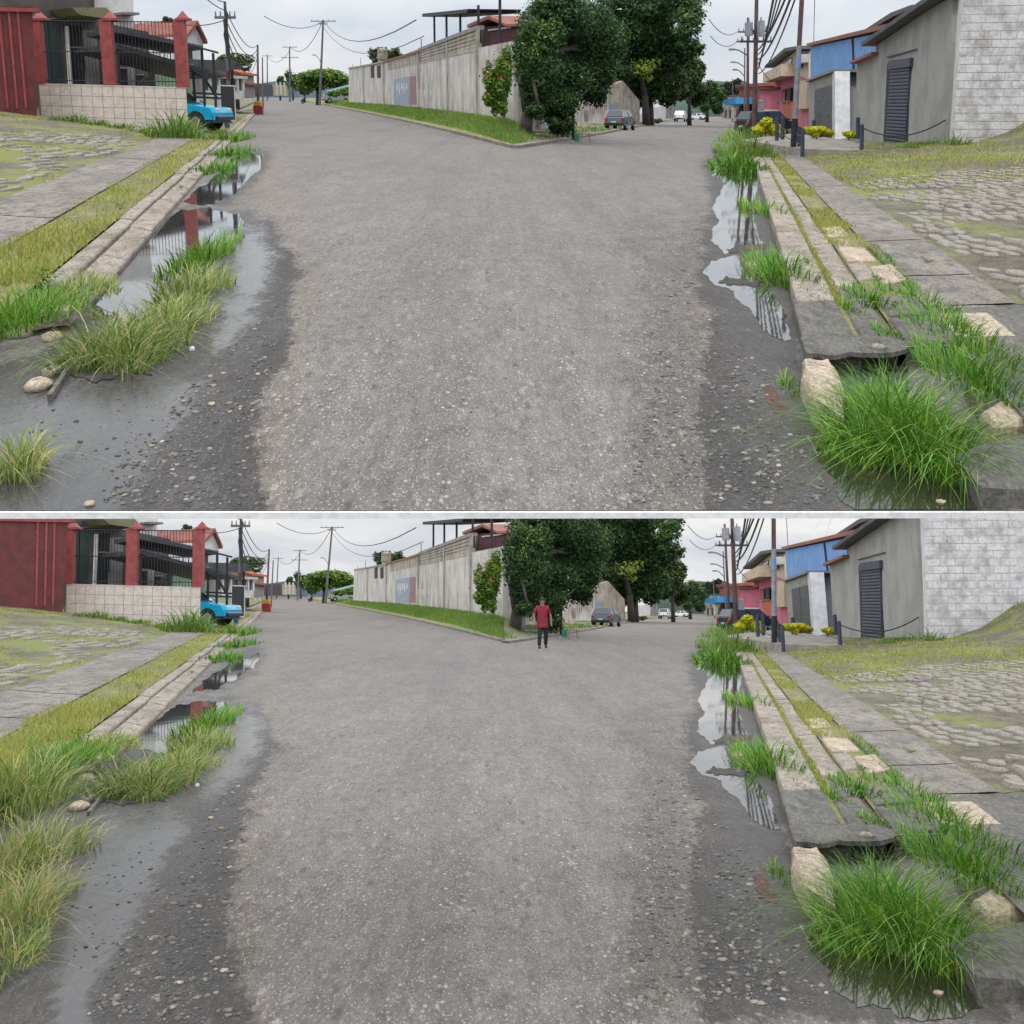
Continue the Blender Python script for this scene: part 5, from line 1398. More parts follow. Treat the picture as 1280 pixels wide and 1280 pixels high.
for (pl, mt, nm) in (([(436, 86), (480, 79), (480, 140), (436, 130)], 'oldwall', 'wall_panel'), ([(480, 78), (524, 66), (524, 146), (480, 140)], 'oldwall', 'wall_panel'),
                     ([(524, 78), (560, 66), (560, 152), (524, 146)], 'oldwall', 'wall_panel'), ([(560, 66), (597, 54), (597, 160), (560, 152)], 'oldwall', 'wall_panel'), ([(597, 60), (642, 51), (642, 165), (597, 160)], 'oldwall', 'wall_panel')):
    m = MB(); LW.poly(m, pl, -.2, 0); m.build(nm, M[mt], lw)
cw_ = LW.px(642, 165); cz0, cz1 = cw_.z, LW.px(642, 51).z
m = MB(); m.hexa([(cw_.x, cw_.y, cz0), (cw_.x + .2, cw_.y, cz0), (cw_.x + 3.2, cw_.y + 22, cz0), (cw_.x + 3.0, cw_.y + 22, cz0), (cw_.x, cw_.y, cz1), (cw_.x + .2, cw_.y, cz1), (cw_.x + 3.2, cw_.y + 22, cz1), (cw_.x + 3.0, cw_.y + 22, cz1)]); m.build('side_panel', M['oldwall'], lw)
m = MB(); LW.poly(m, [(524, 64), (597, 37), (597, 54), (524, 78)], -.2, -.12); m.build('vent_backing', M['voiddark'], lw)
m = MB()
a0, _ = LW.sz(524, 70); a1, _ = LW.sz(597, 50)
for (x0, x1) in ((485, 524), (524, 560), (560, 597)):
    s0, s1 = LW.sz(x0, 70)[0], LW.sz(x1, 70)[0]
    yt = lambda x: 77 - (x - 485) * .36; yb = lambda x: 88 - (x - 485) * .215
    k = max(2, int(abs(s1 - s0) / .55))
    rows = 5
    for i in range(k + 1):
        x = x0 + (x1 - x0) * i / k
        sa, zt_ = LW.sz(x, yt(x)); _, zb_ = LW.sz(x, yb(x))
        LW.box(m, sa - .07, sa + .07, zb_, zt_, -.1, .02)
    for j in range(rows + 1):
        f = j / rows
        p = [LW.px(x0, yt(x0) + (yb(x0) - yt(x0)) * f, -.1), LW.px(x1, yt(x1) + (yb(x1) - yt(x1)) * f, -.1)]
        m.prism([p[0], p[1], p[1] + Vector((0, 0, .1)), p[0] + Vector((0, 0, .1))], LW.n * .115)
m.build('vent_blocks', M['oldblock'], lw, kind='stuff')
for (pa, pb) in (((436, 86), (480, 78.5)), ((480, 78), (524, 65.5))):
    m = MB(); p, q = LW.px(*pa, .1), LW.px(*pb, .1); m.prism([p, q, q - LW.n * .5, p - LW.n * .5], (0, 0, .14)); m.build('coping', M['rooftile' if pa[0] > 470 else 'oldblock'], lw)
m = MB(); p, q = LW.px(524, 64, .06), LW.px(597, 37, .06); m.prism([p, q, q - LW.n * .4, p - LW.n * .4], (0, 0, .2)); m.build('coping', M['greywall'], lw)
for (x, yt, yb) in ((480.5, 79, 129), (524, 65, 135), (560, 52, 140), (597, 38, 145), (455, 84, 125)):
    m = MB(); LW.pbox(m, x - .9, yt, x + .9, yb + 6, -.1, .06); m.build('pilaster', M['oldblock'], lw)
for (x, yt, yb) in ((464, 82, 97), (472, 82, 97)):
    m = MB(); LW.pbox(m, x, yt, x + 4, yb, 0, .04); m.build('opening', M['voiddark'], lw)
m = MB(); LW.pbox(m, 493, 97, 512, 131, 0, .012); m.build('mural', M['mural'], lw)
m = MB(); LW.pbox(m, 512.5, 95, 521, 131, 0, .012); m.build('mural', M['muralred'], lw)
m = MB()
for i, (x, h) in enumerate(((496, 10), (499, 14), (502, 9), (505, 12), (508, 8))): LW.pbox(m, x, 104, x + 1.2, 104 + h, .013, .02); LW.pbox(m, x - .6, 104 + h / 2, x + 1.8, 105.2 + h / 2, .0131, .0202)
for i, x in enumerate((524, 530, 538, 543)): LW.pbox(m, x, 112, x + 1.0, 119 + i % 2 * 2, .001, .014); LW.pbox(m, x, 112 + (i % 3) * 2, x + 3, 113 + (i % 3) * 2, .0012, .0142)
m.build('faded_lettering', M['whitepaint'], lw)
# canopy on posts over the wall
cn_ = thing('canopy', 'dark flat canopy on black posts above the long wall', 'canopy', loc=LW.px(550, 60, -.8))
m = MB(); LW.poly(m, [(519, 17), (574, 11), (572, 16), (519, 21)], -3.5, -.5); m.build('roof', M['blackmetal'], cn_)
for (x, yt, yb) in ((529, 18, 66), (543, 17, 60), (559, 14, 56), (580, 6, 48), (605, -4, 44)):
    m = MB(); p, q = LW.px(x, yb + 8, -.8), LW.px(x, yt, -.8); q.x, q.y = p.x, p.y; m.tube(p, q, .075, n=6); m.build('post', M['blackmetal'], cn_)
for i, (x, yt, yb) in enumerate(((525, 48, 62), (541, 29, 56), (556, 35, 52), (569, 42, 50), (440, 80, 86), (450, 72, 84))):
    p, q = LW.px(x, yb + 2, -.1), LW.px(x, yt, -.1); q.x, q.y = p.x, p.y
    MB().tube(p, q, .03, n=5).build('rebar', M['blackmetal'], lw)
Sh = Wall((592, 60, 86), (645, 60, 80))
shh = thing('house', 'maroon house with clay tile roof behind the long wall', 'house', loc=Sh.px(620, 60))
m = MB(); Sh.poly(m, [(599, 34), (641, 31), (641, 110), (599, 110)], -4, 0); m.build('wall', M['maroon'], shh)
m = MB(); Sh.poly(m, [(594, 31), (621, 19.5), (643, 30), (643, 33), (621, 24), (594, 35)], -4.5, .5); m.build('roof', M['rooftile'], shh)
m = MB(); Sh.poly(m, [(601, 36), (606, 36), (603, 62), (598, 62)], 0, .15); m.build('brace', M['oldblock'], shh)
m = MB(); Sh.pbox(m, 612, 35, 640, 37, 0, .1); m.build('beam', M['whitepaint'], shh)
tree('grey green tree showing above the long wall', [(470, 70, 14, 10, 190), (494, 69, 12, 9, 190), (481, 66, 10, 7, 195)], 1300, .24, 'olive', [(480, 130), (480, 78)], .3, 71)
wt = thing('water_tank', 'pale round water tank above the long wall', 'tank', loc=W(478, 78, 180))
MB().tube(W(478, 74, 180), W(478, 62, 180), .62, .62, 16).build('barrel', M['concrete'], wt)
MB().tube(W(478, 62, 180), W(478, 60, 180), .62, .25, 16).build('lid', M['concrete'], wt)
MB().box(*[v for v in (W(476, 80, 180).x - .3, W(480, 80, 180).x + .3, 179.6, 180.6, W(478, 100, 180).z, W(478, 74, 180).z)]).build('stand', M['oldblock'], wt)
bu = thing('flowering_bush', 'rounded green bush with small red flowers against the long wall', 'bush', loc=G(624, 150))
crown('foliage', lobes_px([(622, 100, 20, 34, 61), (630, 92, 14, 30, 61), (614, 120, 13, 15, 61), (624, 132, 12, 14, 61)], 12, 73), 3400, .095, 'bright', bu, 73)
v, f, s_, t_ = leaf_cloud(lobes_px([(616, 98, 22, 34, 60)], 8, 74), 26, .06, 74)
obj('flowers', np_mesh('flowers', v, f, s_, plain('red_petal', (.45, .05, .03), .5)), bu, kind='stuff')
MB().tube(G(628, 152), W(626, 110, 61), .08, .05, 7).build('stem', M['bark'], bu)
# motorcyclist far up the road
def small_person(label, loc, h, shirt, trousers, rz=0, sit=False):
    return make_person(label, loc, h, shirt, trousers, rz, sit)
SET[0] = None

# ------------------------------------------------------------------ people
def skin_obj(name, verts, edges, radii, mat, parent, root=0, sub=1):
    me = bpy.data.meshes.new(name); me.from_pydata(verts, edges, []); me.materials.append(mat)
    o = obj(name, me, parent)
    md = o.modifiers.new('skin', 'SKIN'); md.use_smooth_shade = True
    for i, r in enumerate(radii):
        r = r if isinstance(r, tuple) else (r, r)
        me.skin_vertices[0].data[i].radius = r
    me.skin_vertices[0].data[root].use_root = True
    sb = o.modifiers.new('sub', 'SUBSURF'); sb.levels = sub; sb.render_levels = sub
    return o
M['skin'] = plain('skin', (0.26, 0.13, 0.08), 0.55)
M['hair'] = plain('dark_hair', (0.012, 0.010, 0.009), 0.7)
def make_person(label, loc, shirt, trousers, rz=0.0, sit=False, shoes=(0.02, 0.02, 0.02), name='person'):
    """1.72 m tall, looking along -y; walking towards the viewer, or sitting astride"""
    t = thing(name, label, 'person')
    if sit:
        hip, kn, an = 0.82, [(-.20, -.38, .80), (.20, -.38, .80)], [(-.20, -.22, .38), (.20, -.22, .38)]
        dz = -0.10; el = [(-.30, -.18, 1.08), (.30, -.18, 1.08)]; wr = [(-.30, -.45, 1.02), (.30, -.45, 1.02)]; pel = (0, .05, hip)
    else:
        hip, kn, an = 0.92, [(-.11, -.10, .50), (.13, .02, .50)], [(-.12, -.06, .09), (.14, .16, .11)]
        dz = 0; el = [(-.29, .06, 1.14), (.29, .05, 1.14)]; wr = [(-.27, -.10, .92), (.29, -.07, .90)]; pel = (0, 0, hip)
    sh_z = 1.42 + dz
    V = [pel, (0, .0, 1.12 + dz), (0, .0, 1.32 + dz), (0, .01, 1.46 + dz), (0, -.01, 1.55 + dz), (0, -.015, 1.63 + dz), (0, -.005, 1.70 + dz)]
    R = [(.15, .11), (.14, .10), (.16, .105), (.055, .055), (.075, .09), (.082, .10), (.05, .06)]
    E = [(0, 1), (1, 2), (2, 3), (3, 4), (4, 5), (5, 6)]
    hands = []
    for s, k in ((-1, 0), (1, 1)):
        b = len(V)
        V += [(s * .17, .01, sh_z), el[k], wr[k]]; R += [.058, .043, .032]; E += [(2, b), (b, b + 1), (b + 1, b + 2)]
        d = (Vector(wr[k]) - Vector(el[k])).normalized(); w_ = Vector(wr[k]); p = w_ + d * .07
        V.append(tuple(p)); R.append((.030, .016)); E.append((b + 2, b + 3))
        sd = Vector((0, 1, 0)).cross(d).normalized() if abs(d.y) < .9 else Vector((1, 0, 0))
        for i, ln in enumerate((.062, .072, .068, .052)):
            q = p + sd * (.024 - .016 * i) * 1.1 + d * ln * .6 ; e2 = q + d * ln * .4 + Vector((0, -.02, -.005))
            j = len(V); V += [tuple(q), tuple(e2)]; R += [.009, .007]; E += [(b + 3, j), (j, j + 1)]
        j = len(V); V += [tuple(w_ + d * .035 + sd * .035), tuple(w_ + d * .07 + sd * .045)]; R += [.010, .008]; E += [(b + 2, j), (j, j + 1)]
    for s, k in ((-1, 0), (1, 1)):
        b = len(V); a = Vector(an[k])
        V += [(s * .10, pel[1], hip - .06), kn[k], tuple(a), (a.x, a.y - .10, a.z - .05), (a.x, a.y - .16, a.z - .055)]; R += [.085, .055, .04, .042, .03]
        E += [(0, b), (b, b + 1), (b + 1, b + 2), (b + 2, b + 3), (b + 3, b + 4)]
    body = skin_obj('body', V, E, R, M['skin'], t)
    # clothing, a little wider than the body
    V2 = [(0, pel[1], hip - .02), (0, 0, 1.12 + dz), (0, 0, 1.30 + dz), (0, .01, 1.43 + dz), (0, pel[1], hip - .14)]; R2 = [(.195, .15), (.18, .135), (.185, .13), (.085, .085), (.19, .15)]; E2 = [(0, 1), (1, 2), (2, 3), (0, 4)]
    for s, k in ((-1, 0), (1, 1)):
        b = len(V2); e_ = Vector(el[k]); s0 = Vector((s * .18, .01, sh_z - .01))
        V2 += [tuple(s0), tuple(s0.lerp(e_, .8))]; R2 += [.078, .068]; E2 += [(2, b), (b, b + 1)]
    skin_obj('shirt', V2, E2, R2, shirt, t)
    V3 = [(0, pel[1], hip + .12), (0, pel[1], hip - .04)]; R3 = [(.17, .13), (.17, .13)]; E3 = [(0, 1)]
    for s, k in ((-1, 0), (1, 1)):
        b = len(V3); a = Vector(an[k])
        V3 += [(s * .10, pel[1], hip - .10), kn[k], (a.x, a.y, a.z - .01)]; R3 += [.105, .078, .066]; E3 += [(1, b), (b, b + 1), (b + 1, b + 2)]
    skin_obj('trousers', V3, E3, R3, trousers, t)
    for k in (0, 1):
        a = Vector(an[k]); MB().blob((a.x, a.y - .07, a.z - .035), .05, .14, .055, 10, 6, flat=-.05).build('shoe', plain('shoe', shoes, .5), t, True)
    MB().blob((0, .012, 1.66 + dz), .092, .112, .095, 12, 8, flat=-.02).build('hair', M['hair'], t, True)
    for s in (-1, 1):
        MB().blob((s * .033, -.105, 1.625 + dz), .012, .008, .008, 8, 5).build('eye', M['hair'], t, True)
        MB().blob((s * .09, .0, 1.615 + dz), .012, .025, .035, 8, 5).build('ear', M['skin'], t, True)
    MB().blob((0, -.118, 1.60 + dz), .014, .022, .026, 8, 5).build('nose', M['skin'], t, True)
    MB().blob((0, -.104, 1.565 + dz), .028, .010, .007, 8, 4).build('mouth', plain('lips', (.20, .07, .06), .5), t, True)
    t.location = loc; t.rotation_euler = (0, 0, rz)
    return t

SET[0] = 'L'
p = W(378, 122, 262); p.z = float(base_z(p.x, p.y))
mc = thing('motorcycle', 'small dark motorcycle coming down the far road', 'motorcycle', loc=p)
for yy in (-.62, .62):
    wh = MB().tube((p.x - .05, p.y + yy, p.z + .3), (p.x + .05, p.y + yy, p.z + .3), .3, n=16).build('wheel', M['tyre'], mc)
    MB().tube((p.x - .06, p.y + yy, p.z + .3), (p.x + .06, p.y + yy, p.z + .3), .17, n=12).build('rim', M['rim'], wh)
MB().bevbox(p.x - .13, p.x + .13, p.y - .3, p.y + .2, p.z + .3, p.z + .72, .05).build('engine', M['blackmetal'], mc)
MB().bevbox(p.x - .12, p.x + .12, p.y - .1, p.y + .75, p.z + .68, p.z + .8, .05).build('seat', M['tyre'], mc)
MB().path([p + Vector((-.35, -.42, 1.0)), p + Vector((0, -.5, .95)), p + Vector((.35, -.42, 1.0))], .02, 6).build('handlebar', M['chrome'], mc)
MB().tube(p + Vector((0, -.62, .3)), p + Vector((0, -.48, .95)), .04, n=6).build('fork', M['chrome'], mc)
MB().blob(p + Vector((0, -.58, .85)), .1, .08, .1, 10, 6).build('headlight', M['lamp'], mc, True)
make_person('person in grey clothes riding the far motorcycle', p + Vector((0, .2, 0)), plain('grey_shirt', (.20, .19, .20), .8), plain('dark_jeans', (.04, .045, .06), .8), 0, True)

# ================================================================== the street with the broken kerb
SET[0] = 'R'
M['cement'] = surf('grey_cement_render', srgb(152, 150, 144), srgb(136, 133, 127), .9, .92, .2, .18, (.16, .15, .14))
M['whiteblock'] = surf('worn_white_block', srgb(206, 202, 202), srgb(166, 161, 158), 3.0, .9, .35, .4, (.24, .22, .21), edge=(.44, .64), grain=14)
M['mortar'] = surf('pale_mortar', srgb(206, 203, 203), srgb(186, 182, 180), 2, .9, .15)
M['shutter'] = surf('blue_grey_shutter', srgb(62, 68, 84), srgb(50, 55, 68), 3, .5, .05)
M['bluewall'] = surf('sky_blue_wall', srgb(108, 150, 198), srgb(92, 134, 186), 1.2, .85, .1, .22, (.2, .28, .36))
M['pink'] = surf('pink_wall', srgb(186, 104, 122), srgb(168, 90, 108), 1.2, .85, .1, .25, (.2, .08, .1))
M['brick'] = surf('far_red_brick', srgb(162, 92, 74), srgb(136, 74, 60), 1.0, .9, .15, .2)
M['beige'] = surf('beige_wall', srgb(188, 170, 146), srgb(166, 148, 126), 1.2, .88, .1, .3)
M['skyblue'] = plain('bright_blue_awning', srgb(40, 140, 196), .6)
M['orangebrick'] = surf('orange_brick', srgb(178, 98, 64), srgb(150, 80, 54), 2, .9, .15)
M['gatedark'] = surf('dark_metal_gate', srgb(70, 72, 80), srgb(58, 60, 68), 2, .5, .05)
M['carsuv'] = plain('charcoal_car_paint', (.035, .038, .045), .25, .3)
M['cargrey'] = plain('blue_grey_car_paint', (.10, .125, .165), .28, .3)
M['carwhite'] = plain('white_car_paint', (.72, .72, .72), .3)
M['galv'] = surf('galvanised_pole', srgb(150, 152, 158), srgb(126, 128, 134), 4, .5, .05, metal=.3)
M['bandblue'] = plain('blue_band', srgb(110, 140, 180), .6)

# white worn block house at the edge
BW = Wall((1191, 176, 41.3), (1300, 160, 40.8))
wh_ = thing('block_house', 'worn white painted block wall of the house on the grass bank', 'house', loc=BW.px(1230, 165))
a0, _ = BW.sz(1191, 160)
m = MB(); BW.box(m, a0, a0 + 4.6, -.2, 5.4, -6, -.012); m.build('wall_core', M['mortar'], wh_)
bw_, bh_ = .42, .215
k = 0
for j in range(22):
    z = .18 + j * bh_; off = 0 if j % 2 else -bw_ / 2
    for i in range(12):
        s0 = max(a0, a0 + off + i * bw_); s1 = min(a0 + 4.6, a0 + off + (i + 1) * bw_)
        if s1 - s0 < .06: continue
        P = BW.pt((s0 + s1) / 2, 0)
        if z + bh_ < float(terr(np.array(P.x), np.array(P.y))): continue
        px_, py_ = proj(P.x, P.y, z + bh_)
        if px_ > 1330 or py_ < -25: continue
        mm = MB(); BW.box(mm, s0 + .009, s1 - .009, z + .009, z + bh_ - .009, -.02, .006 + r_.uniform(-.004, .006)); mm.build('block', M['whiteblock'], wh_)
# grey garage with roller door
GW = Wall((1190, 178, 42), (1069, 172, 57.5))
ga = thing('garage', 'grey cement garage with a dark roller shutter', 'garage', loc=GW.px(1130, 178))
m = MB(); GW.poly(m, [(1190, -5), (1160, 13), (1095, 57), (1095, 69), (1071, 79), (1069, 190), (1190, 196)], -5, 0)
m.build('wall', M['cement'], ga)
def strip_on(wl, pa, pb, th, n0, n1, nm, mt, par):
    m = MB(); p, q = wl.px(*pa, n1), wl.px(*pb, n1)
    m.prism([p, q, q - wl.n * (n1 - n0), p - wl.n * (n1 - n0)], (0, 0, th)); return m.build(nm, M[mt], par)
strip_on(GW, (1196, -11), (1092, 58), .14, -5.2, .45, 'roof', 'slate', ga)
strip_on(GW, (1098, 68.5), (1070, 80), .10, -5.2, .25, 'roof', 'rooftile', ga)
strip_on(GW, (1110, 72), (1147, 62), .03, 0, .06, 'lintel_rail', 'polegrey', ga)
dr = thing('roller_door_dummy', None, None) if False else None
m = MB(); GW.poly(m, [(1110, 80), (1138, 75.5), (1135, 181), (1105, 180)], -.02, .03); dfr = m.build('door_frame', M['blackmetal'], ga)
s0, z0 = GW.sz(1134, 178); s1, _ = GW.sz(1108, 178); _, ztop = GW.sz(1122, 86)
s0, s1 = min(s0, s1), max(s0, s1); nsl = 22
zb = min(z0, GW.sz(1106, 179)[1]); hh_ = (ztop - zb) / nsl
for j in range(nsl):
    m = MB(); zz0 = zb + j * hh_
    P = []
    ring = [(zz0, .035), (zz0 + hh_ * .35, .075), (zz0 + hh_ * .75, .07), (zz0 + hh_ * .95, .035), (zz0 + hh_ * .95, .0), (zz0, .0)]
    m.prism([GW.pt(s0 + .12, z, n) for z, n in ring], GW.u * (s1 - s0 - .24)); m.build('slat', M['shutter'], ga)
m = MB(); GW.box(m, s0 - .05, s1 + .05, ztop, ztop + .28, 0, .12); m.build('shutter_box', M['shutter'], ga)
# second garage with black gate
G1w = Wall((1044, 171, 67), (1010, 160, 84))
g1 = thing('gatehouse', 'grey gateway wall with a tall dark metal gate and white edge', 'gateway', loc=G1w.px(1028, 166))
m = MB(); G1w.poly(m, [(1042, 91), (1011, 103), (1011, 168), (1042, 178)], -3, 0); m.build('wall', M['cement'], g1)
strip_on(G1w, (1044, 90), (1010, 102.5), .12, -3.1, .15, 'coping', 'greywall', g1)
m = MB(); G1w.poly(m, [(1045.5, 89), (1042, 90.5), (1042, 178), (1045.5, 178)], -.6, .06); m.build('white_edge', M['whitepaint'], g1)
for i in range(4):
    x0 = 1019 + i * 5.7; x1 = x0 + 5.4
    for (ya, yb) in ((112 - (x0 - 1019) * .27, 126), (127, 145), (146, 170)):
        m = MB(); G1w.poly(m, [(x0, ya), (x1, ya - 1.2 if ya < 113 else ya), (x1, yb + 1), (x0, yb)], 0, .05 + .02 * (i % 2)); m.build('gate_panel', M['gatedark'], g1)
# counter house between the two
CW = Wall((1043, 165, 74), (1074, 165, 72))
ch = thing('snack_counter', 'orange brick counter with dark window between the garages', 'building', loc=CW.px(1056, 165))
m = MB(); CW.pbox(m, 1040, 104, 1078, 172, -3, 0); m.build('wall', M['greywall'], ch)
m = MB(); CW.pbox(m, 1043, 125, 1068, 143, 0, .06); wn_ = m.build('window', M['glass'], ch)
m = MB(); CW.pbox(m, 1042, 123.5, 1070, 125.5, 0, .12); m.build('lintel', M['blackmetal'], wn_)
m = MB(); CW.pbox(m, 1042, 144, 1070, 166, 0, .05); m.build('brick_front', M['orangebrick'], ch)
m = MB(); CW.pbox(m, 1055, 149, 1063, 160, .05, .2); m.build('meter_box', M['blackmetal'], ch)
m = MB(); CW.poly(m, [(1040, 102), (1074, 102), (1074, 105), (1040, 105)], -3, .6); m.build('roof', M['greywall'], ch)
# blue building
BL_ = Wall((1124, 60, 62), (1013, 62, 96))
bb = thing('blue_building', 'large sky blue walled building above the garages', 'building', loc=BL_.px(1060, 105))
m = MB(); BL_.poly(m, [(1140, 26), (1090, 43), (1013, 58.5), (1013, 175), (1140, 178)], -9, 0); m.build('wall', M['bluewall'], bb)
strip_on(BL_, (1122, 33.5), (1012, 58), .18, -9, .2, 'roof_edge', 'rooftile', bb)
m = MB(); p, q = BL_.px(1067, 48, .06), BL_.px(1069, 100, .06); m.tube(p, q, .05, n=6); m.build('conduit', M['blackmetal'], bb)
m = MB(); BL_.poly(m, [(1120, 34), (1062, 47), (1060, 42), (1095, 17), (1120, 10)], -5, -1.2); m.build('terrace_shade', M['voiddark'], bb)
m = MB(); BL_.poly(m, [(1121, 6), (1096, 16), (1060, 41), (1060, 45), (1098, 21), (1121, 11)], -5, -.6); m.build('terrace_roof', M['slate'], bb)
m = MB(); BL_.poly(m, [(1119, 10), (1160, -8), (1160, 30), (1119, 34)], -5, -1.0); m.build('upper_wall', M['bluewall'], bb)
for x, yt in ((1112, 16), (1096, 22)):
    m = MB(); BL_.pbox(m, x, yt, x + 1.6, 40, -1.1, -.9); m.build('terrace_post', M['maroon'], bb)
for x, y_ in ((1078, 36), (1098, 33)):
    m = MB(); BL_.pbox(m, x, y_ - 4, x + 4, y_ + 3, -1.1, -.7); m.build('terrace_chair', M['whitepaint'], bb)
# pink two-storey house
PW = Wall((1013, 150, 97), (968, 148, 132))
ph = thing('pink_house', 'pink two storey house with beige balcony beside the blue building', 'house', loc=PW.px(990, 150))
m = MB(); PW.poly(m, [(1013, 60), (995, 62), (968, 84), (968, 160), (1013, 165)], -7, 0); m.build('wall', M['pink'], ph)
m = MB(); PW.poly(m, [(1013.5, 64), (996, 64), (970, 86), (970, 102), (998, 93), (1013.5, 100)], 0, .12); m.build('upper_front', M['beige'], ph)
m = MB(); PW.poly(m, [(1014, 57), (994, 60), (967, 82), (967, 85), (995, 64), (1014, 61)], -7, .8); m.build('roof', M['slate'], ph)
m = MB(); PW.poly(m, [(995, 80), (970, 92), (969, 103), (995, 95)], .12, 1.1); m.build('balcony', M['beige'], ph)
for (x0, y0, x1, y1, mt) in ((999, 68, 1006, 84, 'voiddark'), (984, 74, 992, 88, 'glass'), (979, 112, 984, 127, 'glass'), (986, 110, 991, 126, 'voiddark'), (1000, 112, 1009, 132, 'whitepaint')):
    m = MB(); PW.pbox(m, x0, y0, x1, y1, .1, .2); o = m.build('window', M[mt], ph)
    m = MB(); PW.pbox(m, x0 - .5, y1, x1 + .5, y1 + 1, .1, .28); m.build('sill', M['greywall'], o)
m = MB(); PW.pbox(m, 1006, 69, 1013, 79, .12, .6); ac = m.build('air_conditioner', M['whitepaint'], ph)
m = MB(); PW.pbox(m, 1008, 71, 1012, 77, .6, .63); m.build('grille', M['greywall'], ac)
m = MB(); PW.pbox(m, 1003, 101, 1013, 136, .12, .3); m.build('porch_pillar', M['beige'], ph)
m = MB(); PW.poly(m, [(992, 127), (980, 127), (983, 152), (995, 152)], .05, .15); m.build('stair', M['orangebrick'], ph)
PL = Wall((947, 146, 128), (978, 146, 126))
pl = thing('pink_shop', 'low pink shop front with white base beside the transformer poles', 'shop', loc=PL.px(962, 146))
m = MB(); PL.pbox(m, 948, 111, 976, 150, -6, 0); m.build('wall', M['pink'], pl)
m = MB(); PL.pbox(m, 948, 137, 974, 143, 0, .05); m.build('white_base', M['whitepaint'], pl)
m = MB(); PL.pbox(m, 946, 109, 978, 111.5, -6, .3); m.build('coping', M['maroon'], pl)
m = MB(); PL.pbox(m, 962, 97, 965, 110, -2, -1.4); m.build('planter_shrub', M['leafy'] if 'leafy' in M else M['palegreen'], pl)
RB = Wall((921, 145, 165), (955, 145, 152))
rb = thing('brick_shop', 'red brick shop with bright blue awning at the far pavement', 'shop', loc=RB.px(936, 145))
m = MB(); RB.pbox(m, 922, 105, 952, 150, -8, 0); m.build('wall', M['brick'], rb)
m = MB(); RB.pbox(m, 921, 104, 975, 108, -8, .2); m.build('parapet', M['brick'], rb)
m = MB(); RB.poly(m, [(927, 125), (943, 122), (943, 130), (927, 131)], .1, 2.0); m.build('awning', M['skyblue'], rb)
m = MB(); RB.pbox(m, 924, 132, 940, 148, 0, .1); m.build('shop_opening', M['voiddark'], rb)
m = MB(); RB.pbox(m, 935, 131, 938, 146, .1, .3); m.build('blue_post', M['skyblue'], rb)
for i, (x0, x1, yt, Yd, mt, lb) in enumerate(((914, 922, 120, 210, 'beige', 'narrow beige house next to the brick shop'), (908, 915, 126, 270, 'greywall', 'grey house in the far row of houses'), (902, 909, 122, 360, 'concrete', 'pale house at the end of the far row'), (917, 924, 131, 190, 'palegreen', 'small green fronted shop before the brick shop'))):
    wl = Wall((x0, 146, Yd), (x1, 146, Yd * .97)); t = thing('house', lb, 'house', 'far row of houses', loc=wl.px((x0 + x1) / 2, 147))
    m = MB(); wl.pbox(m, x0, yt, x1, 148, -8, 0); m.build('wall', M[mt], t)
    m = MB(); wl.pbox(m, x0 - .5, yt - 1.2, x1 + .5, yt + .4, -8.2, .3); m.build('roof', M['slate'], t)
    m = MB(); wl.pbox(m, x0 + 1.5, yt + 6, x0 + 4, yt + 13, 0, .08); m.build('window', M['glass'], t)
    m = MB(); wl.pbox(m, x1 - 3, 137, x1 - 1, 147, 0, .08); m.build('door', M['voiddark'], t)

# pole group with transformers
tp, tt = utility_pole(943, -14, 166, 84, 'thick brown utility pole carrying two grey transformers', .16, 'polebrown', ((39, .6), (52, .9)), 'poles by the brick shop', xtop=946)
for (x, yt, yb) in ((936, 28, 45), (951, 26, 46)):
    a, b = W(x, yb, 83.6), W(x, yt, 83.6); c_ = MB().tube(a, b, .22, n=14).build('transformer', M['galv'], tp)
    MB().tube(b, b + Vector((0, 0, .2)), .05, .03, 6).build('bushing', M['greywall'], c_)
m = MB(); a, b = W(930, 40, 83.8), W(957, 44, 83.8); m.tube(a, b, .05, n=6); m.build('bracket', M['polebrown'], tp)
m = MB(); c_ = W(951, 132, 83.7); m.bevbox(c_.x - .15, c_.x + .15, c_.y - .15, c_.y + .05, c_.z - .35, c_.z + .3, .03); m.build('meter_box', M['galv'], tp)
q1, qt1 = utility_pole(935, 22, 150, 118, 'brown utility pole just behind the transformer pole', .14, 'polebrown', ((52, .9), (40, .8)), 'poles by the brick shop')
q2, qt2 = utility_pole(931, 60, 148, 150, 'thin pole with two lamp arms behind the transformer pole', .10, 'polegrey', (), 'poles by the brick shop')
street_lamp_arm(q1, W(934, 69, 118), -1.1, .45); street_lamp_arm(q2, W(931, 84, 150), -1.1, .5); street_lamp_arm(q2, W(931, 96, 150), -.9, .7)
q3, qt3 = utility_pole(916, 98, 146, 260, 'small far pole before the wooded hill', .12, 'polegrey', (), 'poles by the brick shop')
for i, (zo, xo, dr_) in enumerate(((0, 985, .3), (-.35, 975, .4), (-.7, 990, .5), (-1.0, 968, .3), (.2, 962, .2), (-1.3, 995, .6))):
    cable(W(948, 62 + 6 * i, 84), W(xo + 12, -40, 40), dr_, ('topmost', 'second', 'third', 'fourth', 'fifth', 'lowest')[i] + ' black cable rising steeply from the transformer pole', .028 if i % 2 else .04, 'cables over the pink houses')
for i, (a, b) in enumerate((((921, 40, 120), (886, 24, 90)), ((921, 52, 120), (888, 45, 100)))):
    cable(W(*a), W(*b), .5, ('upper', 'lower')[i] + ' thin cable from the transformer pole into the trees', .025, 'cables over the pink houses')
cable(W(948, 80, 84), W(972, 100, 126), .4, 'thin cable dropping from the transformer pole to the pink shop', .02, 'cables over the pink houses')
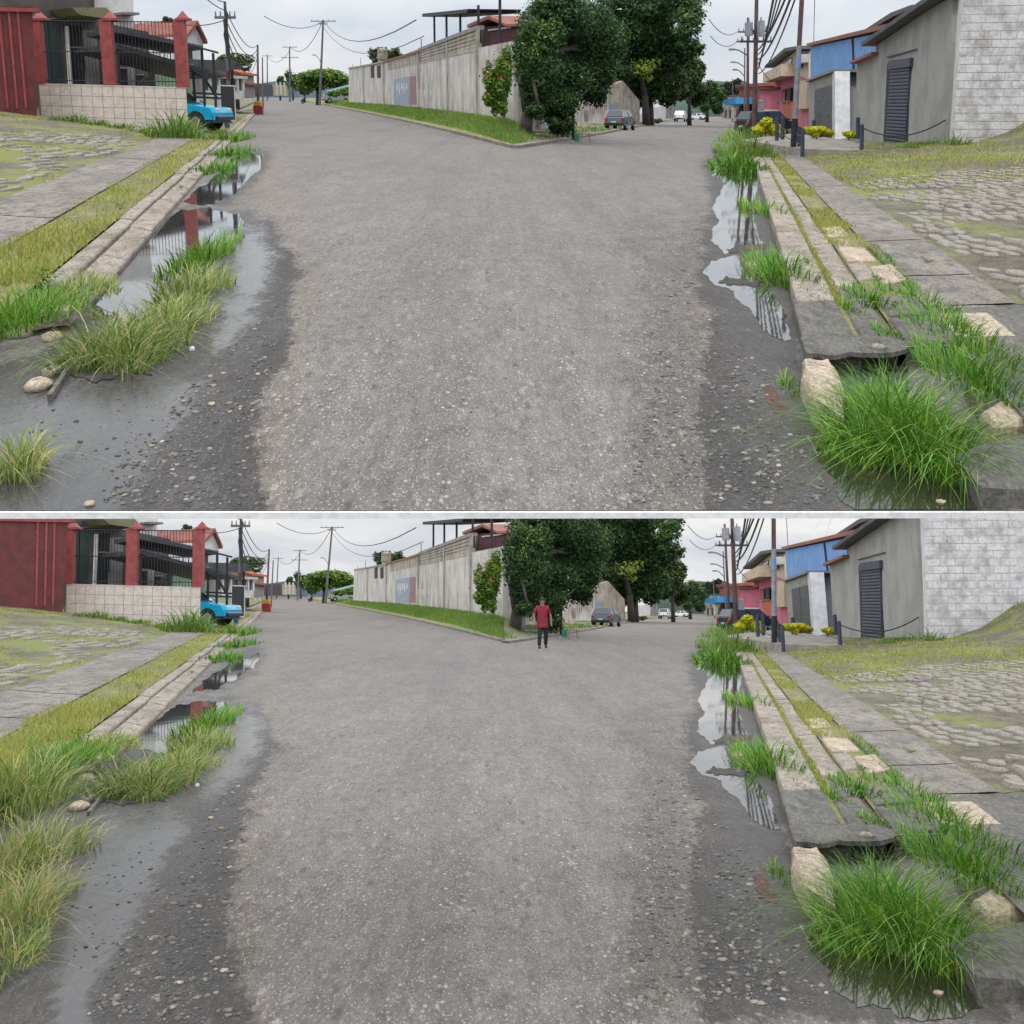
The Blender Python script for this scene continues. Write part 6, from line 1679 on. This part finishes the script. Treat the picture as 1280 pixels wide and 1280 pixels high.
p = GW.px(1018, 10); cable(W(1017, 60, 96), W(1019, -30, 70), .05, 'upright thin cable above the pink house', .02, 'cables over the pink houses')
# grey lamp post in front
b = G(991, 194); t0 = W(1004, -30, b.y)
lpst = thing('lamp_post', 'thick grey steel post with dark foot and pale blue band', 'post', loc=b)
seg = [(0, .21, 'blackmetal', .085), (.21, .50, 'galv', .075), (.50, .56, 'bandblue', .076), (.56, .62, 'galv', .07), (.62, 1.0, 'polebrown', .066)]
for (f0, f1, mt, rr) in seg:
    MB().tube(b.lerp(t0, f0) + Vector((0, 0, -.05 if f0 == 0 else 0)), b.lerp(t0, f1), rr * b.y / 42, rr * b.y / 42, 12).build('shaft_section', M[mt], lpst)
# raised platform with bollards and chain
c0 = G(1004, 196); c1 = G(1126, 184)
zp = c0.z + .24
pf = thing('platform', 'low raised concrete platform in front of the gates', 'platform', loc=c0)
P = [Vector((c0.x, c0.y, 0)), Vector((c1.x, c1.y, 0)), Vector((c1.x + 1.5, c1.y + 14, 0)), Vector((c0.x + 4.6, c0.y + 26, 0)), Vector((c0.x - .2, c0.y + 12, 0))]
MB().prism([p + Vector((0, 0, zp - .75)) for p in P], (0, 0, .75)).build('slab', M['concrete'], pf)
def bollard(x, yb, yt, label, Y=None):
    b = G(x, yb) if Y is None else W(x, yb, Y); t = W(x + .4, yt, b.y)
    bo = thing('bollard', label, 'bollard', 'black posts around the platform', loc=b)
    r = 2.6 * b.y / 1870
    MB().tube(b - Vector((0, 0, .05)), t, r, r, 10).build('shaft', M['shutter'], bo)
    MB().tube(t, t + Vector((0, 0, .05)), r * 1.1, r * .4, 10).build('cap', M['blackmetal'], bo)
    return t
bt1 = bollard(1077, 188, 157, 'black post where the chain begins on the platform front')
bollard(1003, 197, 162, 'black post closest to the thick grey lamp post')
bollard(999, 188, 160, 'second black post behind the thick grey lamp post', 50)
bollard(995, 184, 158, 'third black post behind the thick grey lamp post', 56)
bollard(971, 178, 148, 'black post on the road side corner of the platform', 58)
bollard(978, 177, 147, 'black post beside the road side corner post', 60)
bollard(961, 166, 153, 'short black post beside the yellow hedge', 72)
bt2 = bollard(1072, 172, 148, 'slim black post behind the chain post', 56)
bollard(1017, 172, 151, 'slim black post in front of the dark gate', 62)
m = MB().path(sag(bt1 - Vector((0, 0, .05)), GW.px(1184, 150, .05), .35, 14), .02, 5)
m.build('chain', M['blackmetal'], None, label='long sagging chain from the front post to the white wall', cat='chain')
for z_, nm_ in ((.35, 'lower'), (.6, 'upper')):
    MB().tube(W(972, 178, 58) + Vector((0, 0, z_)), W(1002, 196, G(1003, 197).y) + Vector((0, 0, z_)), .018, n=5).build('rail', M['blackmetal'], None, label=nm_ + ' thin rail joining the black platform posts', cat='rail', group='rails of the platform')
# yellow hedge pieces
for i, (x, y, rx, ry, Y) in enumerate(((957, 160, 14, 9, 66), (975, 164, 8, 7, 63), (1021, 164, 17, 7, 60), (1061, 168, 10, 4, 60))):
    hb = thing('yellow_hedge', ('bright yellow green hedge beside the dark car', 'small yellow hedge beside the platform corner', 'yellow hedge in front of the dark gate', 'low yellow shrub by the orange counter')[i], 'hedge', 'yellow hedge pieces', loc=W(x, y + ry, Y))
    crown('foliage', lobes_px([(x, y, rx, ry, Y)], 10, 80 + i, kr=(.4, .6)), 1500, .07, 'yellow', hb, 80 + i)
    MB().tube(W(x, y + ry + 3, Y), W(x, y, Y), .03, .02, 5).build('stem', M['bark'], hb)
# weeds along the white wall and garage
for i, (x, y, rx, hp) in enumerate(((1170, 176, 8, 12), (1196, 178, 12, 20), (1212, 174, 12, 26), (1240, 166, 14, 24), (1255, 158, 14, 26), (1150, 178, 10, 8), (1140, 182, 12, 9), (1228, 172, 12, 18))):
    tuft_px(x, y + 3, rx, 1.2, hp, 150, f=G, mat='vergeg', tm=(0.4, 0.2), label=('weeds at the grey garage corner', 'weeds at the white wall corner', 'tall weeds against the white wall', 'tall weeds where the bank climbs the white wall', 'topmost weeds on the bank', 'low weeds beside the roller shutter', 'low weeds under the chain', 'leafy weeds midway along the white wall')[i], group='weeds along the white wall', name='weed', cat='weed')
# cars
p = W(958, 165, 92); p.z = float(terr(np.array(p.x), np.array(p.y)))
make_car('parked_car', 'dark charcoal hatchback parked behind the yellow hedge', 'suv', M['carsuv'], loc=p, rz=math.radians(28), scale=.86)
p = W(775, 162.5, 122); p.z = float(base_z(p.x, p.y)) + .01
make_car('parked_car', 'blue grey small car parked under the street trees', 'hatch', M['cargrey'], loc=p, rz=math.radians(71))
p = W(851, 148, 250); p.z = float(base_z(p.x, p.y)) + .02
make_car('parked_car', 'white car parked farther along under the trees', 'suv', M['carwhite'], loc=p, rz=math.radians(76))
p = W(871, 146, 330); p.z = float(base_z(p.x, p.y)) + .02
make_car('parked_car', 'low white car most distant along the tree row', 'sedan', M['carwhite'], loc=p, rz=math.radians(150))
p = W(928, 146, 260); p.z = float(base_z(p.x, p.y)) + .02

# the block between the streets: dirt ground, kerb, wall, trees
ys = np.geomspace(52.3, 420, 60); ds = np.linspace(0, 1, 14)
Yg, Dg = np.meshgrid(ys, ds, indexing='ij'); Xg = mid_r(Yg) - .02 - Dg * (mid_r(Yg) - .02 - mid_split(Yg))
Pg = np.stack([Xg, Yg, verge_z(Xg, Yg) + .012 * np.sin(Xg * 3) * np.sin(Yg) * sstep(54, 60, Yg)], -1)[:, ::-1]
obj('dirt_pavement', grid_mesh('dirt_pavement', Pg, M['dirt']), kind='structure')
mk = thing('kerb', None, None, kind='structure')
y = 52.4
while y < 380:
    ln = 6 if y < 110 else 30; P = []
    for (d, yy) in ((.28, y), (0, y), (0, y + ln - .06), (.28, y + ln - .06)):
        X = mid_r(yy) - d; P.append(Vector((X, yy, float(base_z(X, yy)))))
    MB().hexa([p + Vector((0, 0, -.1)) for p in P] + [p + Vector((0, 0, .12)) for p in P]).build('kerb_stone', M['walk'], mk)
    y += ln
n = 5000
Yv = 1 / (1 / 200 + rng.random(n) * (1 / 51 - 1 / 200)); Dv = .3 + rng.random(n) * 4; Xv = mid_r(Yv) - Dv
mk_ = (patch_noise(Xv, Yv, .4) > 0) & (Xv > mid_split(Yv)); Yv, Dv, Xv = Yv[mk_], Dv[mk_], Xv[mk_]
grass_obj('grass', np.stack([Xv, Yv, base_z(Xv, Yv) + .1], -1), .16 * (.5 + rng.random(len(Xv))), .03 * np.maximum(1, Yv / 50), .5 * np.ones(len(Xv)), .4 + .2 * rng.standard_normal(len(Xv)), M['vergeg'], 2, None, .2, kind='stuff')
TW = Wall((700, 156, 150), (802, 151, 168))
tw_ = thing('graffiti_wall', 'whitewashed wall with faint graffiti behind the small blue grey car', 'wall', loc=TW.px(760, 153))
m = MB(); TW.poly(m, [(690, 128), (745, 113), (761, 110), (761, 165), (690, 165)], -.4, 0); m.build('white_part', M['oldwall'], tw_)
m = MB(); TW.poly(m, [(761, 109), (778, 101), (799, 126), (799, 162), (761, 165)], -.4, .05); m.build('grey_part', M['oldblock'], tw_)
m = MB(); TW.poly(m, [(762, 97), (781, 98), (783, 104), (762, 103)], -5, -1); m.build('tile_roof', M['rooftile'], tw_)
m = MB(); TW.pbox(m, 761, 129, 766, 136, .05, .07); m.build('blue_emblem', M['bandblue'], tw_)
m = MB()
for i in range(9):
    x = 738 + i * 2.4; TW.pbox(m, x, 130 + 3 * math.sin(i * 2.1), x + .7, 141 + 3 * math.sin(i * 1.3), 0, .02 + .001 * i)
m.build('graffiti', M['muralred'], tw_)
m = MB(); TW.pbox(m, 730, 138, 735, 152, 0, .03); m.build('grey_patch', M['greywall'], tw_)
TW2 = Wall((816, 147, 230), (836, 146, 250)); t = thing('wall', 'short white wall glimpsed between the far tree trunks', 'wall', loc=TW2.px(826, 146))
m = MB(); TW2.pbox(m, 816, 134, 832, 148, -.4, 0); m.build('panel', M['whiteblock'], t)
for x in (833, 837, 840): m = MB(); TW2.pbox(m, x, 124, x + 2, 148, -.3, 0); m.build('post', M['greywall'], t)
gt = 'street trees on the wall side'
KD = (.42, .62)
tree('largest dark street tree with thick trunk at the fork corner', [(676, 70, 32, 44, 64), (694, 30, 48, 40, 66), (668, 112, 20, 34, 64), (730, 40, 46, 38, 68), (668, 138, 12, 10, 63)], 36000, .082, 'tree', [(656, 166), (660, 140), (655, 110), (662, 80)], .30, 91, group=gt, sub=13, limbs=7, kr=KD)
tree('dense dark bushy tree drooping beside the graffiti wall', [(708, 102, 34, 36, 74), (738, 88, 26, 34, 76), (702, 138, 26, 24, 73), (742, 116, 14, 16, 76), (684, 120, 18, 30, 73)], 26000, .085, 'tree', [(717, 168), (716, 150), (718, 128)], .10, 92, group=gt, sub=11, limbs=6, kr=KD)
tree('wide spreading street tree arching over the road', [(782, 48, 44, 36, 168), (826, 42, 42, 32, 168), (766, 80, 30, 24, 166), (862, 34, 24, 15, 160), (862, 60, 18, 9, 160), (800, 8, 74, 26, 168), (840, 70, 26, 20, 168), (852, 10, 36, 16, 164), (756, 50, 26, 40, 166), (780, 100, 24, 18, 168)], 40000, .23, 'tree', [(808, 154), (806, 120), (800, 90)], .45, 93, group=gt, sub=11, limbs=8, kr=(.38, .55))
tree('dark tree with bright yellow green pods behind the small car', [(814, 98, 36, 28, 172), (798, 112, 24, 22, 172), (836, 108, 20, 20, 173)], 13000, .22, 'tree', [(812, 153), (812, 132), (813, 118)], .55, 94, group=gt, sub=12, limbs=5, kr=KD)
v, f, s_, t_ = leaf_cloud(lobes_px([(798, 88, 30, 16, 166), (816, 82, 24, 10, 166), (752, 70, 20, 24, 158)], 7, 95), 420, .24, 95)
pods = thing('seed_pods', 'bright yellow green pod clusters in the dark street trees', 'seed pods', loc=W(800, 88, 166)); obj('clusters', np_mesh('clusters', v, f, s_, M['bright'], tint=np.clip(t_ * .3 + .68, 0, 1)), pods, kind='stuff')
tree('olive brown street tree past the pod tree', [(858, 88, 24, 30, 180), (868, 110, 20, 22, 182), (846, 114, 18, 18, 178)], 6500, .26, 'olive', [(862, 148), (862, 122)], .3, 96, group=gt, sub=11, limbs=5)
tree('dark green street tree before the wooded hill', [(884, 118, 18, 22, 250), (896, 126, 12, 14, 255), (874, 126, 14, 14, 248)], 4500, .34, 'tree', [(884, 147), (884, 132)], .35, 97, group=gt, sub=10, limbs=4)
for i, (x, y, rx, ry, Y) in enumerate(((694, 156, 16, 9, 69), (736, 156, 0, 0, 0), (822, 151, 6, 3, 130))):
    if rx == 0: continue
    hb = thing('bush', ('dark bush under the bushy tree', '', 'small dark bush at the foot of the pod tree')[i], 'bush', loc=W(x, y + ry, Y))
    crown('foliage', lobes_px([(x, y, rx, ry, Y)], 9, 100 + i), 900, .10, 'tree', hb, 100 + i)
# things left under the tree
p = W(721, 166, 66); p.z = float(base_z(p.x, p.y)) + .1
bk = thing('bucket', 'green bucket under the bushy tree', 'bucket', loc=p)
MB().tube(p, p + Vector((0, 0, .34)), .11, .14, 12).build('pail', plain('green_plastic', (.03, .22, .12), .5), bk)
MB().path([p + Vector((-.14, 0, .34)), p + Vector((0, 0, .48)), p + Vector((.14, 0, .34))], .01, 5).build('handle', M['wire'], bk)
p = W(732, 168, 65); p.z = float(base_z(p.x, p.y)) + .1
stl = thing('stool', 'small wooden stool beside the green bucket', 'stool', loc=p)
wood = plain('stool_wood', (.28, .17, .09), .7)
MB().bevbox(p.x - .2, p.x + .2, p.y - .18, p.y + .18, p.z + .36, p.z + .42, .02).build('seat', wood, stl)
for sx in (-1, 1):
    for sy in (-1, 1): MB().tube(p + Vector((.20 * sx, .18 * sy, 0)), p + Vector((.15 * sx, .13 * sy, .37)), .025, n=6).build('leg', wood, stl)
# wooded hill at the end
hm = MB(); n = 20; pr = []
for i in range(n + 1):
    x = 840 + i * 7; yt = 112 - 12 * math.exp(-((x - 912) / 34.0) ** 2) - 2 * math.sin(i * 1.1); pr.append((W(x, yt, 700), W(x, 150, 640)))
for i in range(n):
    a, b = pr[i], pr[i + 1]; hm.add([a[1], b[1], b[0], a[0], a[0] + Vector((0, 60, -30)), b[0] + Vector((0, 60, -30))], [(0, 1, 2, 3), (3, 2, 5, 4)])
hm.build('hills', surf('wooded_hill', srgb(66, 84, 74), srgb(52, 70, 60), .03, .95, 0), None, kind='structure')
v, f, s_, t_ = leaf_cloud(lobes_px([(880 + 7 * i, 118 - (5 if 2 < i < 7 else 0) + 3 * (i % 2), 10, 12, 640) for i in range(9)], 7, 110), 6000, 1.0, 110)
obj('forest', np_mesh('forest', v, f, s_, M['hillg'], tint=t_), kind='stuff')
SET[0] = None

# broad-leaved weeds and fallen leaves along the gutters
def broad_weed(x, y, rpx, n, label, grp, seed):
    c = G(x, y); s = c.y / 1870.0; R_ = rpx * s
    t = thing('broad_leaf_weed', label, 'weed', grp, loc=c)
    lob = [(c.x + R_ * .6 * math.cos(k * 1.7), c.y + R_ * math.sin(k * 1.7), c.z + R_ * (.25 + .25 * (k % 3)), R_ * .5, R_ * .8, R_ * .3, 1.0) for k in range(6)]
    crown('leaves', lob, n, max(.012, R_ * .16), 'vergeg', t, seed, up=1.0)
    m = MB()
    for k in range(4): m.tube(c, c + Vector((R_ * .5 * math.cos(k * 1.6), R_ * .5 * math.sin(k * 1.6), R_ * .6)), .004, .002, 5)
    m.build('stem', M['bark'], t)
def litter(poly, n, f):
    q = rand_in(poly, n); V = []; T = []
    for x, y in q:
        c = f(x, y); s = rng.uniform(1.2, 3.2) * c.y / 1870.0; a = rng.random() * 6.28; ca, sa = math.cos(a), math.sin(a)
        for (u, v_, w_) in ((-1, 0, .1), (0, -.45, .35), (1, 0, .2), (0, .45, .35)):
            V.append((c.x + (u * ca - v_ * sa) * s, c.y + (u * sa + v_ * ca) * s * 1.5, c.z + .008 + w_ * s * .5)); T.append(0.0)
        t_ = rng.random(); T[-4:] = [t_] * 4
    return obj('fallen_leaves', np_mesh('fallen_leaves', np.array(V), np.arange(len(V)), np.full(len(V) // 4, 4), M['litter'], tint=np.array(T)), kind='stuff')
M['litter'] = leafmat('fallen_leaf', [(0.0, (.045, .028, .014)), (0.6, (.13, .075, .03)), (1.0, (.24, .17, .06))], .7, .1)
SET[0] = 'L'
for i, (x, y, r, n, lb) in enumerate(((58, 352, 20, 90, 'broad leaved weed on the verge above the drain'), (118, 398, 16, 70, 'broad leaved weed between the pool and the largest clump'), (226, 236, 7, 40, 'small broad leaved weed at the kerb beside the second puddle'), (150, 262, 9, 50, 'low broad leaved weed on the yellow verge'))):
    broad_weed(x, y, r, n, lb, 'broad leaved weeds by the tiled wall street', 200 + i)
litter([(90, 470), (300, 300), (345, 300), (330, 470), (240, 630), (60, 630)], 70, GB)
litter([(480, 150), (634, 172), (634, 182), (470, 155)], 60, G)
SET[0] = 'R'
for i, (x, y, r, n, lb) in enumerate(((1218, 432, 22, 90, 'broad leaved weed beside the damp slab edge'), (1098, 352, 10, 60, 'small broad leaved weed between the flat slabs'), (1010, 330, 8, 50, 'broad leaved weed behind the round clump'), (1030, 560, 16, 60, 'broad leaved weed at the foot of the tan kerb stone'), (1160, 330, 9, 50, 'small broad leaved weed in the footpath edge'))):
    broad_weed(x, y, r, n, lb, 'broad leaved weeds by the broken kerb', 210 + i)
litter([(880, 260), (950, 240), (1000, 400), (1030, 560), (900, 620), (860, 420)], 90, GB)
litter([(1000, 220), (1060, 230), (1264, 380), (1264, 460), (1130, 440), (1040, 320)], 70, G)
SET[0] = None

# ------------------------------------------------------------------ only on the lower street
p = GL(678, 811)
po = make_person('person in dark red shirt and black trousers walking at the road edge', p, plain('dark_red_shirt', (.22, .012, .03), .8), plain('black_trousers', (.012, .012, .018), .8), 0.15)
po.matrix_basis = MB_ @ po.matrix_basis
def lower_tuft(x, y, rx, ry_m, hpx, n, **k):
    c = GL(x, y); s = c.y / 1870.0
    o = tuft(c, rx * s, ry_m, hpx * s, n, wd=max(.0065, 1.7 * s), **k); o['label'] += ' on the lower street'
    o.matrix_basis = MB_ @ o.matrix_basis
gq = 'grass along the picture edge'
lower_tuft(20, 1010, 50, 1.3, 110, 1300, mat='mixed', tm=(.5, .2), bend=(.2, .8), label='tall weedy grass clump at the outer edge by the drain', group=gq, straw=.12)
lower_tuft(28, 1085, 46, .9, 110, 1100, mat='mixed', tm=(.62, .2), bend=(.3, .9), label='yellowing grass clump hanging over the dark water', group=gq, straw=.25)
lower_tuft(18, 1150, 48, .6, 120, 1000, mat='mixed', tm=(.68, .2), bend=(.4, 1.0), label='straw coloured grass clump nearest the lower corner', group=gq, straw=.3)
lower_tuft(12, 1205, 30, .4, 80, 400, mat='mixed', tm=(.55, .2), bend=(.4, 1.1), label='sparse grass wisps at the lower corner', group=gq, straw=.25)
lower_tuft(20, 965, 36, 1.2, 60, 700, mat='green', tm=(.5, .2), label='leafy green clump above the weedy grass', group=gq)
for nm, d0, d1, nd, mt in (('verge', .42, 1.06, 5, 'soil'), ('footpath', 1.06, 2.05, 5, 'walk'), ('cobbled_yard', 2.05, 12, 12, 'yard')):
    o = strip_sheet(nm, 'L', d0, d1, 1.2, 5.58, nd, M[mt], .012 if nm == 'footpath' else 0, 14)
    o.matrix_basis = MB_ @ OFF['L']
o = strip_sheet('damp_pavement', 'R', .62, 3.4, 1.5, 5.33, 8, M['kerb_wet'], -.004, 14); o.matrix_basis = MB_ @ OFF['R']
n = 1500
Yv = 1.6 + rng.random(n) * 4.2; Dv = .40 + rng.random(n) * .75; Xv = kerb_l(Yv) - Dv
o = turf('grass', np.stack([Xv, Yv, terr(Xv, Yv)], -1), .12, .010, (.45, .2), 'vergeg'); o.matrix_basis = MB_ @ OFF['L']

# ------------------------------------------------------------------ copy both streets to the lower terrace
SET[0] = None
for s in 'LR':
    Mx = MB_ @ OFF[s]
    for o in list(SETS[s]):
        if o.get('only_upper'): continue
        c = copy_tree(o)
        c.matrix_basis = Mx @ o.matrix_basis
        if o.get('label'):
            c['label'] = o['label'] + ' on the lower street'
    for o in SETS[s]:
        if o.get('label'): o['label'] = o['label'] + ' on the upper street'
